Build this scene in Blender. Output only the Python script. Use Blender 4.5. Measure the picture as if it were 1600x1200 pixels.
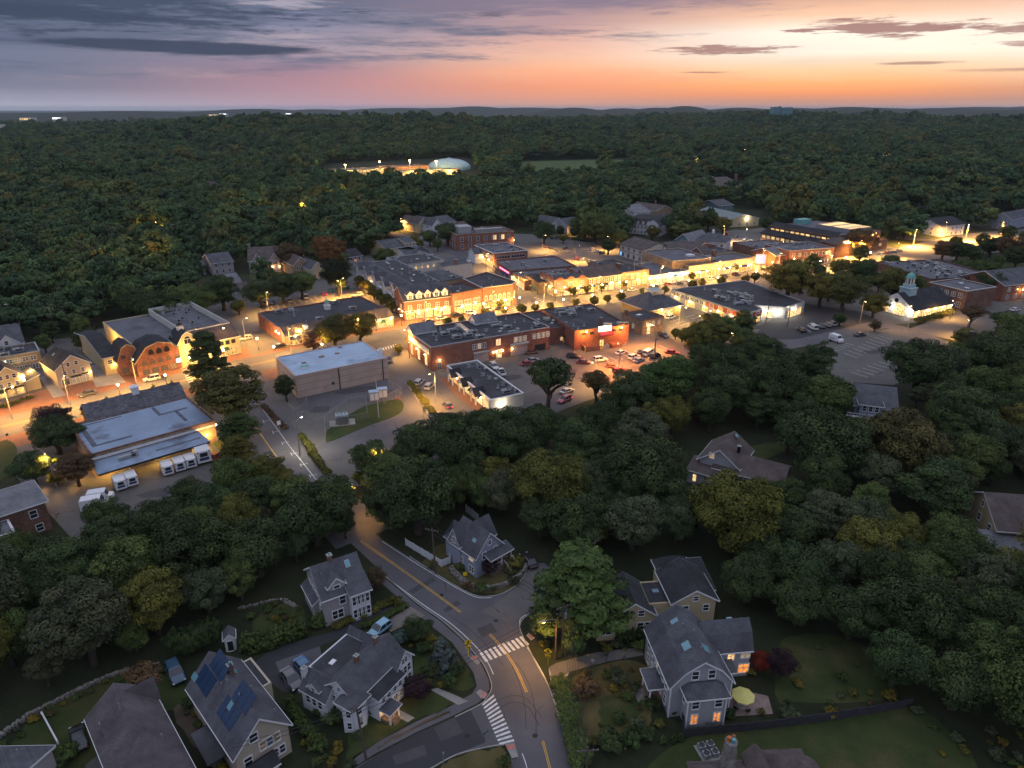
import bpy,math,random
import numpy as np
from mathutils import Vector,Matrix
R_ = random.Random(7)
for o in list(bpy.data.objects):
    bpy.data.objects.remove(o)
S = bpy.context.scene
COL = S.collection
# ------------------------------------------------------------------ camera
CAMZ = 75.0
FPX = 1067.0
HAZE = .000032
TH = math.atan(430.0 / FPX)
ST,CT = math.sin(TH),math.cos(TH)
cam = bpy.data.cameras.new('camera')
cam.sensor_width = 36.0
cam.lens = 36.0 * FPX / 1600.0
cam.clip_end = 90000.0
cam.clip_start = 0.5
camo = bpy.data.objects.new('camera',cam)
COL.objects.link(camo)
camo.location = (0,0,CAMZ)
camo.rotation_euler = (math.pi / 2 - TH,0,0)
S.camera = camo
# ------------------------------------------------------------------ render / exposure
S.render.engine = 'CYCLES'
S.view_settings.view_transform = 'Standard'
S.view_settings.look = 'None'
S.view_settings.exposure = 0.0
S.view_settings.gamma = 1.0
S.view_settings.use_curve_mapping = False
c = S.cycles
c.use_denoising = True
c.denoiser = 'OPENIMAGEDENOISE'
c.max_bounces = 4
c.diffuse_bounces = 2
c.glossy_bounces = 2
c.transmission_bounces = 2
c.transparent_max_bounces = 4
c.volume_bounces = 0
c.sample_clamp_indirect = 3.0
c.sample_clamp_direct = 0.0
c.use_light_tree = True
c.caustics_reflective = False
c.caustics_refractive = False
# ------------------------------------------------------------------ node helper
class V:
    def __init__(s,nt,k):
        s.nt,s.k = nt,k
    def m(s,op,*a):
        n = s.nt.nodes.new('ShaderNodeMath')
        n.operation = op
        s.nt.links.new(s.k,n.inputs[0])
        for i,x in enumerate(a):
            if isinstance(x,V):
                s.nt.links.new(x.k,n.inputs[i + 1])
            else:
                n.inputs[i + 1].default_value = x
        return V(s.nt,n.outputs[0])
    def __add__(s,o): return s.m('ADD',o)
    def __sub__(s,o): return s.m('SUBTRACT',o)
    def __mul__(s,o): return s.m('MULTIPLY',o)
    def __truediv__(s,o): return s.m('DIVIDE',o)
    def clamp(s):
        r = s.m('ADD',0.0)
        r.k.node.use_clamp = True
        return r
    def step(s,a,b):
        n = s.nt.nodes.new('ShaderNodeMapRange')
        n.interpolation_type = 'SMOOTHSTEP'
        s.nt.links.new(s.k,n.inputs[0])
        n.inputs[1].default_value,n.inputs[2].default_value = a,b
        return V(s.nt,n.outputs[0])
def lin(c):
    return tuple(((x / 255) / 12.92 if x / 255 <= .04045 else ((x / 255 + .055) / 1.055) ** 2.4) for x in c)
def rgba(c):
    return (c[0],c[1],c[2],1.0)
def ramp(nt,fac,stops,mode='LINEAR'):
    n = nt.nodes.new('ShaderNodeValToRGB')
    n.color_ramp.interpolation = mode
    e = n.color_ramp.elements
    while len(e) > 1:
        e.remove(e[-1])
    e[0].position,e[0].color = stops[0][0],rgba(stops[0][1])
    for p,cc in stops[1:]:
        x = e.new(p)
        x.color = rgba(cc)
    nt.links.new(fac.k if isinstance(fac,V) else fac,n.inputs[0])
    return n.outputs[0]
def mix(nt,fac,a,b,mode='MIX'):
    n = nt.nodes.new('ShaderNodeMix')
    n.data_type = 'RGBA'
    n.blend_type = mode
    for i,x in ((0,fac),(6,a),(7,b)):
        if isinstance(x,V):
            nt.links.new(x.k,n.inputs[i])
        elif hasattr(x,'is_output'):
            nt.links.new(x,n.inputs[i])
        elif isinstance(x,(tuple,list)):
            n.inputs[i].default_value = rgba(x)
        else:
            n.inputs[i].default_value = x
    return n.outputs[2]
# ------------------------------------------------------------------ world: dusk sky
W = bpy.data.worlds.new('World')
S.world = W
W.use_nodes = True
nt = W.node_tree
nt.nodes.clear()
tc = nt.nodes.new('ShaderNodeTexCoord')
sx = nt.nodes.new('ShaderNodeSeparateXYZ')
nt.links.new(tc.outputs['Generated'],sx.inputs[0])
X,Y,Z = [V(nt,sx.outputs[i]) for i in range(3)]
AZ = X.m('ARCTAN2',Y) * (180 / math.pi)          # 0 ahead (+Y), + to the right
EL = Z.m('ARCSINE') * (180 / math.pi)
def skycol(stops):
    return ramp(nt,EL * (1 / 30.0),[(e / 30.0,lin(cc)) for e,cc in stops])
HI = (15,(132,140,164)),(30,(212,219,242))  # unseen overhead sky raised well above the visible band to light the ground
cB = skycol([(0,(92,96,116)),(4,(96,103,128)),(10,(108,118,146)),(30,(208,216,240))])
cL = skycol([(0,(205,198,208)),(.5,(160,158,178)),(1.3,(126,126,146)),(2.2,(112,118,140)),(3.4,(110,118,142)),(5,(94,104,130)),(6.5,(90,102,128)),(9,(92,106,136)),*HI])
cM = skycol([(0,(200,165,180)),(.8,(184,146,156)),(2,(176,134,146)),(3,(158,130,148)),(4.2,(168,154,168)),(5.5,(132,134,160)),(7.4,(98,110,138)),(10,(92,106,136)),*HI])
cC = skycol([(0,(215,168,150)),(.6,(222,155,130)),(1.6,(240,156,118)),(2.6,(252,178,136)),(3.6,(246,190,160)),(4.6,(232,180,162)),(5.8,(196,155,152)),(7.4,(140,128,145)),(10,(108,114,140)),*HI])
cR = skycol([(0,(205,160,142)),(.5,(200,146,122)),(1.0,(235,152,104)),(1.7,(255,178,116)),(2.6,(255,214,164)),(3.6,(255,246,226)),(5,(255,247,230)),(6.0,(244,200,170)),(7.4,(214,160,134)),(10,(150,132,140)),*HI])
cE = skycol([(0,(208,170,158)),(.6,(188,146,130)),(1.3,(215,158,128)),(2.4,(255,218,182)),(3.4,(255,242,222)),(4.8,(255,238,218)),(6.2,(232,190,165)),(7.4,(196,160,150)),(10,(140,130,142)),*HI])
sky = mix(nt,AZ.step(-34,-12),cL,cM)
sky = mix(nt,AZ.step(-17,5),sky,cC)
sky = mix(nt,AZ.step(2,22),sky,cR)
sky = mix(nt,AZ.step(24,40),sky,cE)
sky = mix(nt,AZ.m('ABSOLUTE').step(50,130),sky,cB)
def noise(vx,vy,vz,scale,detail=4.0,rough=.55):
    cb = nt.nodes.new('ShaderNodeCombineXYZ')
    for i,x in enumerate((vx,vy,vz)):
        if isinstance(x,V):
            nt.links.new(x.k,cb.inputs[i])
        else:
            cb.inputs[i].default_value = x
    n = nt.nodes.new('ShaderNodeTexNoise')
    nt.links.new(cb.outputs[0],n.inputs['Vector'])
    n.inputs['Scale'].default_value = scale
    n.inputs['Detail'].default_value = detail
    n.inputs['Roughness'].default_value = rough
    return V(nt,n.outputs[0])
nA = noise(AZ * .10,EL * .75,0.0,1.0,5.0,.6)
nB = noise(AZ * .22,EL * 1.9,7.3,1.0,6.0,.65)
nC = noise(AZ * .035,EL * .30,3.1,1.0,4.0,.5)
def blob(az,el,ra,re,soft=.55,n=nA,amp=1.5):
    a = (AZ - az) * (1 / ra)
    b = (EL - el) * (1 / re)
    d = (a * a + b * b).m('SQRT') + (n - .5) * amp
    return (d - 1.0).m('MULTIPLY',-1.0).step(-.05,soft)
# broad soft variation of the high haze
sky = mix(nt,(nC.step(.40,.75)) * EL.step(1.0,5.0) * .45,sky,lin((128,128,150)),'MIX')
sky = mix(nt,(nA.step(.52,.8)) * EL.step(.6,3.0) * .22,sky,lin((255,214,196)),'MIX')
# torn cloud banks on the left, small lit streaks on the right
nD = noise(AZ * .085 + nC * 1.5,EL * 1.05,11.0,1.0,8.0,.62)
nF = noise(AZ * .55,EL * 5.5,2.2,1.0,6.0,.7)
nE = noise(AZ * .20 + nC * 2.0,EL * 2.6,4.7,1.0,7.0,.62) * .62 + nF * .38
nD = nD * .7 + nF * .3
def bank(az,el,ra,re,n,bias,soft,k,col,amp=2.4):
    global sky
    a = (AZ - az) * (1 / ra)
    b = (EL - el) * (1 / re)
    m_ = ((a * a + b * b).m('SQRT')).m('MULTIPLY',-1.0) + 1.0
    d = (n - .5) * amp + m_.m('MAXIMUM',-1.5) * 1.1 - bias
    sky = mix(nt,d.step(0,soft) * k,sky,col)
dark,mid = lin((58,69,92)),lin((92,102,126))
bank(-38,6.4,46,4.0,nD,-.05,.8,.85,mid,4.0)
bank(-34,6.3,26,2.2,nE,.18,.5,.8,dark,4.2)
bank(-22.5,3.95,14,.62,nD,.22,.35,.95,dark,1.3)
bank(-33,5.7,13,.75,nD,.25,.5,.85,dark,1.8)
bank(-17,6.9,9,.7,nE,.55,.4,.55,lin((200,190,204)),2.8)
bank(-2,6.5,5,.5,nE,.5,.4,.6,dark,2.6)
bank(4,7.2,30,1.9,nD,.3,.9,.6,lin((140,122,140)),3.6)
bank(30,7.6,22,1.2,nD,.3,.9,.5,lin((190,140,122)),3.4)
bank(6,2.2,40,1.6,nD,.55,.9,.35,lin((236,150,128)),3.6)
cl = lin((148,108,108))
bank(16.5,4.0,7.5,.55,nE,.42,.35,.85,cl,3.2)
bank(25.5,5.0,9,1.0,nE,.40,.35,.9,cl,3.4)
bank(36,4.7,8,.6,nE,.4,.35,.85,cl,3.2)
bank(37,3.7,8,.5,nE,.45,.35,.75,cl,3.0)
bank(28,2.85,5,.22,nE,.4,.4,.7,cl,1.8)
bank(14.5,2.5,4,.16,nE,.4,.4,.6,cl,1.6)
bank(36,2.3,9,.25,nE,.4,.4,.55,cl,1.8)
ns = nt.nodes.new('ShaderNodeTexSky')
ns.sky_type = 'NISHITA'
ns.sun_disc = False
ns.sun_elevation = math.radians(1.0)
ns.sun_rotation = math.radians(24)
bg1 = nt.nodes.new('ShaderNodeBackground')
bg1.inputs[1].default_value = 0.004
nt.links.new(ns.outputs[0],bg1.inputs[0])
bg = nt.nodes.new('ShaderNodeBackground')
SKYK = nt.nodes.new('ShaderNodeMapRange')
# sky gain, easing off overhead
nt.links.new(EL.k,SKYK.inputs[0])
SKYK.inputs[1].default_value,SKYK.inputs[2].default_value = 8,60
SKYK.inputs[3].default_value,SKYK.inputs[4].default_value = 1.12,1.0
nt.links.new(sky,bg.inputs[0])
nt.links.new(SKYK.outputs[0],bg.inputs[1])
ad = nt.nodes.new('ShaderNodeAddShader')
nt.links.new(bg1.outputs[0],ad.inputs[0])
nt.links.new(bg.outputs[0],ad.inputs[1])
wo = nt.nodes.new('ShaderNodeOutputWorld')
nt.links.new(ad.outputs[0],wo.inputs[0])
W.cycles.sampling_method = 'MANUAL'
W.cycles.sample_map_resolution = 1024
# the sun has set behind the hills ahead and to the right: only a broad weak afterglow
sun = bpy.data.lights.new('sun','SUN')
sun.energy = 0.05
sun.angle = math.radians(40)
sun.color = (1.0,.72,.52)
suno = bpy.data.objects.new('sun',sun)
COL.objects.link(suno)
suno.rotation_euler = Vector((-math.sin(math.radians(24)) * math.cos(math.radians(12)),-math.cos(math.radians(24)) * math.cos(math.radians(12)),-math.sin(math.radians(12)))).to_track_quat('-Z','Y').to_euler()
# ------------------------------------------------------------------ places: from a point of the photo to a point on the ground
def G(px,py,z=0.0):
    u,v = (px - 800.0) / FPX,(py - 600.0) / FPX
    t = (CAMZ - z) / (ST + v * CT)
    return (t * u,t * (CT - v * ST))
def proj(x,y,z):
    dz = z - CAMZ
    dep = y * CT - dz * ST
    return 800 + FPX * x / dep,600 - FPX * (y * ST + dz * CT) / dep
def ht(bx,by,ty):
    """height of an upright edge that stands at photo point (bx, by) and tops out on photo row ty"""
    x,y = G(bx,by)
    v = (ty - 600.0) / FPX
    # -(y*ST+dz*CT) = v*(y*CT-dz*ST)
    return CAMZ + (-y * ST - v * y * CT) / (CT - v * ST)
# ------------------------------------------------------------------ objects
def link(name,me,parent=None,mat=None):
    o = bpy.data.objects.new(name,me)
    COL.objects.link(o)
    if parent is not None:
        o.parent = parent
    if mat is not None and not len(me.materials):
        for m_ in (mat if isinstance(mat,(list,tuple)) else [mat]):
            me.materials.append(m_)
    return o
def tag(o,label,cat,group=None):
    o['label'] = label
    o['category'] = cat
    if group:
        o['group'] = group
    return o
def thing(name,label,cat,loc=(0,0,0),rz=0.0,group=None):
    o = bpy.data.objects.new(name,None)
    o.empty_display_size = .2
    COL.objects.link(o)
    o.location = loc
    o.rotation_euler = (0,0,rz)
    return tag(o,label,cat,group)
def dup(root,loc,rz,label,group=None,scale=None,color=None):
    r = root.copy()
    COL.objects.link(r)
    r.location = loc
    r.rotation_euler = (0,0,rz)
    r['label'] = label
    if group:
        r['group'] = group
    if scale is not None:
        r.scale = scale
    for ch in root.children:
        cc = ch.copy()
        COL.objects.link(cc)
        cc.parent = r
        if color is not None:
            cc.color = (*color,1)
        for g in ch.children:
            d = g.copy()
            COL.objects.link(d)
            d.parent = cc
    return r
class MB:
    def __init__(s):
        s.v,s.f,s.mi = [],[],[]
        s.cur = 0
    def add(s,vs,fs):
        b = len(s.v)
        s.v.extend(tuple(p) for p in vs)
        for f in fs:
            s.f.append(tuple(i + b for i in f))
            s.mi.append(s.cur)
        return s
    def box(s,x0,y0,z0,x1,y1,z1):
        return s.add([(x0,y0,z0),(x1,y0,z0),(x1,y1,z0),(x0,y1,z0),(x0,y0,z1),(x1,y0,z1),(x1,y1,z1),(x0,y1,z1)],
        [(3,2,1,0),(4,5,6,7),(0,1,5,4),(1,2,6,5),(2,3,7,6),(3,0,4,7)])
    def beam(s,p,q,w,h=None):
        """a bar of w x h section from p to q"""
        h = w if h is None else h
        p,q = Vector(p),Vector(q)
        d = (q - p).normalized()
        a = d.cross(Vector((0,0,1)))
        a = Vector((1,0,0)) if a.length < 1e-4 else a.normalized()
        b = a.cross(d).normalized()
        vs = [c0 + a * (sa * w / 2) + b * (sb * h / 2) for c0 in (p,q) for sa,sb in ((-1,-1),(1,-1),(1,1),(-1,1))]
        return s.add(vs,[(3,2,1,0),(4,5,6,7),(0,1,5,4),(1,2,6,5),(2,3,7,6),(3,0,4,7)])
    def tube(s,pts,rad,n=6,cap=True):
        pts = [Vector(p) for p in pts]
        if not isinstance(rad,(list,tuple)):
            rad = [rad] * len(pts)
        vs,fs = [],[]
        for i,p in enumerate(pts):
            d = (pts[min(i + 1,len(pts) - 1)] - pts[max(i - 1,0)]).normalized()
            a = d.cross(Vector((.31,.17,.93)))
            a = Vector((1,0,0)) if a.length < 1e-3 else a.normalized()
            b = d.cross(a)
            for k in range(n):
                t = 2 * math.pi * k / n
                vs.append(p + (a * math.cos(t) + b * math.sin(t)) * rad[i])
        for i in range(len(pts) - 1):
            for k in range(n):
                k2 = (k + 1) % n
                fs.append((i * n + k,i * n + k2,(i + 1) * n + k2,(i + 1) * n + k))
        if cap:
            fs.append(tuple(range(n))[::-1])
            fs.append(tuple((len(pts) - 1) * n + k for k in range(n)))
        return s.add(vs,fs)
    def prism(s,poly,z0,z1,bottom=True):
        n = len(poly)
        vs = [(x,y,z0) for x,y in poly] + [(x,y,z1) for x,y in poly]
        fs = [(i,(i + 1) % n,n + (i + 1) % n,n + i) for i in range(n)] + [tuple(range(n,2 * n))]
        if bottom:
            fs.append(tuple(range(n))[::-1])
        return s.add(vs,fs)
    def lathe(s,prof,cx=0,cy=0,n=12):
        vs,fs = [],[]
        for r,z in prof:
            for k in range(n):
                t = 2 * math.pi * k / n
                vs.append((cx + r * math.cos(t),cy + r * math.sin(t),z))
        for i in range(len(prof) - 1):
            for k in range(n):
                k2 = (k + 1) % n
                fs.append((i * n + k,i * n + k2,(i + 1) * n + k2,(i + 1) * n + k))
        fs.append(tuple((len(prof) - 1) * n + k for k in range(n)))
        return s.add(vs,fs)
    def mesh(s,name='mesh',smooth=False):
        me = bpy.data.meshes.new(name)
        me.from_pydata(s.v,[],s.f)
        if any(s.mi):
            me.polygons.foreach_set('material_index',s.mi)
        if smooth:
            me.polygons.foreach_set('use_smooth',[True] * len(s.f))
        me.update()
        return me
    def obj(s,name,mat,parent=None,smooth=False):
        return link(name,s.mesh(name,smooth),parent,mat)
# ------------------------------------------------------------------ materials
MATS = {}
def newmat(name):
    m_ = bpy.data.materials.new(name)
    m_.use_nodes = True
    t = m_.node_tree
    MATS[name] = m_
    return m_,t,t.nodes['Principled BSDF']
def coords(t,kind='Object'):
    if kind == 'World':
        return t.nodes.new('ShaderNodeNewGeometry').outputs['Position']
    return t.nodes.new('ShaderNodeTexCoord').outputs['Object']
def tnoise(t,vec,scale,detail=3,rough=.55):
    n = t.nodes.new('ShaderNodeTexNoise')
    t.links.new(vec,n.inputs['Vector'])
    n.inputs['Scale'].default_value = scale
    n.inputs['Detail'].default_value = detail
    n.inputs['Roughness'].default_value = rough
    return V(t,n.outputs[0])
def bump(t,b,hgt,dist=.05,st=.6):
    n = t.nodes.new('ShaderNodeBump')
    n.inputs['Strength'].default_value = st
    n.inputs['Distance'].default_value = dist
    t.links.new(hgt.k if isinstance(hgt,V) else hgt,n.inputs['Height'])
    t.links.new(n.outputs[0],b.inputs['Normal'])
def scaled(col,k):
    return tuple(x * k for x in col)
def M(name,col,rough=.8,var=.35,scale=.6,fine=6.0,kind='Object',metal=0.0,spec=.3,alt=None,altscale=.15,altrange=(.5,.7),bumpd=0.0,lines=None):
    """a weathered plain surface: slow patches, fine grain, optional second colour in stains, optional horizontal joints"""
    m_,t,b = newmat(name)
    vec = coords(t,kind)
    n1,n2 = tnoise(t,vec,scale,4,.6),tnoise(t,vec,fine,2)
    f = (n1 * .7 + n2 * .3).step(.3,.7)
    cc = mix(t,f,scaled(col,1 - var),scaled(col,1 + var))
    if alt:
        cc = mix(t,tnoise(t,vec,altscale,5,.65).step(*altrange),cc,alt)
    if lines:
        sp = t.nodes.new('ShaderNodeSeparateXYZ')
        t.links.new(vec,sp.inputs[0])
        z = V(t,sp.outputs[2]).m('MULTIPLY',1.0 / lines).m('FRACT')
        cc = mix(t,z.step(.0,.16),scaled(col,.62),cc)
        bump(t,b,z,.03,.5)
    elif bumpd:
        bump(t,b,n2 + n1 * .5,bumpd)
    t.links.new(cc,b.inputs['Base Color'])
    b.inputs['Roughness'].default_value = rough
    b.inputs['Metallic'].default_value = metal
    b.inputs['Specular IOR Level'].default_value = spec
    return m_
def Mbrick(name,col,mortar,sc=1.0,shingle=False,var=.4):
    m_,t,b = newmat(name)
    vec = coords(t)
    sp = t.nodes.new('ShaderNodeSeparateXYZ')
    t.links.new(vec,sp.inputs[0])
    x,y,z = [V(t,sp.outputs[i]) for i in range(3)]
    cb = t.nodes.new('ShaderNodeCombineXYZ')
    t.links.new((x + y).k,cb.inputs[0])
    t.links.new((z + y * .35 if shingle else z).k,cb.inputs[1])
    br = t.nodes.new('ShaderNodeTexBrick')
    t.links.new(cb.outputs[0],br.inputs['Vector'])
    br.inputs['Scale'].default_value = 1.0 / sc
    br.inputs['Color1'].default_value = rgba(scaled(col,1 - var))
    br.inputs['Color2'].default_value = rgba(scaled(col,1 + var))
    br.inputs['Mortar'].default_value = rgba(mortar)
    br.inputs['Mortar Size'].default_value = .02
    br.inputs['Brick Width'].default_value = .45
    br.inputs['Row Height'].default_value = .22 if shingle else .16
    n1 = tnoise(t,vec,.35,5,.65)
    cc = mix(t,n1.step(.25,.75),mix(t,1.0,br.outputs[0],(.7,.7,.7),'MULTIPLY'),mix(t,1.0,br.outputs[0],(1.25,1.25,1.25),'MULTIPLY'))
    st = tnoise(t,vec,.9,4,.7)
    cc = mix(t,st.step(.62,.8) * .45,cc,scaled(col,.45))
    t.links.new(cc,b.inputs['Base Color'])
    b.inputs['Roughness'].default_value = .9
    b.inputs['Specular IOR Level'].default_value = .2
    bump(t,b,V(t,br.outputs['Fac']).m('MULTIPLY',-1.0) + n1 * .6,.02,.4)
    return m_
BRICK = Mbrick('red brick',(.27,.085,.05),(.25,.2,.17))
BRICKD = Mbrick('brown brick',(.19,.085,.055),(.2,.17,.15))
BRICKT = Mbrick('tan brick',(.34,.22,.14),(.3,.26,.2))
SH_GREY = Mbrick('grey shingles',(.10,.102,.118),(.075,.075,.085),.42,True,.16)
SH_LIGHT = Mbrick('pale grey shingles',(.19,.195,.215),(.14,.14,.15),.42,True,.14)
SH_DARK = Mbrick('black shingles',(.042,.043,.05),(.03,.03,.034),.42,True,.18)
SH_BROWN = Mbrick('brown shingles',(.115,.092,.088),(.085,.068,.066),.42,True,.16)
SH_MAUVE = Mbrick('mauve grey shingles',(.115,.10,.11),(.09,.08,.085),.42,True,.14)
SH_SLATE = Mbrick('slate',(.125,.12,.135),(.07,.07,.08),1.1,True,.35)
MEMB = M('dark roof membrane',(.042,.042,.05),.75,.3,.25,3.0,alt=(.085,.085,.1),altscale=.12,altrange=(.52,.75))
MEMBG = M('grey roof membrane',(.115,.115,.135),.8,.25,.2,3.0,alt=(.06,.06,.07),altscale=.15,altrange=(.5,.72))
MEMBB = M('pale blue roof membrane',(.36,.47,.60),.6,.12,.15,2.0,alt=(.22,.28,.36),altscale=.10,altrange=(.54,.75))
MEMBP = M('blue grey roof membrane',(.24,.31,.42),.65,.12,.15,2.0,alt=(.13,.15,.2),altscale=.09,altrange=(.56,.72))
STAIN = M('dark roof patch',(.10,.11,.14),.8)
WHITE = M('white painted wood',(.72,.72,.74),.55,.06,.5)
WHITES = M('white siding',(.64,.66,.71),.6,.08,.4,lines=.22)
GREYS = M('grey siding',(.36,.37,.40),.65,.08,.4,lines=.22)
TAUPE = M('taupe siding',(.37,.34,.36),.65,.08,.4,lines=.22)
BLUEG = M('blue grey siding',(.29,.32,.41),.65,.08,.4,lines=.22)
CREAM = M('cream siding',(.52,.43,.27),.65,.08,.4,lines=.22)
BEIGE = M('beige siding',(.46,.39,.31),.65,.08,.4,lines=.22)
TEAL = M('teal siding',(.13,.20,.24),.65,.08,.4,lines=.22)
REDS = M('red siding',(.30,.06,.04),.65,.1,.4,lines=.3)
PINKW = M('pinkish painted block',(.46,.36,.31),.8,.12,.25,lines=1.9,alt=(.36,.28,.24),altscale=.2,altrange=(.55,.8))
STUCCO = M('pale stucco',(.52,.50,.46),.8,.1,.4)
CONC = M('concrete',(.30,.29,.275),.85,.2,.5,5.0)
STONE = M('field stone',(.20,.185,.17),.9,.5,1.4,6.0,bumpd=.08)
WOOD = M('weathered wood',(.15,.115,.09),.85,.35,1.5)
POLEW = M('pole wood',(.10,.08,.065),.85,.35,2.0)
DECK = M('patio paving',(.25,.19,.165),.8,.25,.8,4.0)
BLACKM = M('black metal',(.03,.03,.034),.4,.2,metal=.6)
GREYM = M('galvanised metal',(.36,.37,.39),.45,.2,1.0,metal=.5)
UNITM = M('rooftop unit casing',(.34,.35,.36),.5,.2,1.0)
UNITD = M('rooftop unit grille',(.06,.06,.065),.6)
COPPER = M('verdigris copper',(.16,.38,.36),.6,.2)
SOLAR = M('solar glass',(.018,.042,.095),.15,.25,3.0,spec=.6)
SKYL = M('skylight glass',(.10,.30,.36),.1,.1,spec=.8)
DOORM = M('painted door',(.20,.10,.07),.5)
GARAGE = M('garage door',(.46,.36,.34),.6,.1,lines=.5)
AWNR = M('red awning',(.32,.03,.05),.7)
DUMPG = M('green dumpster',(.02,.10,.08),.5)
DUMPR = M('red dumpster',(.42,.04,.03),.5)
YELLOW = M('yellow sign sheet',(.80,.55,.02),.5,.05)
UMBR = M('pale yellow canvas',(.62,.56,.18),.8,.08)
GLASS = M('dark window glass',(.025,.03,.04),.08,.3,2.0,spec=.8)
GLASSB = M('dull window glass',(.10,.11,.13),.12,.3,2.0,spec=.7)
RUBBER = M('tyre rubber',(.02,.02,.02),.8)
SIGNW = M('white sign sheet',(.75,.75,.75),.5,.05)
ORANGE = M('orange plastic',(.6,.15,.02),.6)
def Mlit(name,col,k,pattern=.6,scale=2.2):
    """a lit room seen through glass: bright lamps, darker furniture"""
    m_,t,b = newmat(name)
    vec = coords(t)
    rnd = V(t,t.nodes.new('ShaderNodeObjectInfo').outputs['Random'])
    ad = t.nodes.new('ShaderNodeVectorMath')
    t.links.new(vec,ad.inputs[0])
    cb = t.nodes.new('ShaderNodeCombineXYZ')
    t.links.new((rnd * 37.0).k,cb.inputs[0])
    t.links.new((rnd * 91.0).k,cb.inputs[2])
    t.links.new(cb.outputs[0],ad.inputs[1])
    n1 = tnoise(t,ad.outputs[0],scale,3,.7)
    vo = t.nodes.new('ShaderNodeTexVoronoi')
    t.links.new(ad.outputs[0],vo.inputs['Vector'])
    vo.inputs['Scale'].default_value = scale * 1.3
    f = n1.step(.3,.62) * (V(t,vo.outputs['Distance']).step(.05,.45) * .5 + .5)
    b.inputs['Base Color'].default_value = (.02,.02,.02,1)
    b.inputs['Roughness'].default_value = .2
    t.links.new(mix(t,f,(col[0],col[1] * .72,col[2] * .45),col),b.inputs['Emission Color'])
    st = (f * pattern + (1 - pattern)) * (rnd * .7 + .65) * k
    t.links.new(st.k,b.inputs['Emission Strength'])
    return m_
LIT = {
    'warm': Mlit('warm lit window',(1.0,.66,.28),1.5),
    'orange': Mlit('orange lit window',(1.0,.38,.09),1.0),
    'soft': Mlit('softly lit window',(1.0,.78,.50),.5),
    'shop': Mlit('lit shop window',(1.0,.60,.18),1.6,.9,1.1),
    'shopw': Mlit('bright shop window',(1.0,.70,.32),2.0,.85,1.1),
    'blue': Mlit('blue lit sign',(.12,.35,1.0),3.0,.2),
    'dim': Mlit('dim window',(.8,.65,.5),.10),
}
def emit(name,col,k):
    m_,t,b = newmat(name)
    b.inputs['Base Color'].default_value = (.02,.02,.02,1)
    b.inputs['Emission Color'].default_value = rgba(col)
    b.inputs['Emission Strength'].default_value = k
    return m_
BULB = emit('sodium lamp',(1.0,.62,.22),60.0)
BULBW = emit('white lamp',(1.0,.88,.66),60.0)
TAIL = emit('lit tail lamp',(1.0,.03,.06),14.0)
TAILO = M('tail lamp lens',(.35,.01,.01),.3)
HEADL = M('headlamp lens',(.6,.6,.62),.2)
NEONR = emit('red neon',(1.0,.10,.10),5.0)
NEONW = emit('lit sign face',(1.0,.86,.55),7.0)
NEONP = emit('pink neon',(1.0,.12,.22),6.0)
NEONB = emit('blue lit panel',(.10,.38,1.0),2.5)
SCREEN = emit('white lit panel',(.85,.92,1.0),4.0)
# car paint takes the colour of its object
CARP,t_,b_ = newmat('car paint')
oi = t_.nodes.new('ShaderNodeObjectInfo')
t_.links.new(oi.outputs['Color'],b_.inputs['Base Color'])
b_.inputs['Roughness'].default_value = .28
b_.inputs['Coat Weight'].default_value = .6
b_.inputs['Coat Roughness'].default_value = .08
# foliage: tint of the tree (object colour) x tint of its clump (mesh attribute) x grain
def Mleaf(name,rnd=False):
    m_,t,b = newmat(name)
    at = t.nodes.new('ShaderNodeAttribute')
    at.attribute_name = 'tint'
    o = t.nodes.new('ShaderNodeObjectInfo')
    base = o.outputs['Color']
    if rnd:
        base = ramp(t,o.outputs['Random'],[(0,(.040,.074,.044)),(.3,(.056,.102,.052)),(.6,(.078,.126,.056)),(.82,(.098,.132,.050)),(.93,(.13,.126,.046)),(1,(.046,.088,.058))])
    f = V(t,at.outputs['Fac'])
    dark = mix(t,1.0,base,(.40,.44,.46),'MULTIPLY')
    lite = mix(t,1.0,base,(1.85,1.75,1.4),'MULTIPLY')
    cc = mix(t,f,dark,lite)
    t.links.new(cc,b.inputs['Base Color'])
    b.inputs['Roughness'].default_value = .7
    b.inputs['Specular IOR Level'].default_value = .15
    tr = t.nodes.new('ShaderNodeBsdfTranslucent')
    t.links.new(cc,tr.inputs[0])
    mx = t.nodes.new('ShaderNodeMixShader')
    mx.inputs[0].default_value = .12
    t.links.new(b.outputs[0],mx.inputs[1])
    t.links.new(tr.outputs[0],mx.inputs[2])
    t.links.new(mx.outputs[0],t.nodes['Material Output'].inputs[0])
    return m_
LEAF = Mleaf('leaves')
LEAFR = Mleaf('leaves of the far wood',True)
BARK = M('bark',(.07,.055,.045),.9,.4,2.0)
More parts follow.
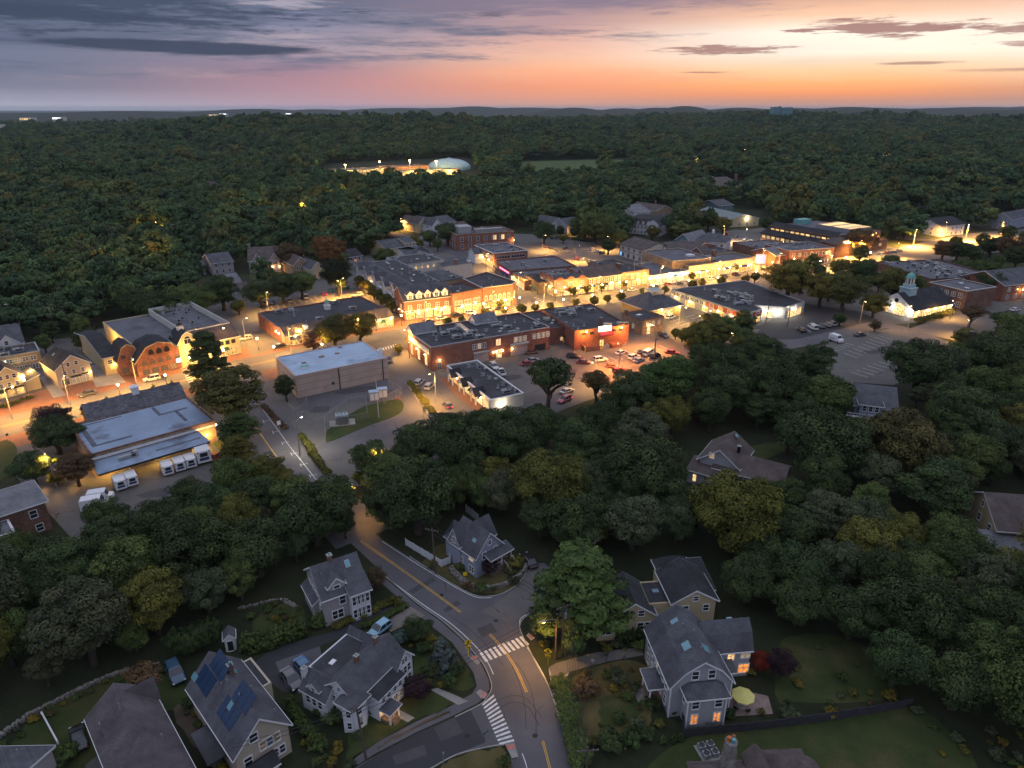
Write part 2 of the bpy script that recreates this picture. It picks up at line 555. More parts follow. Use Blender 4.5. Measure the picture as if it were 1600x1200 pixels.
# ------------------------------------------------------------------ ground sheets
def sheet(name,pix,z,mat,parent=None,kind='structure',world=False):
    q = [p if world else G(*p) for p in pix]
    if mat in (GRASS,DRYG,SOIL,FIELD):              # grown edges wander
        g = random.Random(len(name) + len(q))
        k = .25 if mat is not FIELD else 2
        q = smooth(q + [q[0]],5)[:-1]
        q = [(x + g.uniform(-k,k),y + g.uniform(-k,k)) for x,y in q]
    pts = [(x,y,z) for x,y in q]
    o = link(name,(lambda mb: mb.mesh(name))(MB().add(pts,[tuple(range(len(pts)))])),parent,mat)
    me = o.data
    if me.polygons[0].normal.z < 0:
        me.flip_normals()
    if parent is None:
        o['kind'] = kind
    return o
def slab(name,pix,z,mat):
    """a raised kerbed sheet"""
    pts = [G(*p) for p in pix]
    ar = sum(pts[i][0] * pts[(i + 1) % len(pts)][1] - pts[(i + 1) % len(pts)][0] * pts[i][1] for i in range(len(pts)))
    if ar < 0:
        pts = pts[::-1]
    o = MB().prism(pts,0.0,z,False).obj(name,mat)
    o['kind'] = 'structure'
    return o
def smooth(pts,n=5):
    """Catmull-Rom through points"""
    out = []
    P = [pts[0]] + list(pts) + [pts[-1]]
    for i in range(1,len(P) - 2):
        for k in range(n):
            t = k / n
            out.append(tuple(.5 * (2 * P[i][j] + (P[i + 1][j] - P[i - 1][j]) * t + (2 * P[i - 1][j] - 5 * P[i][j] + 4 * P[i + 1][j] - P[i + 2][j]) * t * t
        + (3 * P[i][j] - P[i - 1][j] - 3 * P[i + 1][j] + P[i + 2][j]) * t ** 3) for j in range(len(pts[0]))))
    out.append(tuple(pts[-1]))
    return out
def line(name,pix,w,z,mat,parent=None,world=False,sm=True):
    pts = [tuple(p) if world else G(*p) for p in pix]
    if sm and len(pts) > 2:
        pts = smooth(pts)
    vs,fs = [],[]
    for i,p in enumerate(pts):
        a,b = pts[max(i - 1,0)],pts[min(i + 1,len(pts) - 1)]
        d = math.hypot(b[0] - a[0],b[1] - a[1]) or 1
        nx,ny = -(b[1] - a[1]) / d,(b[0] - a[0]) / d
        vs += [(p[0] + nx * w / 2,p[1] + ny * w / 2,z),(p[0] - nx * w / 2,p[1] - ny * w / 2,z)]
        if i:
            k = 2 * i
            fs.append((k - 2,k - 1,k + 1,k))
    o = MB().add(vs,fs).obj(name,mat,parent)
    if parent is None:
        o['kind'] = 'structure'
    return o
def Mground(name,stops,scale,rough=.9,fine=2.5,bumpd=.05,cracks=False):
    m_,t,b = newmat(name)
    vec = coords(t,'World')
    n1,n2 = tnoise(t,vec,scale,6,.62),tnoise(t,vec,fine,3,.6)
    f = n1 * .7 + n2 * .3
    cc = ramp(t,f.step(.25,.75),stops)
    if cracks:
        vo = t.nodes.new('ShaderNodeTexVoronoi')
        vo.feature = 'DISTANCE_TO_EDGE'
        vo.inputs['Scale'].default_value = .16
        wv = t.nodes.new('ShaderNodeVectorMath')
        wv.operation = 'MULTIPLY_ADD'
        nn = t.nodes.new('ShaderNodeTexNoise')
        nn.inputs['Scale'].default_value = .35
        nn.inputs['Detail'].default_value = 5
        t.links.new(vec,nn.inputs['Vector'])
        t.links.new(nn.outputs['Color'],wv.inputs[0])
        wv.inputs[1].default_value = (5,5,0)
        t.links.new(vec,wv.inputs[2])
        t.links.new(wv.outputs[0],vo.inputs['Vector'])
        ck = V(t,vo.outputs[0]).step(.006,.016)
        gate = tnoise(t,vec,.07,2).step(.5,.62)
        cc = mix(t,(ck.m('MULTIPLY',-1.0) + 1.0) * gate * .75,cc,(.015,.015,.017))
    t.links.new(cc,b.inputs['Base Color'])
    b.inputs['Roughness'].default_value = rough
    b.inputs['Specular IOR Level'].default_value = .25
    bump(t,b,n2,bumpd,.5)
    return m_
ASPH = Mground('asphalt',[(0,(.084,.081,.09)),(.4,(.10,.097,.107)),(.7,(.118,.114,.124)),(1,(.14,.135,.144))],.12,.85,6.0,.01,True)
ASPHD = Mground('fresh asphalt',[(0,(.036,.036,.041)),(1,(.056,.055,.061))],.1,.85,6.0,.01)
LOT = Mground('old parking asphalt',[(0,(.09,.085,.083)),(.5,(.125,.118,.113)),(1,(.165,.155,.145))],.07,.9,4.0,.01,True)
WALK = Mground('concrete pavement',[(0,(.21,.2,.19)),(1,(.33,.315,.3))],.4,.9,3.0,.01)
BRWALK = Mground('brick pavement',[(0,(.16,.075,.05)),(1,(.26,.13,.09))],.8,.9,5.0,.02)
GRASS = Mground('lawn grass',[(0,(.022,.034,.010)),(.35,(.034,.052,.014)),(.6,(.05,.06,.018)),(.8,(.075,.068,.028)),(1,(.11,.085,.045))],.16,.95,5.0,.12)
DRYG = Mground('dry grass',[(0,(.06,.055,.02)),(1,(.12,.10,.04))],.3,.95,5.0,.08)
SOIL = Mground('bare soil',[(0,(.06,.045,.032)),(1,(.13,.10,.075))],.3,.95,4.0,.08)
GRAVEL = Mground('gravel drive',[(0,(.14,.125,.11)),(1,(.24,.215,.19))],.25,.95,7.0,.03)
FIELD = Mground('playing field',[(0,(.045,.085,.025)),(1,(.085,.12,.035))],.02,.95,.6,.1)
UNDER = Mground('woodland floor',[(0,(.014,.020,.009)),(.5,(.024,.03,.013)),(1,(.04,.042,.02))],.08,.95,1.2,.3)
PAINTW = M('white road paint',(.62,.62,.62),.6,.2,1.5,9.0,kind='World')
PAINTO = M('worn white road paint',(.48,.48,.48),.7,.35,1.5,9.0,kind='World')
PAINTY = M('yellow road paint',(.55,.33,.05),.6,.2,1.5,9.0,kind='World')
# ------------------------------------------------------------------ crowns: leaf-sized faces gathered in clumps
def crown_mesh(name,seed,kind='round',R=5.0,H=11.0,n_clump=70,n_leaf=90,leaf=.42):
    g = np.random.default_rng(seed)
    C,rad = [],[]
    if kind in ('round','tall','bush','open'):
        z0 = {'round': .07,'tall': .07,'bush': .0,'open': .45}[kind]
        zc = (z0 + 1) / 2 * H
        hz = (1 - z0) / 2 * H * .92
        lob = [(g.uniform(0,6.28),g.uniform(-.4,.9),g.uniform(.12,.34)) for _ in range(7)]
        for i in range(n_clump):
            th,w = g.uniform(0,6.283),g.uniform(-.85,1)
            s = math.sqrt(max(0,1 - w * w))
            rr = g.uniform(.62,.9) if i % 4 else g.uniform(.25,.6)
            for (lt,lw,la) in lob:
                dd = (math.cos(th - lt) * s * math.sqrt(1 - lw * lw) + w * lw)
                rr += la * max(0,dd - .72) * 1.9
            rr -= .16 * max(0,math.sin(3 * th + seed) * s)
            taper = 1.0 if w > -.2 else .82
            C.append((R * .86 * rr * s * taper * math.cos(th),R * .86 * rr * s * taper * math.sin(th),zc + hz * .9 * rr * w))
            rad.append(R * g.uniform(.15,.27))
    elif kind in ('spruce','column'):
        for i in range(n_clump):
            t = (i + g.uniform(0,1)) / n_clump
            t = 1 - (1 - t) ** .62
            prof = (1 - t) ** (.9 if kind == 'spruce' else .45) * (1.0 if t > .06 or kind == 'spruce' else .8)
            th = g.uniform(0,6.283)
            lay = 1 + .18 * math.sin(t * 46) if kind == 'spruce' else 1
            r = R * prof * g.uniform(.45,.86) * lay
            C.append((r * math.cos(th),r * math.sin(th),H * (.03 + .95 * t)))
            rad.append(max(R * .09,R * prof * .28))
    elif kind == 'pine':
        for i in range(n_clump):
            lay = g.integers(0,9)
            t = .22 + lay / 9 * .76
            prof = (1 - t) ** .5 * 1.25 * g.uniform(.7,1.1)
            th = g.uniform(0,6.283)
            r = R * prof * math.sqrt(g.uniform(.12,1)) * .9
            C.append((r * math.cos(th),r * math.sin(th),H * t + g.normal(0,.22) - .05 * r))
            rad.append(R * g.uniform(.13,.22))
    C,rad = np.array(C),np.array(rad)
    n = len(C)
    ci = np.repeat(np.arange(n),n_leaf)
    N = len(ci)
    d = g.normal(size=(N,3))
    d[:,2] = np.abs(d[:,2]) * .95 - .28
    d /= np.linalg.norm(d,axis=1)[:,None] + 1e-9
    flat = {'pine': .38,'spruce': .6,'column': 1.0}.get(kind,.78)
    P = C[ci] + d * (rad[ci] * g.uniform(.72,1.12,N))[:,None] * np.array([1,1,flat])
    up = P - np.array([0,0,H * .35])
    up /= np.linalg.norm(up,axis=1)[:,None] + 1e-9
    nn = d + up * .5 + g.normal(size=(N,3)) * .36
    nn /= np.linalg.norm(nn,axis=1)[:,None] + 1e-9
    a = np.cross(nn,g.normal(size=(N,3)))
    a /= np.linalg.norm(a,axis=1)[:,None] + 1e-9
    b = np.cross(nn,a)
    sz = leaf * g.uniform(.6,1.25,N)[:,None] * .5
    asp = 1.5 if kind in ('pine','spruce') else 1.15
    q = np.stack([P - a * sz * asp,P - b * sz * .8,P + a * sz * asp,P + b * sz * .8],1)      # diamond leaf
    V_ = q.reshape(-1,3) * np.array([1 / R,1 / R,1 / H])
    me = bpy.data.meshes.new(name)
    me.vertices.add(4 * N)
    me.vertices.foreach_set('co',V_.astype(np.float32).ravel())
    me.loops.add(4 * N)
    me.loops.foreach_set('vertex_index',np.arange(4 * N,dtype=np.int32))
    me.polygons.add(N)
    me.polygons.foreach_set('loop_start',np.arange(0,4 * N,4,dtype=np.int32))
    me.update(calc_edges=True)
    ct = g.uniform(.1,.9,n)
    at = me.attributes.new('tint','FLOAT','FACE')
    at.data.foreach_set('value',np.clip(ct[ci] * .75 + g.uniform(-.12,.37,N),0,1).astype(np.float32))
    return me
def trunk_mesh(name,seed,kind='round'):
    g = random.Random(seed)
    mb = MB()
    top = {'round': .55,'tall': .6,'open': .75,'bush': .3,'spruce': .93,'column': .8,'pine': .95}[kind]
    r0 = .085 if kind != 'bush' else .05
    pts = [(0,0,0)] + [(g.uniform(-.04,.04),g.uniform(-.04,.04),top * k / 4) for k in range(1,5)]
    mb.tube(pts,[r0 * 1.25,r0,r0 * .85,r0 * .6,r0 * .25],7)
    nl = 6 if kind in ('round','tall','open') else 3
    for k in range(nl):
        t = g.uniform(.35,.8) if kind != 'open' else g.uniform(.4,.75)
        th = 6.283 * k / nl + g.uniform(-.4,.4)
        z = top * t
        e = (.62 * math.cos(th),.62 * math.sin(th),z + g.uniform(.12,.28))
        m_ = (.28 * math.cos(th + .15),.28 * math.sin(th + .15),z + .09)
        mb.tube([(0,0,z - .02),m_,e],[r0 * .5,r0 * .34,r0 * .1],5)
    return mb.mesh(name,True)
KINDS = {}
for key,kind,seeds,R,H,nc,nl,lf in (
        ('round','round',range(1,8),6.5,13.0,104,170,.35),
        ('tall','tall',range(11,14),5.4,16.0,108,160,.35),
        ('open','open',range(21,23),6.0,13.0,66,90,.46),
        ('bush','bush',range(31,34),1.6,2.0,34,60,.22),
        ('spruce','spruce',range(41,43),3.2,11.0,110,46,.44),
        ('pine','pine',range(51,53),6.0,17.0,170,120,.40),
        ('column','column',range(61,63),1.0,4.0,60,50,.22)):
    KINDS[key] = [(crown_mesh('crown',s,kind,R,H,nc,nl,lf),trunk_mesh('trunk',s,kind)) for s in seeds]
    for cm,tm in KINDS[key]:
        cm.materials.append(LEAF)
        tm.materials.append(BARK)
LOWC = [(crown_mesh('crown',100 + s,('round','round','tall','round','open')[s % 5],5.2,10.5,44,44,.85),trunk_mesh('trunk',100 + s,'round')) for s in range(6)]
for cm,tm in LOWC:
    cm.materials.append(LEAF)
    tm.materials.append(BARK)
TREES = []          # (x, y, r) of every tree set, for spacing
GREENS = {'dark': (.043,.068,.028),'mid': (.068,.098,.034),'olive': (.105,.105,.028),'yellow': (.16,.135,.03),'rust': (.15,.078,.034),'plum': (.032,.018,.026),
        'blue': (.075,.108,.112),'grey': (.066,.082,.05),'bright': (.08,.138,.045),'brown': (.10,.070,.042),'red': (.16,.026,.014),'teal': (.048,.078,.042)}
def tree(name,label,kind,x,y,r,h,tint='dark',group=None,cat='tree',low=False,z=0.0,rnd=R_):
    cm,tm = rnd.choice(LOWC if low else KINDS[kind])
    e = thing(name,label,cat,(x,y,z),rnd.uniform(0,6.28),group)
    e.scale = (r,r * rnd.uniform(.9,1.1),h)
    k = GREENS[tint] if isinstance(tint,str) else tint
    j = rnd.uniform(.85,1.2)
    cr = link('crown',cm,e)
    cr.color = (k[0] * j * rnd.uniform(.92,1.1),k[1] * j,k[2] * j,1)
    if kind != 'bush' or r > 1.6:
        link('trunk',tm,e)
    TREES.append((x,y,r))
    return e
def treepx(name,label,kind,px,py,rpx,tint='dark',group=None,hr=None,cat='tree',low=False):
    """a tree whose crown is seen centred on photo point (px, py) with half width rpx"""
    hr = hr or {'round': 2.1,'tall': 3.0,'open': 2.2,'bush': 1.25,'spruce': 3.4,'pine': 2.6,'column': 4.0}[kind]
    zc = 6.0
    for _ in range(6):
        x,y = G(px,py,zc)
        dep = y * CT + (CAMZ - zc) * ST
        r = rpx * dep / FPX
        zc = r * hr * (.56 if kind in ('round','tall','pine') else .5 if kind in ('bush',) else .7 if kind == 'open' else .42)
    return tree(name,label,kind,x,y,r,r * hr,tint,group,cat,low)
# ------------------------------------------------------------------ cars
def loft(secs,mb,close=True):
    """secs: rings of equal length"""
    n = len(secs[0])
    vs = [p for s in secs for p in s]
    fs = [(i * n + k,i * n + (k + 1) % n,(i + 1) * n + (k + 1) % n,(i + 1) * n + k) for i in range(len(secs) - 1) for k in range(n)]
    fs += [tuple(range(n))[::-1],tuple((len(secs) - 1) * n + k for k in range(n))]
    return mb.add(vs,fs)
def ring(x,w,z0,z1,c=.14):
    """rounded car section across y at station x"""
    return [(x,-w + c * .5,z0),(x,w - c * .5,z0),(x,w,z0 + c),(x,w,z1 - c * 1.3),(x,w - c,z1),(x,-w + c,z1),(x,-w,z1 - c * 1.3),(x,-w,z0 + c)]
WHEELM = MB().lathe([(.16,-.11),(.32,-.11),(.345,-.06),(.345,.06),(.32,.11),(.16,.11)],n=12).mesh('wheel')
HUBM = MB().lathe([(.0,.100),(.2,.115),(.12,.125),(.02,.125)],n=10).mesh('rim')
CARPROTO = {}
def make_car(kind):
    e = bpy.data.objects.new('parked_car',None)
    e['label'] = 'x'
    body,glass,roof = MB(),MB(),MB()
    spec = {'sedan': (2.35,.91,.80,[(-1.75,.66),(-1.05,1.40),(.25,1.42),(1.15,.78)],.92),
        'suv': (2.35,.95,1.0,[(-2.2,.98),(-1.95,1.70),(.25,1.72),(1.05,.98)],1.08),
        'hatch': (2.0,.88,.86,[(-1.85,.86),(-1.45,1.46),(.2,1.5),(1.05,.84)],.95),
        'pickup': (2.75,.98,1.02,[(-.55,.98),(-.45,1.75),(.75,1.78),(1.4,.98)],1.12),
        'van': (2.5,.97,1.05,[(-2.42,1.0),(-2.38,1.98),(1.0,2.0),(1.85,1.05)],1.15)}[kind]
    L,w,belt,gh,hood = spec
    loft([ring(-L,w * .86,.42,belt * .82),ring(-L + .12,w * .95,.32,belt * .97),ring(-L + .5,w,.26,belt),ring(-.3,w,.26,belt),ring(1.1,w,.26,belt * .97),
        ring(L - .5,w * .98,.28,belt * .88),ring(L - .12,w * .92,.34,belt * .76),ring(L,w * .82,.42,belt * .64)],body)
    secs = []
    top = max(z for _,z in gh)
    for x,z in gh:
        wt = w * (.93 - .17 * (z - belt * .8) / (top - belt * .8)) if z > belt * 1.05 else w * .9
        secs.append((x,wt,z))
    # greenhouse: base ring at belt, top ring
    (xa,_),(xb,zb),(xc,zc),(xd,_) = gh
    wb,wt = w * .93,w * .76
    zb0 = belt - .02
    v = [(xa,-wb,zb0),(xd,-wb,zb0),(xd,wb,zb0),(xa,wb,zb0),(xb,-wt,zb - .06),(xc,-wt,zc - .06),(xc,wt,zc - .06),(xb,wt,zb - .06)]
    glass.add(v,[(0,1,5,4),(1,2,6,5),(2,3,7,6),(3,0,4,7),(4,5,6,7)])
    rv = [(xb - .06,-wt - .03,zb - .07),(xc + .1,-wt - .03,zc - .08),(xc + .1,wt + .03,zc - .08),(xb - .06,wt + .03,zb - .07),
        (xb + .12,-wt + .12,zb),(xc - .1,-wt + .12,zc),(xc - .1,wt - .12,zc),(xb + .12,wt - .12,zb)]
    body.add(rv,[(0,1,5,4),(1,2,6,5),(2,3,7,6),(3,0,4,7),(4,5,6,7)])
    for s in (-1,1):
        for (p,q) in (((xa,s * wb,zb0),(xb,s * wt,zb - .06)),((xd,s * wb,zb0),(xc,s * wt,zc - .06)),(((xa + xd) / 2 - .1,s * wb,zb0),((xb + xc) / 2 - .1,s * wt,(zb + zc) / 2 - .06))):
            body.beam(p,q,.07)
    if kind == 'pickup':
        body.box(-L + .3,-w * .95,belt - .02,-.75,-w * .85,belt + .12)
        body.box(-L + .3,w * .85,belt - .02,-.75,w * .95,belt + .12)
        glass.box(-L + .35,-w * .84,belt - .02,-.75,w * .84,belt + .015)
    if kind == 'van':
        body.box(-2.3,-w * .9,1.28,.35,w * .9,1.86)
    bo = body.obj('body',CARP,e)
    glass.obj('window',GLASS,e)
    for sx in (-1,1):
        for sy in (-1,1):
            wo_ = link('wheel',WHEELM,e,RUBBER)
            wo_.location = (sx * L * .62,sy * (w - .06),.345)
            wo_.rotation_euler = (math.pi / 2 * (-sy),0,0)
            h_ = link('rim',HUBM,wo_,GREYM)
            h_.location = (0,0,.0)
    for sy in (-1,1):
        m1 = MB().box(L - .13,sy * w * .78 - .16,belt * .62,L + .015,sy * w * .78 + .12,belt * .74)
        m1.obj('headlight',HEADL,e)
        MB().box(-L - .015,sy * w * .78 - .14,belt * .66,-L + .13,sy * w * .78 + .12,belt * .82).obj('tail_light',TAILO,e)
    return e
def car(kind,label,col,px,py,ang=None,to=None,cat='car',group=None,world=None):
    """ang in degrees on the ground (0 = +X), or `to`: a photo point the nose points at"""
    x,y = world or G(px,py,.5)
    if to is not None:
        tx,ty = G(*to,.5)
        a = math.atan2(ty - y,tx - x)
    else:
        a = math.radians(ang)
    if kind not in CARPROTO:
        CARPROTO[kind] = make_car(kind)
    p = CARPROTO[kind]
    nm = {'sedan': 'parked_car','suv': 'parked_suv','hatch': 'parked_car','pickup': 'pickup_truck','van': 'parked_van'}[kind]
    if p.get('used'):
        r = dup(p,(x,y,.06),a,label,group)
    else:
        COL.objects.link(p)
        p['used'] = 1
        r = p
        r.location = (x,y,.06)
        r.rotation_euler = (0,0,a)
        r['label'] = label
        if group:
            r['group'] = group
    r.name = nm
    r['category'] = cat
    for ch in r.children:
        ch.color = (*col,1)
    return r
# ------------------------------------------------------------------ lamps and poles
LK = 1.4
def lamp_light(parent,loc,power,col,name='light',rad=.25,spot=None):
    L = bpy.data.lights.new(name,'SPOT' if spot else 'POINT')
    L.energy = power * LK
    L.color = col
    L.shadow_soft_size = rad
    if spot:
        L.spot_size = math.radians(spot)
        L.spot_blend = 1.0
    o = bpy.data.objects.new(name,L)
    COL.objects.link(o)
    o.parent = parent
    o.location = loc
    return o
LPW = 5500
SOD = (1.0,.48,.10)
WRM = (1.0,.53,.12)
WHT = (1.0,.86,.62)
def post_lamp(label,px,py,power=900,col=WRM,h=4.2,group='lantern posts along the shopping street',world=None):
    x,y = world or G(px,py)
    e = thing('street_lamp',label,'street lamp',(x,y,.02),0,group)
    MB().lathe([(.16,0),(.16,.35),(.07,.5),(.055,h - .55),(.11,h - .5)],n=8).obj('pole',BLACKM,e)
    MB().lathe([(.13,h - .5),(.25,h - .32),(.25,h - .02),(.14,h + .14)],n=8).obj('lantern',BULB,e)
    MB().lathe([(.30,h + .1),(.12,h + .34),(.02,h + .44)],n=8).obj('cap',BLACKM,e)
    lamp_light(e,(0,0,h + .75),power,col)
    return e
def arm_lamp(label,px,py,to=None,power=2500,col=SOD,h=8.5,arm=2.0,group='arm lamps beside roads and car parks',wood=False,white=False,world=None,double=False,spot=158):
    x,y = world or G(px,py)
    a = 0
    if to:
        tx,ty = G(*to)
        a = math.atan2(ty - y,tx - x)
    e = thing('street_lamp',label,'street lamp',(x,y,.02),a,group)
    MB().tube([(0,0,0),(0,0,h)],[.13,.08] if not wood else [.17,.12],8).obj('pole',POLEW if wood else GREYM,e)
    for s in ((1,-1) if double else (1,)):
        MB().tube([(0,0,h - .3),(s * arm * .5,0,h + .15),(s * arm,0,h + .2)],.045,6).obj('arm',GREYM,e)
        hd = MB().box(s * arm - .15 if s > 0 else -arm - .55,-.17,h + .1,s * arm + .55 if s > 0 else -arm + .15,.17,h + .26).obj('lamp_head',GREYM,e)
        MB().box(s * arm - .05 if s > 0 else -arm - .45,-.14,h + .03,s * arm + .45 if s > 0 else -arm + .05,.14,h + .095).obj('bulb',BULBW if white else BULB,hd)
        lamp_light(e,(s * (arm + .2),0,h - .15),power * (7 if spot else 3.2),WHT if white else col,spot=spot)
    return e
def utility_pole(label,px,py,h=11.0,a=0.0,arms=1,transformer=False,lean=0.0,world=None):
    x,y = world or G(px,py)
    e = thing('utility_pole',label,'utility pole',(x,y,0),a,'wooden utility poles carrying wires')
    MB().tube([(0,0,0),(lean * .5,0,h * .5),(lean,0,h)],[.17,.15,.11],8).obj('pole',POLEW,e)
    for k in range(arms):
        z = h - .5 - k * .9
        ca = MB().box(lean - 1.25,-.16,z,lean + 1.25,-.05 + .01,z + .13).obj('crossarm',POLEW,e)
        for sx in (-1.15,-.6,.6,1.15):
            MB().lathe([(.05,z + .13),(.06,z + .2),(.03,z + .27)],lean + sx,-.1,6).obj('insulator',GREYM,ca)
    if transformer:
        MB().lathe([(.24,h - 2.7),(.26,h - 2.6),(.26,h - 1.8),(.2,h - 1.72)],lean + .4,.1,10).obj('transformer',UNITM,e)
    return Vector((x,y,h))
def wires(label,ends,sag=.6,n=3,spread=.9,group='overhead wires between the poles'):
    mb = MB()
    for k in range(n):
        off = (k - (n - 1) / 2) * spread
        for p,q in zip(ends[:-1],ends[1:]):
            d = Vector((q.x - p.x,q.y - p.y,0)).normalized()
            s = Vector((-d.y,d.x,0)) * off
            pts = []
            for i in range(9):
                t = i / 8
                c0 = p.lerp(q,t) + s
                c0.z -= .35 + 4 * sag * t * (1 - t) + .02 * k
                pts.append(c0)
            mb.tube(pts,.034,4,False)
    return tag(mb.obj('power_line',BLACKM),label,'power line',group)
# ------------------------------------------------------------------ windows (shared meshes)
WIN = {}
def win_meshes(w,h,style):
    k = (round(w,2),round(h,2),style)
    if k in WIN:
        return WIN[k]
    fr,pa = MB(),MB()
    t = .12 if style != 'shop' else .1
    if style in ('bare',):
        t = .05
    pa.add([(-w / 2,-.025,0),(w / 2,-.025,0),(w / 2,-.025,h),(-w / 2,-.025,h)],[(0,1,2,3)])
    y0,y1 = -.085,.02
    fr.box(-w / 2 - t,y0,-t,-w / 2,y1,h + t)
    fr.box(w / 2,y0,-t,w / 2 + t,y1,h + t)
    fr.box(-w / 2,y0,h,w / 2,y1,h + t)
    fr.box(-w / 2,y0 - .05,-t,w / 2,y1,0)
    if style == 'dh':
        fr.box(-w / 2,y0 + .02,h / 2 - .035,w / 2,y1,h / 2 + .035)
    elif style == 'dh2':
        fr.box(-.06,y0,0,.06,y1,h)
        fr.box(-w / 2,y0 + .02,h / 2 - .035,-.06,y1,h / 2 + .035)
        fr.box(.06,y0 + .02,h / 2 - .035,w / 2,y1,h / 2 + .035)
    elif style == 'grid':
        nx = max(2,round(w / .8))
        for i in range(1,nx):
            x = -w / 2 + w * i / nx
            fr.box(x - .03,y0 + .02,0,x + .03,y1,h)
        nz = max(2,round(h / .9))
        for i in range(1,nz):
            fr.box(-w / 2,y0 + .03,h * i / nz - .025,w / 2,y1,h * i / nz + .025)
    elif style == 'shop':
        nx = max(2,round(w / 1.6))
        for i in range(1,nx):
            x = -w / 2 + w * i / nx
            fr.box(x - .04,y0 + .02,0,x + .04,y1,h)
        fr.box(-w / 2,y0 + .03,h * .74,w / 2,y1,h * .74 + .06)
    elif style == 'arch':
        fr.box(-.03,y0 + .02,0,.03,y1,h)
        pts = [(w / 2 * math.cos(math.pi * i / 8),h + w / 2 * math.sin(math.pi * i / 8)) for i in range(9)]
        pa.add([(x,-.025,z) for x,z in pts],[tuple(range(9))])
        for i in range(8):
            fr.beam((pts[i][0],-.05,pts[i][1]),(pts[i + 1][0],-.05,pts[i + 1][1]),t,.1)
    WIN[k] = (fr.mesh('window'),pa.mesh('pane'))
    return WIN[k]
PICK = {'house': [(.8,GLASS),(.2,GLASSB)],'dark': [(1,GLASS)],'dull': [(1,GLASSB)],'half': [(.5,GLASSB),(.2,LIT['soft']),(.3,LIT['dim'])],
        'office': [(.6,LIT['warm']),(.4,LIT['soft'])],'shopmix': [(.55,LIT['shop']),(.3,LIT['shopw']),(.15,LIT['warm'])],'few': [(.72,GLASSB),(.1,LIT['soft']),(.18,LIT['dim'])]}
WR = random.Random(5)
def pane_mat(p):
    if not isinstance(p,str):
        return p
    if p in LIT:
        return LIT[p]
    r,a = WR.random(),0
    for w,m_ in PICK[p]:
        a += w
        if r <= a:
            return m_
    return PICK[p][-1][1]
PANES = {}
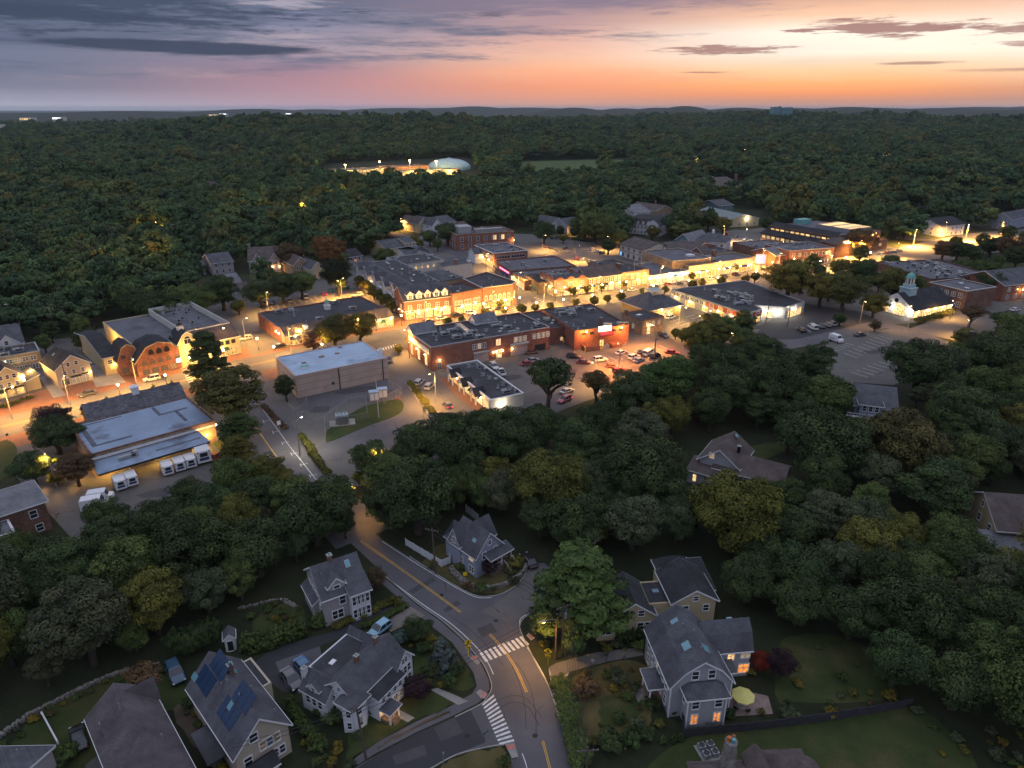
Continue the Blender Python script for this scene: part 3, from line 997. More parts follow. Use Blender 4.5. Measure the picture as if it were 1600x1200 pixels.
# ------------------------------------------------------------------ buildings
class Bld:
    def __init__(s,name,label,cat,o,ang,group=None):
        s.e = thing(name,label,cat,(o[0],o[1],0),ang,group)
        s.faces = {}
        s.o,s.ang = o,ang
    def local(s,x,y):
        dx,dy = x - s.o[0],y - s.o[1]
        c_,s_ = math.cos(s.ang),math.sin(s.ang)
        return dx * c_ + dy * s_,-dx * s_ + dy * c_
    def px(s,px,py,z=0):
        return s.local(*G(px,py,z))
    def rect(s,x0,y0,x1,y1,key=''):
        s.faces.update({key + 'F': ((x0,y0),(x1,y0)),key + 'R': ((x1,y0),(x1,y1)),key + 'B': ((x1,y1),(x0,y1)),key + 'L': ((x0,y1),(x0,y0))})
    def poly(s,pts,key=''):
        for i,p in enumerate(pts):
            s.faces[key + str(i)] = (p,pts[(i + 1) % len(pts)])
    # flat-roofed volume with a parapet
    def flat(s,poly,h,wall,roof=None,par=.6,z0=0.0,coping=None,key='',wname='wall'):
        roof = roof or MEMB
        if len(poly) == 4 and not isinstance(poly[0],tuple):
            x0,y0,x1,y1 = poly
            s.rect(x0,y0,x1,y1,key)
            poly = [(x0,y0),(x1,y0),(x1,y1),(x0,y1)]
        else:
            s.poly(poly,key)
        n = len(poly)
        cx,cy = sum(p[0] for p in poly) / n,sum(p[1] for p in poly) / n
        inn = inset(poly,.28)
        mb = MB()
        vs = [(x,y,z0) for x,y in poly] + [(x,y,h) for x,y in poly] + [(x,y,h) for x,y in inn] + [(x,y,h - par) for x,y in inn]
        fs = []
        for i in range(n):
            j = (i + 1) % n
            fs += [(i,j,n + j,n + i),(n + i,n + j,2 * n + j,2 * n + i),(2 * n + i,2 * n + j,3 * n + j,3 * n + i)]
        mb.add(vs,fs).obj(wname,wall,s.e)
        rf = MB().add([(x,y,h - par + .004) for x,y in inset(poly,.27)],[tuple(range(n))]).obj('roof',roof,s.e)
        if coping:
            o2 = inset(poly,-.06)
            i2 = inset(poly,.34)
            mb = MB()
            for i in range(n):
                j = (i + 1) % n
                q = [o2[i],o2[j],i2[j],i2[i]]
                mb.add([(x,y,h + .003) for x,y in q] + [(x,y,h + .10) for x,y in q] + [(o2[i][0],o2[i][1],h - .18),(o2[j][0],o2[j][1],h - .18)],
        [(4,5,6,7),(0,3,2,1),(2,3,7,6),(8,9,5,4)])
            mb.obj('coping',coping,s.e)
        return rf
    # gabled / hipped / gambrel volume
    def vol(s,x0,y0,x1,y1,ze,zr,axis='x',kind='gable',wall=None,roof=None,z0=0.0,ov=.4,key='',trim=None,inset_=None,ends=(1,1),brk=None):
        s.rect(x0,y0,x1,y1,key)
        T = (lambda t,u,z: (t,u,z)) if axis == 'x' else (lambda t,u,z: (u,t,z))
        (t0,t1,u0,u1) = (x0,x1,y0,y1) if axis == 'x' else (y0,y1,x0,x1)
        um = (u0 + u1) / 2
        if kind == 'gable':
            prof = [(u0,ze),(um,zr),(u1,ze)]
        elif kind == 'shed':
            prof = [(u0,ze),(u1,zr)]
        elif kind == 'gambrel':
            bu,bz = brk or (.22,.62)
            w_ = u1 - u0
            prof = [(u0,ze),(u0 + w_ * bu,ze + (zr - ze) * bz),(um,zr),(u1 - w_ * bu,ze + (zr - ze) * bz),(u1,ze)]
        else:
            prof = None
        wm = MB()
        if prof:
            full = [(u0,z0)] + prof + [(u1,z0)]
            n = len(full)
            vs = [T(t0,u,z) for u,z in full] + [T(t1,u,z) for u,z in full]
            wm.add(vs,[tuple(range(n)),tuple(range(n,2 * n))[::-1],(0,1,n + 1,n),(n - 1,n - 2,2 * n - 2,2 * n - 1)])
            if wall:
                wm.obj('wall',wall,s.e)
            # roof: thick skin with eaves and rakes
            ex = []
            k0,k1 = prof[0],prof[1]
            sl = (k1[1] - k0[1]) / (k1[0] - k0[0])
            ex.append((k0[0] - ov,k0[1] - sl * ov))
            ex += prof[1:-1]
            k0,k1 = prof[-1],prof[-2]
            sl = (k1[1] - k0[1]) / (k1[0] - k0[0])
            ex.append((k0[0] + ov,k0[1] + sl * ov))
            th = .20
            a0,a1 = t0 - ov * .8 * ends[0],t1 + ov * .8 * ends[1]
            n = len(ex)
            vs = [T(a,u,z + dz) for a in (a0,a1) for dz in (.02,th) for u,z in ex]
            fs = []
            for i in range(n - 1):
                fs += [(n + i,n + i + 1,3 * n + i + 1,3 * n + i),(i,2 * n + i,2 * n + i + 1,i + 1),(i,i + 1,n + i + 1,n + i),(2 * n + i,3 * n + i,3 * n + i + 1,2 * n + i + 1)]
            fs += [(0,n,3 * n,2 * n),(n - 1,3 * n - 1,4 * n - 1,2 * n - 1)]
            rf = MB().add(vs,fs).obj('roof',roof,s.e)
            if trim:
                tm = MB()
                for a,e_ in ((a0,ends[0]),(a1,ends[1])):
                    if not e_:
                        continue
                    sg = -1 if a == a0 else 1
                    for i in range(n - 1):
                        (ua,za),(ub,zb) = ex[i],ex[i + 1]
                        q = [T(a + sg * .012,ua,za - .10),T(a + sg * .012,ub,zb - .10),T(a + sg * .012,ub,zb + th + .015),T(a + sg * .012,ua,za + th + .015)]
                        q2 = [T(a - sg * .10,ua,za - .10),T(a - sg * .10,ub,zb - .10),T(a - sg * .10,ub,zb + .01),T(a - sg * .10,ua,za + .01)]
                        tm.add(q + q2,[(0,1,2,3),(0,4,5,1)])
                for i in (0,n - 1):
                    u,z = ex[i]
                    d = -.07 if i == 0 else .07
                    pa_,pb_ = T(a0,u,z - .02),T(a1,u + d,z + th - .03)
                    tm.box(min(pa_[0],pb_[0]),min(pa_[1],pb_[1]),pa_[2],max(pa_[0],pb_[0]),max(pa_[1],pb_[1]),pb_[2])
                tm.obj('trim',trim,s.e)
        else:                                           # hip
            d = (u1 - u0) / 2 if inset_ is None else inset_
            vs = [(x0,y0,z0),(x1,y0,z0),(x1,y1,z0),(x0,y1,z0),(x0,y0,ze),(x1,y0,ze),(x1,y1,ze),(x0,y1,ze)]
            wm.add(vs,[(0,1,5,4),(1,2,6,5),(2,3,7,6),(3,0,4,7)])
            if wall:
                wm.obj('wall',wall,s.e)
            sl = (zr - ze) / max(.1,(u1 - u0) / 2)
            e = ze - sl * ov * .6
            E_ = [T(t0 - ov,u0 - ov,e),T(t1 + ov,u0 - ov,e),T(t1 + ov,u1 + ov,e),T(t0 - ov,u1 + ov,e)]
            Rg = [T(t0 + d,um,zr),T(t1 - d,um,zr)]
            vs = E_ + [(p[0],p[1],p[2] + .2) for p in E_] + Rg
            fs = [(4,5,9,8),(5,6,9),(6,7,8,9),(7,4,8),(0,1,5,4),(1,2,6,5),(2,3,7,6),(3,0,4,7),(3,2,1,0)]
            rf = MB().add(vs,fs).obj('roof',roof,s.e)
            if trim:
                tm = MB()
                for i in range(4):
                    p,q = E_[i],E_[(i + 1) % 4]
                    tm.beam((p[0],p[1],p[2] + .09),(q[0],q[1],q[2] + .09),.10,.22)
                tm.obj('trim',trim,s.e)
        return rf
    def pos(s,face,t,out=0.0):
        (ax,ay),(bx,by) = s.faces[face]
        L = math.hypot(bx - ax,by - ay)
        dx,dy = (bx - ax) / L,(by - ay) / L
        return ax + dx * t + dy * out,ay + dy * t - dx * out,math.atan2(dy,dx),L
    def win(s,face,t,z,w,h,pane='house',style='dh',frame=WHITE,name='window',label=None):
        x,y,a,L = s.pos(face,t,0)
        fm,pm = win_meshes(w,h,style)
        key = (fm.name,frame.name)
        if key not in PANES:
            m2 = fm.copy()
            m2.materials.append(frame)
            PANES[key] = m2
        fo = link(name,PANES[key],s.e)
        fo.location = (x,y,z)
        fo.rotation_euler = (0,0,a)
        pmat = pane_mat(pane)
        key = (pm.name,pmat.name)
        if key not in PANES:
            m2 = pm.copy()
            m2.materials.append(pmat)
            PANES[key] = m2
        po = link('pane',PANES[key],fo)
        if label:
            fo['label'] = label
        return fo
    def row(s,face,n,z,w,h,pane='house',style='dh',a=0.0,b=0.0,frame=WHITE,name='window'):
        L = s.pos(face,0)[3]
        for i in range(n):
            s.win(face,a + (L - a - b) * (i + .5) / n,z,w,h,pane,style,frame,name)
    def band(s,face,z0,z1,mat,out=.06,a=0.0,b=0.0,name='band'):
        x,y,ang,L = s.pos(face,0)
        o = MB().box(a,-out,z0,L - b,.02,z1).obj(name,mat,s.e)
        o.location = (x,y,0)
        o.rotation_euler = (0,0,ang)
        return o
    def boxp(s,name,x0,y0,z0,x1,y1,z1,mat,parent=None):
        return MB().box(x0,y0,z0,x1,y1,z1).obj(name,mat,parent or s.e)
    def chimney(s,x,y,z0,z1,w=.7,mat=BRICK,cap=None):
        ch = MB().box(x - w / 2,y - w / 2,z0,x + w / 2,y + w / 2,z1).obj('chimney',mat,s.e)
        MB().box(x - w / 2 - .08,y - w / 2 - .08,z1 + .003,x + w / 2 + .08,y + w / 2 + .08,z1 + .14).obj('chimney_cap',cap or CONC,ch)
        MB().lathe([(.14,z1 + .14),(.12,z1 + .5)],x,y,8).obj('chimney_pot',COPPER if cap is None else cap,ch)
    def lamp(s,face,t,z,power=300,col=SOD,out=.45,bulb=None,glow=True):
        x,y,a,L = s.pos(face,t,out)
        o = MB().box(-.16,-.1,-.12,.16,.1,.12).obj('wall_lamp',bulb or BULB,s.e)
        o.location = (x,y,z)
        o.rotation_euler = (0,0,a)
        x2,y2,_,_ = s.pos(face,t,out + .35)
        lamp_light(s.e,(x2,y2,z - .25),power * .7,col)
    def units(s,spots,z,big=1.0):
        """rooftop machines at (x, y, kind)"""
        for (x,y,k,rz) in spots:
            u = rooftop_unit(k)
            o = u.copy()
            COL.objects.link(o)
            o.parent = s.e
            o.location = (x,y,z)
            o.rotation_euler = (0,0,rz)
            o.scale = (big,) * 3
            for ch in UNITS[k][1]:
                d = ch.copy()
                COL.objects.link(d)
                d.parent = o
    def scatter(s,x0,y0,x1,y1,n,z,seed=0,kinds=(0,0,1,1,2,3,3,4),big=1.0):
        g = random.Random(seed)
        sp,tries = [],0
        while len(sp) < n and tries < 400:
            tries += 1
            x,y = g.uniform(x0,x1),g.uniform(y0,y1)
            if all(math.hypot(x - a[0],y - a[1]) > 2.6 * big for a in sp):
                sp.append((x,y,g.choice(kinds),g.choice((0,0,1.571,.02))))
        s.units(sp,z,big)
UNITS = {}
def rooftop_unit(k):
    if k not in UNITS:
        ch = []
        if k == 0:                                     # packaged air conditioner
            mb = MB().box(-1.3,-.8,.12,1.3,.8,1.15)
            mb.box(-1.4,-.5,.25,-1.3,.5,1.0)
            o = bpy.data.objects.new('rooftop_unit',mb.mesh('rooftop_unit'))
            f = MB().lathe([(.55,1.152),(.55,1.24),(.45,1.26)],.6,0,12)
            f.lathe([(.3,1.152),(.3,1.2)],-.6,0,10)
            f.box(-1.0,-.83,.35,.9,-.803,.95)
            c2 = bpy.data.objects.new('fan',f.mesh('fan'))
        elif k == 1:                                   # condenser
            o = bpy.data.objects.new('rooftop_unit',MB().box(-.5,-.5,.1,.5,.5,.95).box(-.6,-.6,0,.6,.6,.1).mesh('rooftop_unit'))
            c2 = bpy.data.objects.new('fan',MB().lathe([(.4,.952),(.4,1.02),(.3,1.04)],n=12).box(-.4,-.52,.2,.4,-.503,.85).mesh('fan'))
        elif k == 2:                                   # mushroom exhaust
            o = bpy.data.objects.new('rooftop_vent',MB().lathe([(.35,0),(.35,.5),(.62,.55),(.66,.72),(.4,.95),(.1,1.02)],n=12).mesh('rooftop_vent'))
            c2 = None
        elif k == 3:                                   # small vent pipe on a kerb
            o = bpy.data.objects.new('rooftop_vent',MB().box(-.35,-.35,0,.35,.35,.3).lathe([(.14,.3),(.14,1.0),(.24,1.02),(.2,1.2)],n=8).mesh('rooftop_vent'))
            c2 = None
        elif k == 4:                                   # low duct
            o = bpy.data.objects.new('rooftop_duct',MB().box(-1.9,-.35,.2,1.2,.35,.8).box(1.2,-.5,0,2.1,.5,1.3).box(-1.9,-.3,0,-1.3,.3,.2).mesh('rooftop_duct'))
            c2 = None
        else:                                          # skylight kerb
            o = bpy.data.objects.new('roof_light',MB().box(-.7,-.5,0,.7,.5,.28).mesh('roof_light'))
            c2 = bpy.data.objects.new('pane',MB().box(-.62,-.42,.283,.62,.42,.34).mesh('pane'))
        o.data.materials.append(UNITM if k != 5 else GREYM)
        if c2:
            c2.data.materials.append(UNITD if k != 5 else SIGNW)
            ch.append(c2)
        UNITS[k] = (o,ch)
    return UNITS[k][0]
def inset(poly,d):
    """move each edge of a CCW polygon inward by d"""
    n,out = len(poly),[]
    for i in range(n):
        p0,p1,p2 = poly[i - 1],poly[i],poly[(i + 1) % n]
        e1,e2 = (p1[0] - p0[0],p1[1] - p0[1]),(p2[0] - p1[0],p2[1] - p1[1])
        l1,l2 = math.hypot(*e1),math.hypot(*e2)
        n1,n2 = (-e1[1] / l1,e1[0] / l1),(-e2[1] / l2,e2[0] / l2)
        k = 1 + n1[0] * n2[0] + n1[1] * n2[1]
        k = max(k,.3)
        out.append((p1[0] + (n1[0] + n2[0]) / k * d,p1[1] + (n1[1] + n2[1]) / k * d))
    return out
def frame_px(A,B,C,h):
    """rectangle seen in the photo: A -> B front edge (left to right), C the back corner above B (or A), all at height h -> origin, angle, width, depth"""
    a,b,cc = G(*A,h),G(*B,h),G(*C,h)
    dx,dy = b[0] - a[0],b[1] - a[1]
    w = math.hypot(dx,dy)
    d = (-(dy) * (cc[0] - a[0]) + dx * (cc[1] - a[1])) / w
    return a,math.atan2(dy,dx),w,d
def letters(text,size,mat,loc,rot,parent,depth=.04):
    cu = bpy.data.curves.new('lettering','FONT')
    cu.body = text
    cu.size = size
    cu.extrude = depth
    cu.align_x = 'CENTER'
    o = bpy.data.objects.new('lettering',cu)
    COL.objects.link(o)
    o.parent = parent
    o.location = loc
    o.rotation_euler = rot
    cu.materials.append(mat)
    return o
# ------------------------------------------------------------------ ground: one sheet to the horizon, flat under the town, low hills beyond
def zat(px,py,r):
    """height that shows on photo row py at ground range r in the direction of column px"""
    gx,gy = G(px,400)
    k = r / math.hypot(gx,gy)
    x,y = gx * k,gy * k
    v = (py - 600.0) / FPX
    return x,y,CAMZ + (-y * ST - v * y * CT) / (CT - v * ST)
HILLS = []
for px,py,r,wl,wr in ((470,196,1750,330,420),(640,193.5,1900,400,450),(800,199,2000,300,450),(360,203,2000,240,420),(1060,188.5,3000,400,500),(1190,185.5,2900,420,500),
        (1330,190,2800,380,500),(1500,197,3000,450,600),(930,195,2700,400,500),(1600,200,2300,380,450)):
    x,y,z = zat(px,py,r)
    HILLS.append((x,y,z,wl,wr,math.atan2(x,y)))
FARH = []
for px,py,r,wl,wr in ((240,173.5,7000,1000,900),(110,176,7500,800,900),(430,170,8500,900,1000),(520,170.5,8800,700,1000),(700,168.5,9000,1000,1200),(890,168,6500,420,900),(960,169,6700,420,900),
        (1050,165.5,6200,330,800),(1010,168,6300,420,800),(1130,168,6500,520,800),(1290,167,6600,600,900),(1210,168.5,7000,600,900),(1420,168.5,7500,900,900),(1560,171,6500,900,1000),
        (745,166,9500,700,1500),(820,168,9500,1200,1500),(640,168.5,9500,1200,1500),(1585,165,11000,1100,2000),(1480,167,11000,1200,2000),(1300,168,11000,1500,2000)):
    x,y,z = zat(px,py,r)
    FARH.append((x,y,z,wl,wr,math.atan2(x,y)))
def ground_z(x,y):
    r = math.hypot(x,y)
    if r < 1000:
        return 0.0
    a = math.atan2(x,y)
    z = 0.0
    for hx,hy,hz,wl,wr,ha in HILLS + FARH:
        hr = math.hypot(hx,hy)
        dl,dr = (a - ha) * hr / wl,(r - hr) / wr
        q = dl * dl + dr * dr
        if q < 12:
            z = max(z,hz * math.exp(-q)) if hz > 0 else z
    s = min(1,max(0,(r - 1000) / 500))
    return z * s * s * (3 - 2 * s)
def polar_ground():
    az = [math.radians(a) for a in range(-180,-60,10)] + [math.radians(-60 + .5 * i) for i in range(241)] + [math.radians(a) for a in range(70,180,10)]
    rs = [0.0] + [40 * 1.5 ** i for i in range(8)]
    r = 1000
    while r < 42000:
        rs.append(r)
        r *= 1.035
    n = len(az)
    vs = [(0,0,0)]
    for r in rs[1:]:
        vs += [(r * math.sin(a),r * math.cos(a),ground_z(r * math.sin(a),r * math.cos(a)) if abs(a) < 1.06 else 0.0) for a in az]
    fs = [(0,1 + (k + 1) % n,1 + k) for k in range(n)]
    for i in range(len(rs) - 2):
        for k in range(n):
            k2 = (k + 1) % n
            fs.append((1 + i * n + k,1 + i * n + k2,1 + (i + 1) * n + k2,1 + (i + 1) * n + k))
    o = MB().add(vs,fs).obj('ground',UNDER,None,True)
    o['kind'] = 'structure'
polar_ground()
# ------------------------------------------------------------------ town paving
WKS,BRS,RDS = .03,.045,.07
sheet('town_pavement',[(-120,720),(-60,600),(0,566),(60,545),(150,515),(330,478),(470,440),(560,405),(600,385),(640,372),(700,362),(830,366),(900,370),(980,392),(1040,378),(1100,368),(1190,356),(1300,376),(1340,372),(1400,388),(1500,366),(1660,352),(1700,380),(1500,400),(1450,430),(1540,455),(1700,480),(1650,500),(1420,505),(1330,512),(1240,545),(1120,575),
        (980,604),(880,640),(780,690),(560,760),(440,780),(120,850),(20,740)],WKS,LOT)
sheet('brick_pavement',[(-60,668),(0,632),(60,612),(160,588),(290,562),(405,538),(600,502),(640,492),(820,466),(840,470),(800,512),(640,548),(640,590),(600,562),(440,590),(300,618),(190,650),(60,690),(-60,720)],BRS,BRWALK)
sheet('plaza_drive',[(150,605),(197,598),(168,562),(140,548),(128,560)],BRS + .01,WALK)
sheet('side_drive',[(83,622),(104,618),(78,585),(62,590)],BRS + .01,WALK)
line('main_street',[(-160,712),(0,668),(100,644),(200,617),(300,592),(400,569),(500,548),(600,528),(700,509),(800,491),(900,475),(1000,461),(1100,446),(1200,432),(1300,415),(1400,396),(1500,379),(1640,358)],14.5,RDS,ASPH)
line('side_street',[(826,484),(806,456),(780,432),(745,409),(700,389),(650,373),(590,362)],10,RDS + .01,ASPH)
line('south_street',[(600,532),(622,556),(650,586),(684,622),(722,664),(752,700)],13,RDS + .01,ASPH)
line('east_road',[(748,705),(800,660),(882,624),(965,597),(1050,566),(1120,536),(1170,512)],9,RDS + .015,ASPH)
line('lot_road',[(1080,562),(1170,548),(1250,536),(1320,520),(1380,509),(1430,521),(1500,548)],7,RDS,ASPH)
line('crossing_street',[(1660,402),(1560,390),(1470,378),(1400,372)],10,RDS + .02,ASPH)
line('depot_road',[(375,578),(390,612),(414,660),(446,706),(484,752),(524,796),(568,842)],11.0,RDS + .012,ASPH)
sheet('shop_car_park',[(360,500),(375,477),(470,462),(560,446),(612,468),(612,498),(430,545),(392,556)],.055,LOT)
sheet('red_lit_car_park',[(690,556),(760,600),(850,628),(960,600),(1080,560),(1130,522),(1060,522),(985,536),(870,552),(800,565)],.056,LOT)
sheet('bank_car_park',[(1036,512),(1062,484),(1160,514),(1170,526),(1110,552),(1056,530)],.057,LOT)
sheet('right_car_park',[(1180,512),(1256,474),(1340,486),(1372,500),(1250,530),(1170,532)],.058,ASPHD)
sheet('striped_car_park',[(1262,548),(1330,522),(1410,511),(1476,540),(1450,580),(1396,602),(1310,596)],.059,LOT)
sheet('east_car_park',[(1410,518),(1500,486),(1640,488),(1640,522),(1520,536)],.061,LOT)
sheet('north_car_park',[(806,372),(900,370),(965,380),(1010,402),(930,418),(850,404),(800,392)],.062,LOT)
sheet('office_car_park',[(1090,372),(1150,358),(1195,364),(1188,394),(1105,398)],.063,LOT)
sheet('post_office_yard',[(120,790),(150,770),(335,690),(372,715),(330,770),(190,830)],.064,LOT)
sheet('left_car_park',[(48,560),(60,534),(140,524),(168,545),(150,570),(96,582)],.065,LOT)
sheet('depot_yard',[(418,640),(470,620),(608,592),(640,604),(668,648),(600,670),(500,700),(470,690)],.066,LOT)
sheet('depot_asphalt',[(462,622),(606,592),(636,604),(652,632),(560,628),(470,642)],.075,ASPH)
line('depot_loop_road',[(640,590),(652,620),(652,648),(610,668),(555,685),(515,705),(506,722)],8,.087,ASPH)
slab('depot_lawn',smooth([(510,691),(513,672),(560,640),(590,630),(622,625),(631,636),(618,650),(570,668),(525,687),(510,691)],4)[:-1],.16,GRASS)
sheet('depot_kerb_bed',[(633,598),(641,596),(668,628),(692,662),(684,666),(656,632)],.09,WALK)
sheet('post_office_lawn',[(330,690),(372,676),(392,700),(362,716)],.09,GRASS)
sheet('corner_lawn',[(-40,720),(0,690),(20,692),(26,712),(10,745),(-40,770)],.09,GRASS)
sheet('far_playing_field',[(806,262),(812,254),(900,250),(980,250),(985,258),(905,270),(815,275)],.1,FIELD)
sheet('far_lawn',[(1080,248),(1084,243),(1120,244),(1118,250)],.1,FIELD)
sheet('green_verge',[(1480,440),(1500,415),(1620,400),(1640,430),(1560,455)],.1,GRASS)
sheet('house_lawn',[(390,428),(470,414),(480,424),(400,438)],.1,GRASS)
# ------------------------------------------------------------------ the foreground street
road_l = [(520,815),(547,848),(600,897),(652,942),(688,967),(720,995),(736,1014),(755,1037),(766,1061),(768,1076),(761,1089),(751,1100),(711,1120),(650,1147),(587,1181),(520,1220),(500,1240)]
road_b = [(600,1240),(674,1199),(713,1178),(761,1167),(789,1163),(797,1180),(806,1240)]
road_r = [(908,1240),(895,1197),(891,1172),(874,1115),(857,1072),(837,1036),(824,1009),(815,990),(812,978),(817,968),(826,961),(842,948),(872,936),(880,905),(850,880),(826,880),(820,898),(808,914),(787,927),(768,932),(747,932),(723,922),(680,897),(640,871),(597,843),(560,812)]
road = sheet('curved_road',road_l + road_b + road_r,.04,ASPH)
sheet('side_road_patch',[(752,957),(790,932),(812,914),(828,886),(848,884),(862,905),(842,946),(818,966),(796,973)],.048,LOT)
sheet('side_street_asphalt',[(587,1181),(650,1147),(711,1120),(735,1109),(760,1160),(713,1178),(674,1199),(600,1240),(500,1240)],.046,ASPHD)
line('kerb_line',[(597,846),(640,874),(680,899),(723,924),(747,934),(768,934)],.13,.056,PAINTW,road)
line('edge_line',[(600,900),(661,945),(701,972),(731,998),(752,1020)],.14,.056,PAINTW,road)
line('edge_line',[(752,1021),(763,1037),(771,1054)],.12,.056,PAINTW,road)
line('edge_line',[(824,1012),(842,1042),(856,1070),(871,1112),(888,1172),(898,1215)],.13,.056,PAINTW,road)
line('edge_line',[(812,976),(813,968),(820,962),(826,960)],.13,.057,PAINTW,road)
line('edge_line',[(816,1178),(822,1195),(826,1215)],.12,.056,PAINTW,road)
for a_,b_ in (([(563,845),(640,899),(720,957)],1),([(765,991),(787,1016),(806,1045),(823,1082)],1),([(848,1158),(859,1200),(862,1215)],1)):
    for d_ in (-1.1,1.1):
        line('centre_line',[(x + d_,y - d_ * .5) for x,y in a_],.11,.056,PAINTY,road)
kerbs = []
for nm,ks in (('left_kerb',[(600,899),(652,943),(688,968),(720,996),(736,1015),(755,1038),(766,1062),(768,1077),(761,1090),(751,1101),(711,1121)]),('right_kerb',[(895,1199),(891,1172),(874,1115),(857,1072),(837,1036),(824,1009),(815,990),(812,978),(817,968),(826,961)]),
        ('corner_kerb',[(824,884),(820,898),(808,914),(787,927),(768,932),(747,932),(723,922),(680,896),(640,870)]),('lower_kerb',[(640,1218),(674,1201),(713,1180),(761,1168),(788,1164)])):
    mb = MB()
    pts = smooth([G(*k) for k in ks],3)
    for p,q in zip(pts[:-1],pts[1:]):
        mb.beam((*p,.07),(*q,.07),.14,.14)
    o = mb.obj(nm,CONC)
    o['kind'] = 'structure'
# crosswalks, stripe by stripe
def crosswalk(a0,a1,b0,b1,n,k=.5):
    A0,A1,B0,B1 = [Vector(G(*p)) for p in (a0,a1,b0,b1)]
    for i in range(n):
        t,w = i / (n - 1),k / (n - 1) / 2
        q = [A0.lerp(A1,t - w),A0.lerp(A1,t + w),B0.lerp(B1,t + w),B0.lerp(B1,t - w)]
        mb = MB()
        ins = []
        g = random.Random(i)
        mb.add([(p.x,p.y,.058) for p in q],[(0,1,2,3)])
        mb.obj('crosswalk_stripe',PAINTW,road)
crosswalk((751,1020),(813,995),(761,1034),(825,1008),10,.58)
crosswalk((754,1102),(780,1163),(772,1087),(803,1157),12,.5)
for a_ in ([(733,1028),(740,1024),(751,1036),(746,1040)],[(744,1083),(750,1078),(762,1085),(757,1093),(751,1092)],[(822,994),(826,990),(836,998),(830,1002)],[(789,1164),(804,1162),(810,1184),(800,1186)]):
    sheet('kerb_ramp',a_,.15,WALK)
PADR = M('red tactile pad',(.45,.16,.13),.8)
for a_ in ([(737,1029),(743,1025),(747,1030),(741,1033)],[(753,1083),(757,1084),(758,1091),(754,1090)],[(827,994),(830,993),(834,997),(830,999)],[(791,1166),(803,1164),(805,1171),(793,1173)]):
    sheet('tactile_pad',a_,.16,PADR)
# pavement strips, drives, lawns round the front houses
sheet('left_footway',[(600,902),(652,946),(688,971),(720,999),(735,1017),(753,1040),(764,1063),(765,1077),(757,1089),(747,1099),(709,1118),(650,1145),(586,1178),(560,1195),(548,1190),(590,1160),(650,1128),(700,1106),(738,1084),(745,1072),(740,1052),(726,1032),(706,1004),(676,980),(640,950),(592,908)],.05,ASPH)
sheet('footway_verge',[(590,1172),(650,1138),(700,1117),(694,1113),(640,1138),(600,1160)],.06,SOIL)
sheet('right_footway',[(857,1045),(866,1041),(890,1050),(884,1064),(868,1072),(872,1098),(868,1100),(862,1075)],.05,WALK)
sheet('brick_drive',[(857,1043),(870,1036),(930,1020),(1000,1012),(1006,1024),(950,1034),(890,1050),(866,1066)],.06,LOT)
sheet('front_lawn',[(540,1200),(545,1150),(560,1130),(615,1100),(680,1080),(720,1090),(700,1104),(650,1126),(590,1158),(548,1188)],.05,GRASS)
sheet('side_lawn',[(640,1070),(650,1020),(640,985),(668,985),(700,1010),(726,1040),(738,1060),(735,1078),(690,1075)],.052,GRASS)
sheet('front_path',[(598,1108),(612,1103),(648,1122),(637,1129)],.06,WALK)
sheet('side_path',[(672,1078),(684,1075),(732,1096),(716,1102)],.06,WALK)
sheet('middle_drive',[(392,1040),(430,1010),(520,988),(600,948),(640,940),(652,948),(610,965),(560,985),(500,1010),(480,1085),(440,1080),(400,1050)],.045,ASPHD)
sheet('gravel_pad',[(600,972),(642,948),(664,962),(610,988)],.055,GRAVEL)
sheet('car_stand',[(430,1035),(500,1010),(505,1040),(470,1085),(448,1075)],.055,ASPH)
sheet('upper_garden',[(395,985),(400,965),(440,945),(470,948),(475,970),(430,982)],.05,GRASS)
sheet('left_lawn',[(0,1190),(60,1115),(180,1055),(260,1050),(300,1090),(270,1110),(180,1130),(170,1200),(0,1240)],.045,GRASS)
sheet('gravel_terrace',[(268,1108),(300,1094),(320,1110),(340,1160),(352,1185),(300,1165)],.05,SOIL)
sheet('lower_drive',[(134,1195),(160,1175),(180,1185),(175,1215),(130,1220)],.055,LOT)
sheet('right_lawn',[(1000,1210),(1060,1160),(1150,1140),(1250,1128),(1400,1100),(1480,1140),(1500,1240),(1000,1240)],.045,GRASS)
sheet('upper_right_lawn',[(1215,1100),(1215,1010),(1270,990),(1350,1010),(1400,1070),(1380,1095)],.045,GRASS)
sheet('garden_lawn',[(936,1110),(940,1090),(975,1088),(1000,1100),(1000,1120),(950,1140)],.055,GRASS)
sheet('garden_bed',[(880,1070),(930,1040),(1010,1040),(1020,1120),(1000,1150),(930,1160),(900,1150)],.045,DRYG)
sheet('patio',[(1132,1090),(1165,1080),(1200,1088),(1208,1116),(1140,1120)],.06,DECK)
sheet('corner_bank',[(660,880),(740,925),(800,920),(824,890),(800,870),(740,850),(690,850)],.03,DRYG)
sheet('bottom_lawn',[(680,1203),(713,1183),(761,1172),(786,1170),(800,1240),(660,1240)],.05,DRYG)
sheet('house_lawn',[(1120,710),(1160,700),(1220,690),(1225,705),(1180,720)],.05,GRASS)
FARKEEP = []
BUILT = []
DBG = False
def house(name,label,A,B,C,h,cat='house',group=None):
    o,a,w,d = frame_px(A,B,C,h)
    b = Bld(name,label,cat,o,a,group)
    b.w,b.d,b.h = w,d,h
    cx,cy = w / 2,d / 2
    c_,s_ = math.cos(a),math.sin(a)
    BUILT.append((o[0] + cx * c_ - cy * s_,o[1] + cx * s_ + cy * c_,max(w,d) / 2))
    if DBG:
        print('%-22s w %.1f d %.1f h %.1f ang %.0f at %.0f %.0f' % (name,w,d,h,math.degrees(a),*o))
    return b
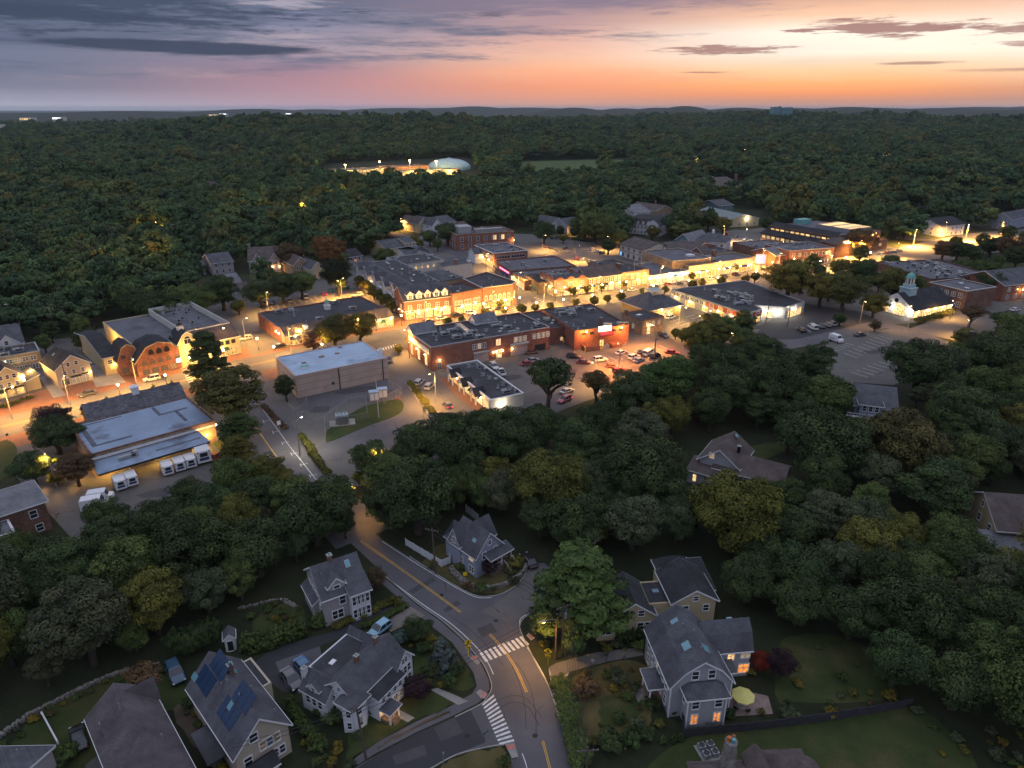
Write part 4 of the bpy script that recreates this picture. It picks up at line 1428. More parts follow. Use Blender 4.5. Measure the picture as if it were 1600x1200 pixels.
def skylight(b,x,y,roofz,slope_axis,slope,w=.8,l=1.1):
    """a roof window lying on a slope; slope = dz/d(axis)"""
    mb,fr = MB(),MB()
    def P(u,v,dz):
        return (x + u,y + v,roofz + (u if slope_axis == 'x' else v) * slope + dz)
    for m_,k,z0,z1 in ((fr,1.0,.0,.30),(mb,.84,.302,.33)):
        q = [P(-w / 2 * k,-l / 2 * k,z0),P(w / 2 * k,-l / 2 * k,z0),P(w / 2 * k,l / 2 * k,z0),P(-w / 2 * k,l / 2 * k,z0)]
        q += [(p[0],p[1],p[2] + z1 - z0) for p in q]
        m_.add(q,[(4,5,6,7),(0,1,5,4),(1,2,6,5),(2,3,7,6),(3,0,4,7)])
    f_ = fr.obj('skylight',GREYM,b.e)
    mb.obj('pane',SKYL,f_)
def steps(b,x0,x1,y,n,dirx=0,diry=-1,z=None,mat=None,rise=.18,run=.3):
    for i in range(n):
        zt = rise * (n - i)
        if diry:
            ya,yb = y + diry * run * i,y + diry * run * (i + 1)
            b.boxp('step',x0,min(ya,yb),0,x1,max(ya,yb),zt,mat or CONC)
        else:
            ya,yb = y + dirx * run * i,y + dirx * run * (i + 1)
            b.boxp('step',min(ya,yb),x0,0,max(ya,yb),x1,zt,mat or CONC)
def dormer(b,xc,w,y0,y1,z0,z1,zr,wall,roof,trim=WHITE,face='F',pane='house',key='d'):
    """gabled dormer looking out of a front slope (towards -y)"""
    b.vol(xc - w / 2,y0,xc + w / 2,y1,z1,zr,'y','gable',wall,roof,z0,.25,key,trim,ends=(1,0))
    b.win(key + 'F',w / 2,z1 - 1.15 + .1,min(.9,w * .5),1.05,pane,'dh')
# ------------------------------------------------------------------ the town
def block(name,label,A,B,C,h,wall,roof=None,par=.6,cat='building',coping=None,group=None):
    b = house(name,label,A,B,C,h,cat,group)
    b.flat((0,0,b.w,b.d),h,wall,roof or MEMB,par,coping=coping)
    return b
SR = random.Random(12)
AWN = [M('dark green awning',(.02,.07,.04),.8),M('maroon awning',(.14,.02,.025),.8),M('navy awning',(.02,.03,.09),.8),M('striped tan awning',(.38,.30,.18),.8),M('black awning',(.025,.025,.03),.7)]
def shopfront(b,face,n,z=.35,h=2.5,pane='shopmix',a=.5,e=.5,gap=.7,style='shop',frame=WHITE):
    L = b.pos(face,0)[3] - a - e
    b_ = L / n
    for i in range(n):
        b.win(face,a + b_ * (i + .5),z,max(.8,b_ - gap),h,pane,style,frame,'shop_window')
        k,ww = SR.random(),max(.8,b_ - gap) / 2
        if n < 3 or k > .75:
            continue
        x,y,an,_ = b.pos(face,a + b_ * (i + .5))
        if k < .42:                                     # sloped cloth awning over the pane
            o = MB().add([(-ww,-.02,z + h + .45),(ww,-.02,z + h + .45),(ww,-1.1,z + h - .15),(-ww,-1.1,z + h - .15),(ww,-1.1,z + h - .4),(-ww,-1.1,z + h - .4)],[(0,3,2,1),(3,5,4,2)]).obj('awning',SR.choice(AWN),b.e)
        else:                                           # fascia board
            o = MB().box(-ww * .9,-.16,z + h + .12,ww * .9,-.02,z + h + .62).obj('sign_board',SR.choice(AWN + [SIGNW,CREAM]),b.e)
        o.location,o.rotation_euler = (x,y,0),(0,0,an)
def cupola(b,x,y,z,w,h,roofmat=COPPER):
    c0 = b.boxp('cupola',x - w / 2,y - w / 2,z,x + w / 2,y + w / 2,z + h * .35,WHITE)
    MB().box(x - w * .58,y - w * .58,z + h * .35 + .004,x + w * .58,y + w * .58,z + h * .41).obj('cupola_ledge',WHITE,c0)
    mb = MB()
    for k in range(8):
        t = math.pi / 4 * k + math.pi / 8
        px,py = x + w * .38 * math.cos(t),y + w * .38 * math.sin(t)
        mb.box(px - w * .06,py - w * .06,z + h * .41,px + w * .06,py + w * .06,z + h * .68)
    mb.lathe([(w * .30,z + h * .41),(w * .30,z + h * .68)],x,y,8)
    mb.obj('lantern',WHITE,c0)
    MB().lathe([(w * .54,z + h * .68),(w * .52,z + h * .74),(w * .42,z + h * .84),(w * .16,z + h * .93),(w * .04,z + h)],x,y,12).obj('cupola_roof',roofmat,c0)
# --- post office with pale blue roof and loading dock
b = house('post_office','tan brick post office with a pale blue flat roof and loading canopy',(141,711),(335,657),(286,620),5.6,'post office')
w,d = b.w,b.d
b.flat((0,0,w,d),5.6,BRICKT,MEMBP,.35,coping=BRICKD)
b.band('F',4.2,4.75,WHITE,.12,name='cornice')
b.band('R',4.2,4.75,WHITE,.12,name='cornice')
b.vol(w * .16,d - .4,w - .3,d + 9.0,5.4,8.2,'x','gable',BRICKT,SH_SLATE,0,.5,'k',WHITE)
cx_,cy_ = w * .60,d + 4.3
ch = b.boxp('roof_ventilator',cx_ - .8,cy_ - .8,7.2,cx_ + .8,cy_ + .8,9.6,WHITE)
MB().box(cx_ - 1.0,cy_ - 1.0,9.604,cx_ + 1.0,cy_ + 1.0,9.9).lathe([(1.1,9.9),(.5,10.3),(.05,10.4)],cx_,cy_,4).obj('ventilator_cap',WHITE,ch)
for (xa,ya,xb,yb) in ((.05,.22,.09,.78),(.09,.22,.36,.27),(.66,.62,.69,.98),(.69,.62,.92,.67),(.80,.25,.83,.62),(.04,.90,.4,.93)):
    b.boxp('roof_patch',w * xa,d * ya,5.258,w * xb,d * yb,5.268,STAIN)
xc0,yc0 = b.px(153,741,3.9)
xc1,yc1 = b.px(329,691,3.9)
yc = (yc0 + yc1) / 2
b.boxp('canopy',xc0,yc,3.6,xc1,-.01,3.9,MEMBP)
b.boxp('canopy_edge',xc0 - .05,yc - .08,3.55,xc1 + .05,yc - .003,3.96,BLACKM)
b.boxp('canopy_patch',w * .45,yc * .55,3.904,w * .82,yc * .45,3.91,STAIN)
b.units([(w * .28,yc * .45,1,0),(w * .24,yc * .45,4,0)],3.9)
b.boxp('dock',w * .25,-1.3,0,w * .92,-.01,1.0,CONC)
b.row('F',5,1.15,2.3,2.1,M('roller door',(.22,.21,.13),.6,.1,lines=.4),'bare',w * .27,w * .10,name='loading_door')
b.win('R',2.5,1.6,1.3,2.0,LIT['soft'],'dh2')
for t in (.1,.5,.9):
    b.lamp('F',w * t,3.0,1500,WRM,1.2)
b.lamp('R',2.2,3.4,700,WRM,.8)
# --- depot with blue roof
b = block('depot','long windowless beige block depot with a sky blue roof',(461,588),(605,559),(567,533),6.7,PINKW,MEMBB,.12,coping=GARAGE)
w,d = b.w,b.d
for t in (.45,.94):
    b.boxp('downpipe',w * t - .1,-.2,0,w * t + .1,-.01,6.5,BLACKM)
v_ = MB().lathe([(.45,0),(.45,.12),(.3,.14)],n=12).obj('wall_vent',UNITD,b.e)
v_.location,v_.rotation_euler = (w * .38,-.01,2.4),(math.pi / 2,0,0)
b.boxp('chimney',w * .955,d * .12,6,w * .985,d * .12 + .9,9.0,WHITE)
for fx,fy,s_ in ((.16,.28,1.2),(.2,.5,.6),(.42,.62,.7),(.6,.64,.6),(.7,.9,.6)):
    k_ = b.boxp('roof_hatch',w * fx - s_,d * fy - s_ * .6,6.5,w * fx + s_,d * fy + s_ * .6,6.6 + s_ * .5,WHITE if s_ > 1 else BRICKT)
    if s_ > 1:
        b.boxp('hatch_lid',w * fx - s_,d * fy - s_ * .6,6.604 + s_ * .5,w * fx + s_,d * fy + s_ * .6,6.7 + s_ * .5,COPPER,k_)
b.boxp('roof_seam',w * .2,d * .44,6.588,w * .96,d * .455,6.598,GARAGE)
b.win('L',d * .4,1.5,1.0,3.2,'dull','grid')
b.win('L',d * .65,1.5,1.0,3.2,'dull','grid')
# --- red gambrel building with cream wing
b = house('gambrel_shops','shop building of red gambrel gables with a cream arched dormer and wing',(207,551),(371,517),(161,503),7.6)
w,d = b.w,b.d
xr = w * .43
b.flat((2,3.5,w,d),7.6,CREAM,MEMBG,.3)
b.flat((xr + 3,4.6,w - .4,d - .5),9.6,STUCCO,MEMBG,2.0,z0=7.0,key='well',wname='roof_screen')
b.scatter(xr + 5,6,w - 3,d - 3,15,7.62,3,(1,1,1,3,1))
b.vol(xr - .5,-.4,w,5.0,6.2,9.2,'x','shed',CREAM,SH_BROWN,0,.5,'c',WHITE)
b.vol(0,-1.6,xr,8.0,5.0,9.8,'y','gambrel',BRICK,SH_DARK,0,.5,'r',CREAM,brk=(.24,.78))
b.vol(-3.6,3.0,2.5,11.0,5.6,9.6,'y','gambrel',BRICK,SH_DARK,0,.5,'q',CREAM,brk=(.24,.78))
b.vol(-6.6,7.0,-2.5,d,5.6,8.4,'x','gable',CREAM,SH_DARK,0,.5,'p',WHITE)
b.vol(xr - 1.2,-1.9,xr + 4.6,6,8.0,11.2,'y','gambrel',CREAM,SH_DARK,0,.4,'a',WHITE,brk=(.26,.7))
b.win('aF',2.9,7.4,2.0,1.5,'dark','arch')
b.win('aF',2.9,3.8,2.6,1.6,LIT['warm'],'grid')
b.win('aF',2.9,.4,3.0,2.4,LIT['shop'],'shop')
cupola(b,xr + 1.6,3.0,10.6,1.7,2.6,SH_DARK)
b.row('rF',3,6.4,1.3,.9,'dark','arch',xr * .25,xr * .25,BLACKM)
b.row('rF',5,3.4,1.2,1.0,'dull','arch',1,1,BRICKD)
b.row('rF',4,.5,1.9,1.6,'half','shop',1,2.4,BRICKD,'shop_window')
sg = b.win('rF',xr * .9,2.1,2.2,1.3,SCREEN,'bare',BLACKM,'lit_sign')
b.win('qF',1.5,5.4,1.2,1.0,'dark','dh',BRICKD)
b.win('qF',1.5,.6,1.8,1.9,'half','shop',BRICKD)
b.row('cF',6,4.1,1.1,1.1,'dark','dh',6,1,BLACKM)
shopfront(b,'cF',4,.3,2.4,'shopmix',6.0,.6)
b.win('pF',1.6,3.4,1.2,1.2,'dark')
skylight(b,xr * .08,3.4,6.6,'x',1.6,.9,1.4)
for t,p in ((.08,700),(.55,300)):
    b.lamp('cF',6 + (w - xr - 6) * t,3.3,p,WRM,.5)
b.lamp('rL',1.2,3.0,500,WRM,.6)
b.lamp('pF',2.6,3.2,400,WRM,.6)
b.lamp('cF',w - xr - 3.5,9.2,120,WRM,-1.4)
# --- left shops and houses
h_ = ht(94,607,579)
b = house('gabled_shop','beige gabled shop house with dark roof between two drives',(86,579),(140,566),(76,563),h_)
w,d = b.w,b.d + 1
b.vol(0,0,w,d,h_,h_ + 3.4,'y','gable',BEIGE,SH_DARK,0,.4,'m',WHITE)
b.row('mF',2,h_ + .3,.8,1.1,'dark','dh',2.4,2.4)
b.row('mF',3,3.4,.8,1.2,'half','dh',1,1)
shopfront(b,'mF',3,.5,1.8,'half',.6,.6)
b.boxp('awning',w * .36,-1.0,2.5,w * .66,-.01,2.75,BLACKM)
skylight(b,w * .3,d * .7,h_ + 3.4 * .6,'x',.7,.7,1.0)
b.lamp('mF',w * .95,2.8,250,WRM,.5)
b = house('gabled_shop','cream gabled shop with lit front at the left edge',(-14,597),(37,585),(-18,580),h_)
w,d = b.w,b.d + 1
b.vol(0,0,w,d,h_,h_ + 3.2,'y','gable',CREAM,SH_DARK,0,.4,'m',WHITE)
b.row('mF',3,h_ - .2,.8,1.1,'dark','dh',1.5,1.5)
b.row('mF',3,3.0,.8,1.2,'half','dh',1,1)
shopfront(b,'mF',3,.5,1.8,'shopmix',.6,.6)
b.boxp('awning',w * .3,-1.0,2.5,w * .9,-.01,2.75,BLACKM)
b.vol(w - .5,1,w + 3.6,d - 1,2.8,4.0,'y','shed',CREAM,SH_DARK,0,.3,'s',WHITE)
b.lamp('mF',w * .55,2.9,280,WRM,.5)
b = block('brick_offices','low brown brick offices with flat roof behind the left gabled shops',(-40,566),(62,548),(45,536),5.8,BRICKT,MEMB,.4,coping=GREYM)
b.row('F',7,3.4,1.4,1.3,'half','dh2',1,1)
b.row('F',7,.7,1.4,1.4,'dull','dh2',1,1)
b.scatter(6,2,b.w - 4,b.d - 2,4,5.4,5,(0,1,3))
b.win('F',b.w * .38,3.4,2.4,1.2,SCREEN,'bare',BLACKM,'lit_window')
b = house('white_gable_house','white gabled house with grey roof at the far left',(-30,545),(37,534),(-22,520),6.0)
b.vol(0,0,b.w,b.d,6.0,9.6,'x','gable',WHITES,SH_GREY,0,.4,'m',WHITE)
b.vol(b.w * .3,-2,b.w * .95,b.d * .6,6.0,9.4,'y','gable',WHITES,SH_GREY,0,.4,'n',WHITE)
b.win('nF',b.w * .3,6.4,.9,1.2,'dark')
b.row('nF',3,3.4,.9,1.3,'dark')
b = house('grey_house','grey roofed house under the trees at the left edge',(-30,512),(24,505),(-22,492),5.6)
b.vol(0,0,b.w,b.d,5.6,8.6,'x','gable',TAUPE,SH_GREY,0,.4,'m',WHITE)
b.row('mF',4,3.0,.9,1.3,'dark')
b.chimney(b.w * .8,b.d * .5,7,10.4,.9,BLACKM)
# --- cupola shop
b = house('cupola_shop','single storey brick shop with pitched front roof and white cupola',(447,542),(615,509),(413,516),0)
w = b.w
d = b.px(412,487,5.6)[1]
b.flat((0,3.0,w,d),5.6,BRICK,MEMB,.45)
b.vol(0,-.2,w,3.4,3.9,5.7,'x','shed',CREAM,SH_BROWN,0,.6,'f',WHITE,ends=(.3,.3))
shopfront(b,'fF',3,.4,2.4,'shopmix',1.0,w * .66)
shopfront(b,'fF',5,.4,2.3,'shopw' if False else 'shopmix',w * .66,.8,.5)
b.row('fF',6,3.0,1.0,.5,LIT['soft'],'bare',w * .66,.6)
b.scatter(3,5,w * .5,d - 2,6,5.18,8,(0,0,1,3))
b.scatter(w * .6,5,w - 3,d - 2,3,5.18,9,(0,3))
cupola(b,*b.px(511,478,6.5),5.2,1.9,4.2)
k_ = b.boxp('oval_dormer',w * .18,.6,4.6,w * .18 + 1.3,2.4,5.8,WHITE)
b.boxp('porch_wall',-3.4,.5,0,-.3,1.1,1.4,BRICK)
for t in (.08,.30,.72,.86,.97):
    b.lamp('fF',w * t,3.4,420,WRM,.6)
for i in range(2):
    b.lamp('L',d * .72 + i * 3.0,3.6,160,WHT,.4)
for t in (.03,.97):
    b.boxp('downpipe',w * t,-.32,0,w * t + .12,-.22,3.8,WHITE)
# --- brick block with dormers, middle block, corner block
h_ = ht(633,501,471)
b = house('dormered_block','red brick shop block with a row of white dormers and lit shopfronts',(631,471),(706,462),(618,458),h_)
w,d = b.w,max(9.0,b.d)
b.vol(0,0,w,d,h_,h_ + 4.2,'x','gable',BRICK,SH_GREY,0,.4,'m',WHITE)
for i in range(5):
    xc = w * (.14 + .18 * i)
    b.vol(xc - 1.15,.35,xc + 1.15,d * .42,h_ + 2.1,h_ + 3.3,'y','gable',WHITE,SH_GREY,h_ - .1,.25,'d%d' % i,WHITE,ends=(1,0))
    b.win('d%dF' % i,1.15,h_ + .55,1.2,1.25,'half','dh2')
b.row('mF',5,3.9,1.3,1.6,'half','dh2',.4,.4)
b.band('mF',3.1,3.5,STUCCO,.14,name='cornice')
shopfront(b,'mF',5,.35,2.4,'shopmix',.5,.5)
b.row('mL',2,3.9,1.2,1.5,'dark','dh2',1,1)
for t in (.1,.28,.46,.64,.82):
    b.lamp('mF',w * t,3.3,170,WRM,.4)
b.lamp('mL',d * .6,3.2,120,WRM,.4)
b.lamp('mL',d * .85,3.2,120,WRM,.4)
h_ = ht(754,485,452)
b = block('middle_brick_block','plain brick block with ribbon windows between dormers and corner block',(707,459),(753,451),(690,446),h_,BRICK,MEMB,.4,coping=BRICKD)
b.row('F',3,3.9,3.2,1.5,LIT['soft'],'shop',.6,.6)
b.band('F',3.1,3.4,BRICKD,.14)
shopfront(b,'F',3,.3,2.5,'shopmix')
b.lamp('F',b.w * .3,3.3,260,WRM,.4)
b.lamp('F',b.w * .75,3.3,260,WRM,.4)
b.scatter(2,2,b.w - 2,b.d - 2,3,h_ - .4,4,(3,5,1))
h_ = ht(802,478,444)
o,a,w,d = frame_px((754,450),(800,444),(724,435),h_)
b = Bld('corner_brick_block','brick corner block with arched upper windows and a chamfered corner','building',o,a)
BUILT.append((*G(770,455),10))
q1,q2 = b.px(807,440,h_),b.px(762,425,h_)
b.flat([(0,0),(w,0),(q1[0],q1[1]),(q2[0],q2[1] + 1),(0,d)],h_,BRICK,MEMB,.5,coping=STUCCO)
b.row('0',6,4.0,1.0,1.4,'half','arch',.5,.5)
b.row('1',1,4.0,1.0,1.4,'half','arch')
b.row('2',5,4.0,1.0,1.4,'half','arch',1,1)
b.band('0',3.1,3.45,STUCCO,.14)
shopfront(b,'0',3,.3,2.5,'shopmix')
shopfront(b,'2',3,.3,2.4,'shopmix')
b.lamp('0',w * .5,3.4,280,WRM,.5)
b.lamp('1',.8,3.6,500,WRM,.5)
b.scatter(2,2,w - 1,d - 2,4,h_ - .5,6,(0,3,1))
# --- grey condominiums
b = house('condominium','long grey condominium with gabled balcony bays along its drive',(559,411),(628,452),(686,439),10.0,'apartment building')
w,d = b.w,b.d
b.flat((0,0,w,d),10.0,GREYS,MEMB,.3)
b.vol(0,-.2,w,4.6,8.4,10.6,'x','shed',GREYS,SH_GREY,0,.4,'f',WHITE)
nb = 5
for i in range(nb):
    xc = w * (.10 + .205 * i)
    b.vol(xc - 2.2,-2.0,xc + 2.2,3.4,8.6,11.2,'y','gable',WHITES,SH_GREY,0,.4,'g%d' % i,WHITE,ends=(1,0))
    for z in (.8,3.7,6.6):
        b.win('g%dF' % i,1.2,z,1.1,1.5,'half','dh')
        b.win('g%dF' % i,3.2,z,1.1,1.5,'half','dh')
        if i < nb - 1:
            b.boxp('balcony',xc + 2.25,-1.6,z - .6,w * (.10 + .205 * (i + 1)) - 2.25,-.21,z - .4,WHITE)
            b.boxp('balcony_rail',xc + 2.25,-1.6,z + .35,w * (.10 + .205 * (i + 1)) - 2.25,-1.5,z + .45,WHITE)
            b.win('fF',xc + w * .1025,z,1.8,1.7,'half','dh2')
b.row('L',3,6.4,1.2,1.4,'half','dh2',1,2)
b.row('L',3,3.4,1.2,1.4,'half','dh2',1,2)
b.boxp('roof_pipe_run',w * .12,d * .36,9.72,w * .9,d * .37,9.86,SIGNW)
b.scatter(w * .05,d * .45,w * .95,d * .95,12,9.72,7,(5,3,3,1))
b.scatter(w * .1,d * .92,w * .95,d * .98,12,9.72,17,(1,1,3),.9)
b.win('L',3,7.2,1.6,.6,LIT['warm'],'bare')
b = block('white_rear_block','white stuccoed rear wing with small lit windows behind the condominiums',(632,414),(694,406),(622,400),9.0,STUCCO,MEMB,.3,coping=GREYM)
b.row('F',6,6.4,1.2,1.1,'office','bare',1,1,GREYM)
b.row('F',6,3.2,1.2,1.1,'office','bare',1,1,GREYM)
b.scatter(2,2,b.w - 2,b.d - 2,6,8.7,2,(3,5,0))
b = block('white_rear_block','low white rear wing with dark sloped roof beside the side street',(694,417),(738,411),(684,405),7.0,STUCCO,MEMB,.3,coping=GREYM)
b.vol(0,1,b.w,b.d,7.05,8.4,'x','gable',None,SH_GREY,6.9,.3,'k')
b.win('F',1.5,3.5,2.2,1.6,'dark','dh2')
b.chimney(b.w * .45,1.0,6,9.4,1.0,BRICK)
cupola(b,b.w * .95,2.0,7.0,1.6,2.6)
b = block('roof_link_block','dark flat roofed link between condominiums and corner block',(690,440),(724,434),(674,424),8.2,BRICKT,MEMB,.3)
b.vol(0,0,b.w,b.d,8.25,10.2,'x','hip',None,SH_GREY,8.1,.2,'k',inset_=3)
b.scatter(2,1,b.w - 1,b.d - 1,3,8.3,3,(0,3))
# --- brick rows up the side street
h_ = ht(714,392,367)
b = block('brick_school_block','old red brick three storey block with tall windows and roof plant',(713,367),(803,361),(698,358),h_,BRICK,MEMBG,.7,coping=BRICKT)
w,d = b.w,b.d
for z in (1.0,h_ * .55):
    b.row('F',7,z,1.6,2.4,'dull','dh',1,1)
    b.row('L',4,z,1.6,2.4,'dull','dh',1,1)
b.win('F',w * .66,h_ * .55,1.9,2.5,LIT['warm'],'dh')
b.win('F',w * .80,h_ * .55,1.9,2.5,LIT['warm'],'dh')
b.boxp('penthouse',w * .10,d * .3,h_ - .6,w * .32,d * .7,h_ + 3.2,UNITM)
b.boxp('penthouse',w * .36,d * .2,h_ - .6,w * .85,d * .35,h_ + 1.6,GREYM)
b.scatter(w * .3,d * .4,w * .95,d * .9,6,h_ - .6,8,(0,0,4))
b.vol(w * .18,d * .8,w * .45,d * 1.6,h_ + .5,h_ + 3.4,'x','hip',BRICKD,SH_BROWN,0,.5,'z',inset_=3)
b.lamp('F',w * .99,4,500,SOD,.6)
b = block('side_street_block','brick block with white banded windows on the side street',(771,396),(824,391),(745,383),7.4,BRICK,MEMBG,.5,coping=WHITE)
b.row('F',2,4.4,b.w * .4,1.5,'dark','shop',1,1)
b.row('L',5,4.4,b.d / 5 - 1.2,1.5,'half','shop',.5,.5)
shopfront(b,'L',5,.3,2.7,'shopmix')
b.scatter(1,1,b.w - 1,b.d - 1,9,6.9,3,(0,1,3,4))
for t in (.2,.5,.8):
    b.lamp('L',b.d * t,3.6,320,WRM,.6)
b.vol(-4.5,b.d * .55,0,b.d * .9,5,7.4,'x','gable',WHITES,SH_GREY,0,.4,'h',WHITE)
b = block('low_brick_row','low brick shop row with pink neon sign on the side street',(772,407),(798,423),(895,413),5.0,BRICK,MEMBG,.4,coping=BRICKD)
shopfront(b,'F',3,.3,2.4,'dull',.5,.5)
b.band('F',3.0,3.7,NEONP,.12,b.w * .35,b.w * .1,'neon_sign')
b.scatter(2,2,b.w - 2,b.d * .8,7,4.62,4,(0,0,3,4))
b = block('low_brick_row','low brick shop with one wide lit window on the side street',(798,424),(820,438),(906,424),4.8,BRICKD,MEMBG,.4,coping=BRICKD)
shopfront(b,'F',2,.3,2.7,LIT['shopw'],.6,.6)
b.scatter(2,2,b.w - 2,b.d * .8,5,4.42,5,(0,3,3))
b.lamp('F',b.w * .3,3.6,420,WRM,.6)
b = block('timber_shop','weathered timber shopfront beside the corner shops',(820,429),(840,441),(880,434),5.4,WOOD,SH_DARK,.2)
shopfront(b,'F',3,.5,2.0,LIT['dim'],.4,.4,.8)
# --- corner shops with stepped parapets
h_ = ht(870,463,437)
b = house('corner_shops','corner brick shops with small stepped gables and bright windows',(866,438),(918,433),(838,427),h_)
w,d = b.w,b.d
b.flat((0,0,w,d),h_,BRICKT,MEMBG,.5,coping=BRICK)
for face,n_,L in (('F',3,w),('L',3,d)):
    for i in range(n_):
        x,y,an,_ = b.pos(face,L * (i + .5) / n_)
        g_ = MB().add([(-1.9,-.12,h_ - .3),(1.9,-.12,h_ - .3),(1.3,-.12,h_ + .8),(.4,-.12,h_ + 1.2),(-.4,-.12,h_ + 1.2),(-1.3,-.12,h_ + .8),(-1.9,.28,h_ - .3),(1.9,.28,h_ - .3),(1.3,.28,h_ + .8),(.4,.28,h_ + 1.2),(-.4,.28,h_ + 1.2),(-1.3,.28,h_ + .8)],
        [(0,1,2,3,4,5),(11,10,9,8,7,6),(1,7,8,2),(2,8,9,3),(3,9,10,4),(4,10,11,5),(5,11,6,0)]).obj('gablet',BRICK,b.e)
        g_.location,g_.rotation_euler = (x,y,0),(0,0,an)
        b.win(face,L * (i + .5) / n_,4.2,1.9,1.6,LIT['soft'] if i != 1 else 'half','dh2')
b.vol(.4,.4,w - .2,3.6,h_ - .3,h_ + .9,'x','shed',None,COPPER if False else SH_GREY,h_ - .4,.0,'rf')
shopfront(b,'F',4,.3,2.6,'shopmix')
shopfront(b,'L',3,.3,2.6,'shopmix')
b.band('F',3.1,3.5,LIT['warm'],.14,name='fascia')
b.band('L',3.1,3.5,LIT['warm'],.14,name='fascia')
for f_,t in (('F',w * .3),('F',w * .75),('L',d * .3),('L',d * .75)):
    b.lamp(f_,t,4.0,450,WRM,.6)
b.scatter(2,4,w - 1,d - 1,8,h_ - .45,6,(0,0,4,3,1))
b.chimney(w * .8,d * .6,6,h_ + 2,1.2,BRICK)
b = house('slate_front_shops','brick shops under a sloping brown slate front roof',(918,434),(973,428),(890,420),h_ - .6)
w,d = b.w,b.d
b.flat((0,3,w,d),h_ - .2,BRICK,MEMBG,.3)
b.vol(0,0,w,8.0,h_ - .8,h_ + 2.0,'x','shed',BRICK,SH_BROWN,0,.4,'f',WHITE,ends=(.1,.1))
b.row('fF',8,4.0,1.0,1.7,'half','dh',.5,.5)
shopfront(b,'fF',5,.3,2.7,'shopmix')
for t in (.12,.4,.65,.9):
    b.lamp('fF',w * t,3.4,420,WRM,.6)
h_ = ht(1013,445,420)
b = block('flat_brick_shops','plain flat roofed brick shops with a flagpole',(973,426),(1014,420),(962,404),h_,BRICKT,MEMB,.6,coping=BRICK)
b.row('F',3,4.2,1.4,1.6,LIT['soft'],'dh2',4,.6)
b.row('F',4,.8,1.5,2.0,LIT['soft'],'dh2',2.5,1)
b.band('F',5.9,6.5,STUCCO,.1,2,6,'sign_band')
b.scatter(2,4,b.w - 2,b.d - 2,5,h_ - .6,12,(0,3))
b.lamp('F',b.w * .55,3.3,300,WRM,.6)
fx,fy = b.px(991,420,h_)
MB().tube([(fx,fy,h_ - .7),(fx,fy,h_ + 9)],[.09,.05],6).obj('flagpole',SIGNW,b.e)
b.chimney(b.w * .3,b.d * .35,6,h_ + 2,1.6,BRICK)
# --- long brick block in the middle
h_ = ht(674,580,543)
b = house('long_brick_block','long two storey brick block with garage doors, dark roof and roof plant',(673,543),(859,511),(640,515),h_)
w,d = b.w,b.d
b.flat((0,0,w,d),h_,BRICK,MEMB,.5,coping=GREYM)
b.band('L',4.9,6.6,WHITE,.1,1.5,1.5,'sign_board')
b.row('L',3,.8,1.7,2.5,LIT['warm'],'arch',1.2,1.2)
for i in range(3):
    b.lamp('L',d * (i + .5) / 3,4.5,260,WRM,.7)
b.win('F',w * .06,.1,1.3,2.3,'dull','dh2',GREYM,'door')
b.lamp('F',w * .06,3.3,260,WRM,.5)
for k,(t0,n_,pn) in enumerate(((.345,3,'half'),(.695,3,LIT['soft']),(.86,4,LIT['soft']))):
    for i in range(n_):
        b.win('F',w * t0 + i * 1.75,4.6,1.15,1.6,pn,'dh2')
b.win('F',w * .545,4.6,1.6,2.0,LIT['warm'],'dh2')
b.win('F',w * .55,.3,1.8,2.8,LIT['shopw'],'shop',WHITE,'door')
b.win('F',w * .40,.1,5.2,2.9,GARAGE,'bare',GARAGE,'garage_door')
b.win('F',w * .725,.1,6.2,3.4,GARAGE,'bare',GARAGE,'garage_door')
b.boxp('door_hood',w * .725 - 3.4,-.9,3.75,w * .725 + 3.4,-.01,4.2,STUCCO)
b.boxp('door_hood',w * .40 - 2.8,-.7,3.2,w * .40 + 2.8,-.01,3.6,STUCCO)
b.win('F',w * .915,.1,4.0,2.2,'dark','bare',BLACKM,'garage_opening')
for t in (.52,.58,.66,.50):
    b.lamp('F',w * t,2.6,60,SOD,.3)
b.lamp('R',d * .25,3.5,700,WRM,.8)
b.scatter(w * .1,2,w * .42,d - 4,10,h_ - .48,21,(0,0,1,3,4),1.1)
b.scatter(w * .52,1.5,w * .97,d - 3,13,h_ - .48,22,(0,1,3,3,4,2))
for xa,xb in ((.0,.19),(.53,.72)):
    b.vol(w * xa,d - 5.5,w * xb,d - .2,h_ + .2,h_ + 2.6,'x','gable',WHITE,SH_LIGHT,h_ - .5,.3,'z%d' % int(xa * 10),WHITE)
x,y = w * .37,d * .5
rl = MB().add([(x,y - 3,h_ - .45),(x + 1.8,y - 3,h_ - .45),(x + 1.8,y + 6,h_ - .45),(x,y + 6,h_ - .45),(x,y - 3,h_ + .3),(x + 1.8,y - 3,h_ + .3),(x + 1.8,y + 6,h_ + 1.0),(x,y + 6,h_ + 1.0)],
        [(4,5,6,7),(0,1,5,4),(1,2,6,5),(2,3,7,6),(3,0,4,7)]).obj('roof_light',GREYM,b.e)
for i in range(5):
    ya,yb = y - 2.8 + i * 1.76,y - 2.8 + i * 1.76 + 1.5
    za,zb = h_ + .33 + (ya - y + 3) / 9 * .7,h_ + .33 + (yb - y + 3) / 9 * .7
    MB().add([(x + .15,ya,za),(x + 1.65,ya,za),(x + 1.65,yb,zb),(x + .15,yb,zb)],[(0,1,2,3)]).obj('pane',LIT['soft'],rl)
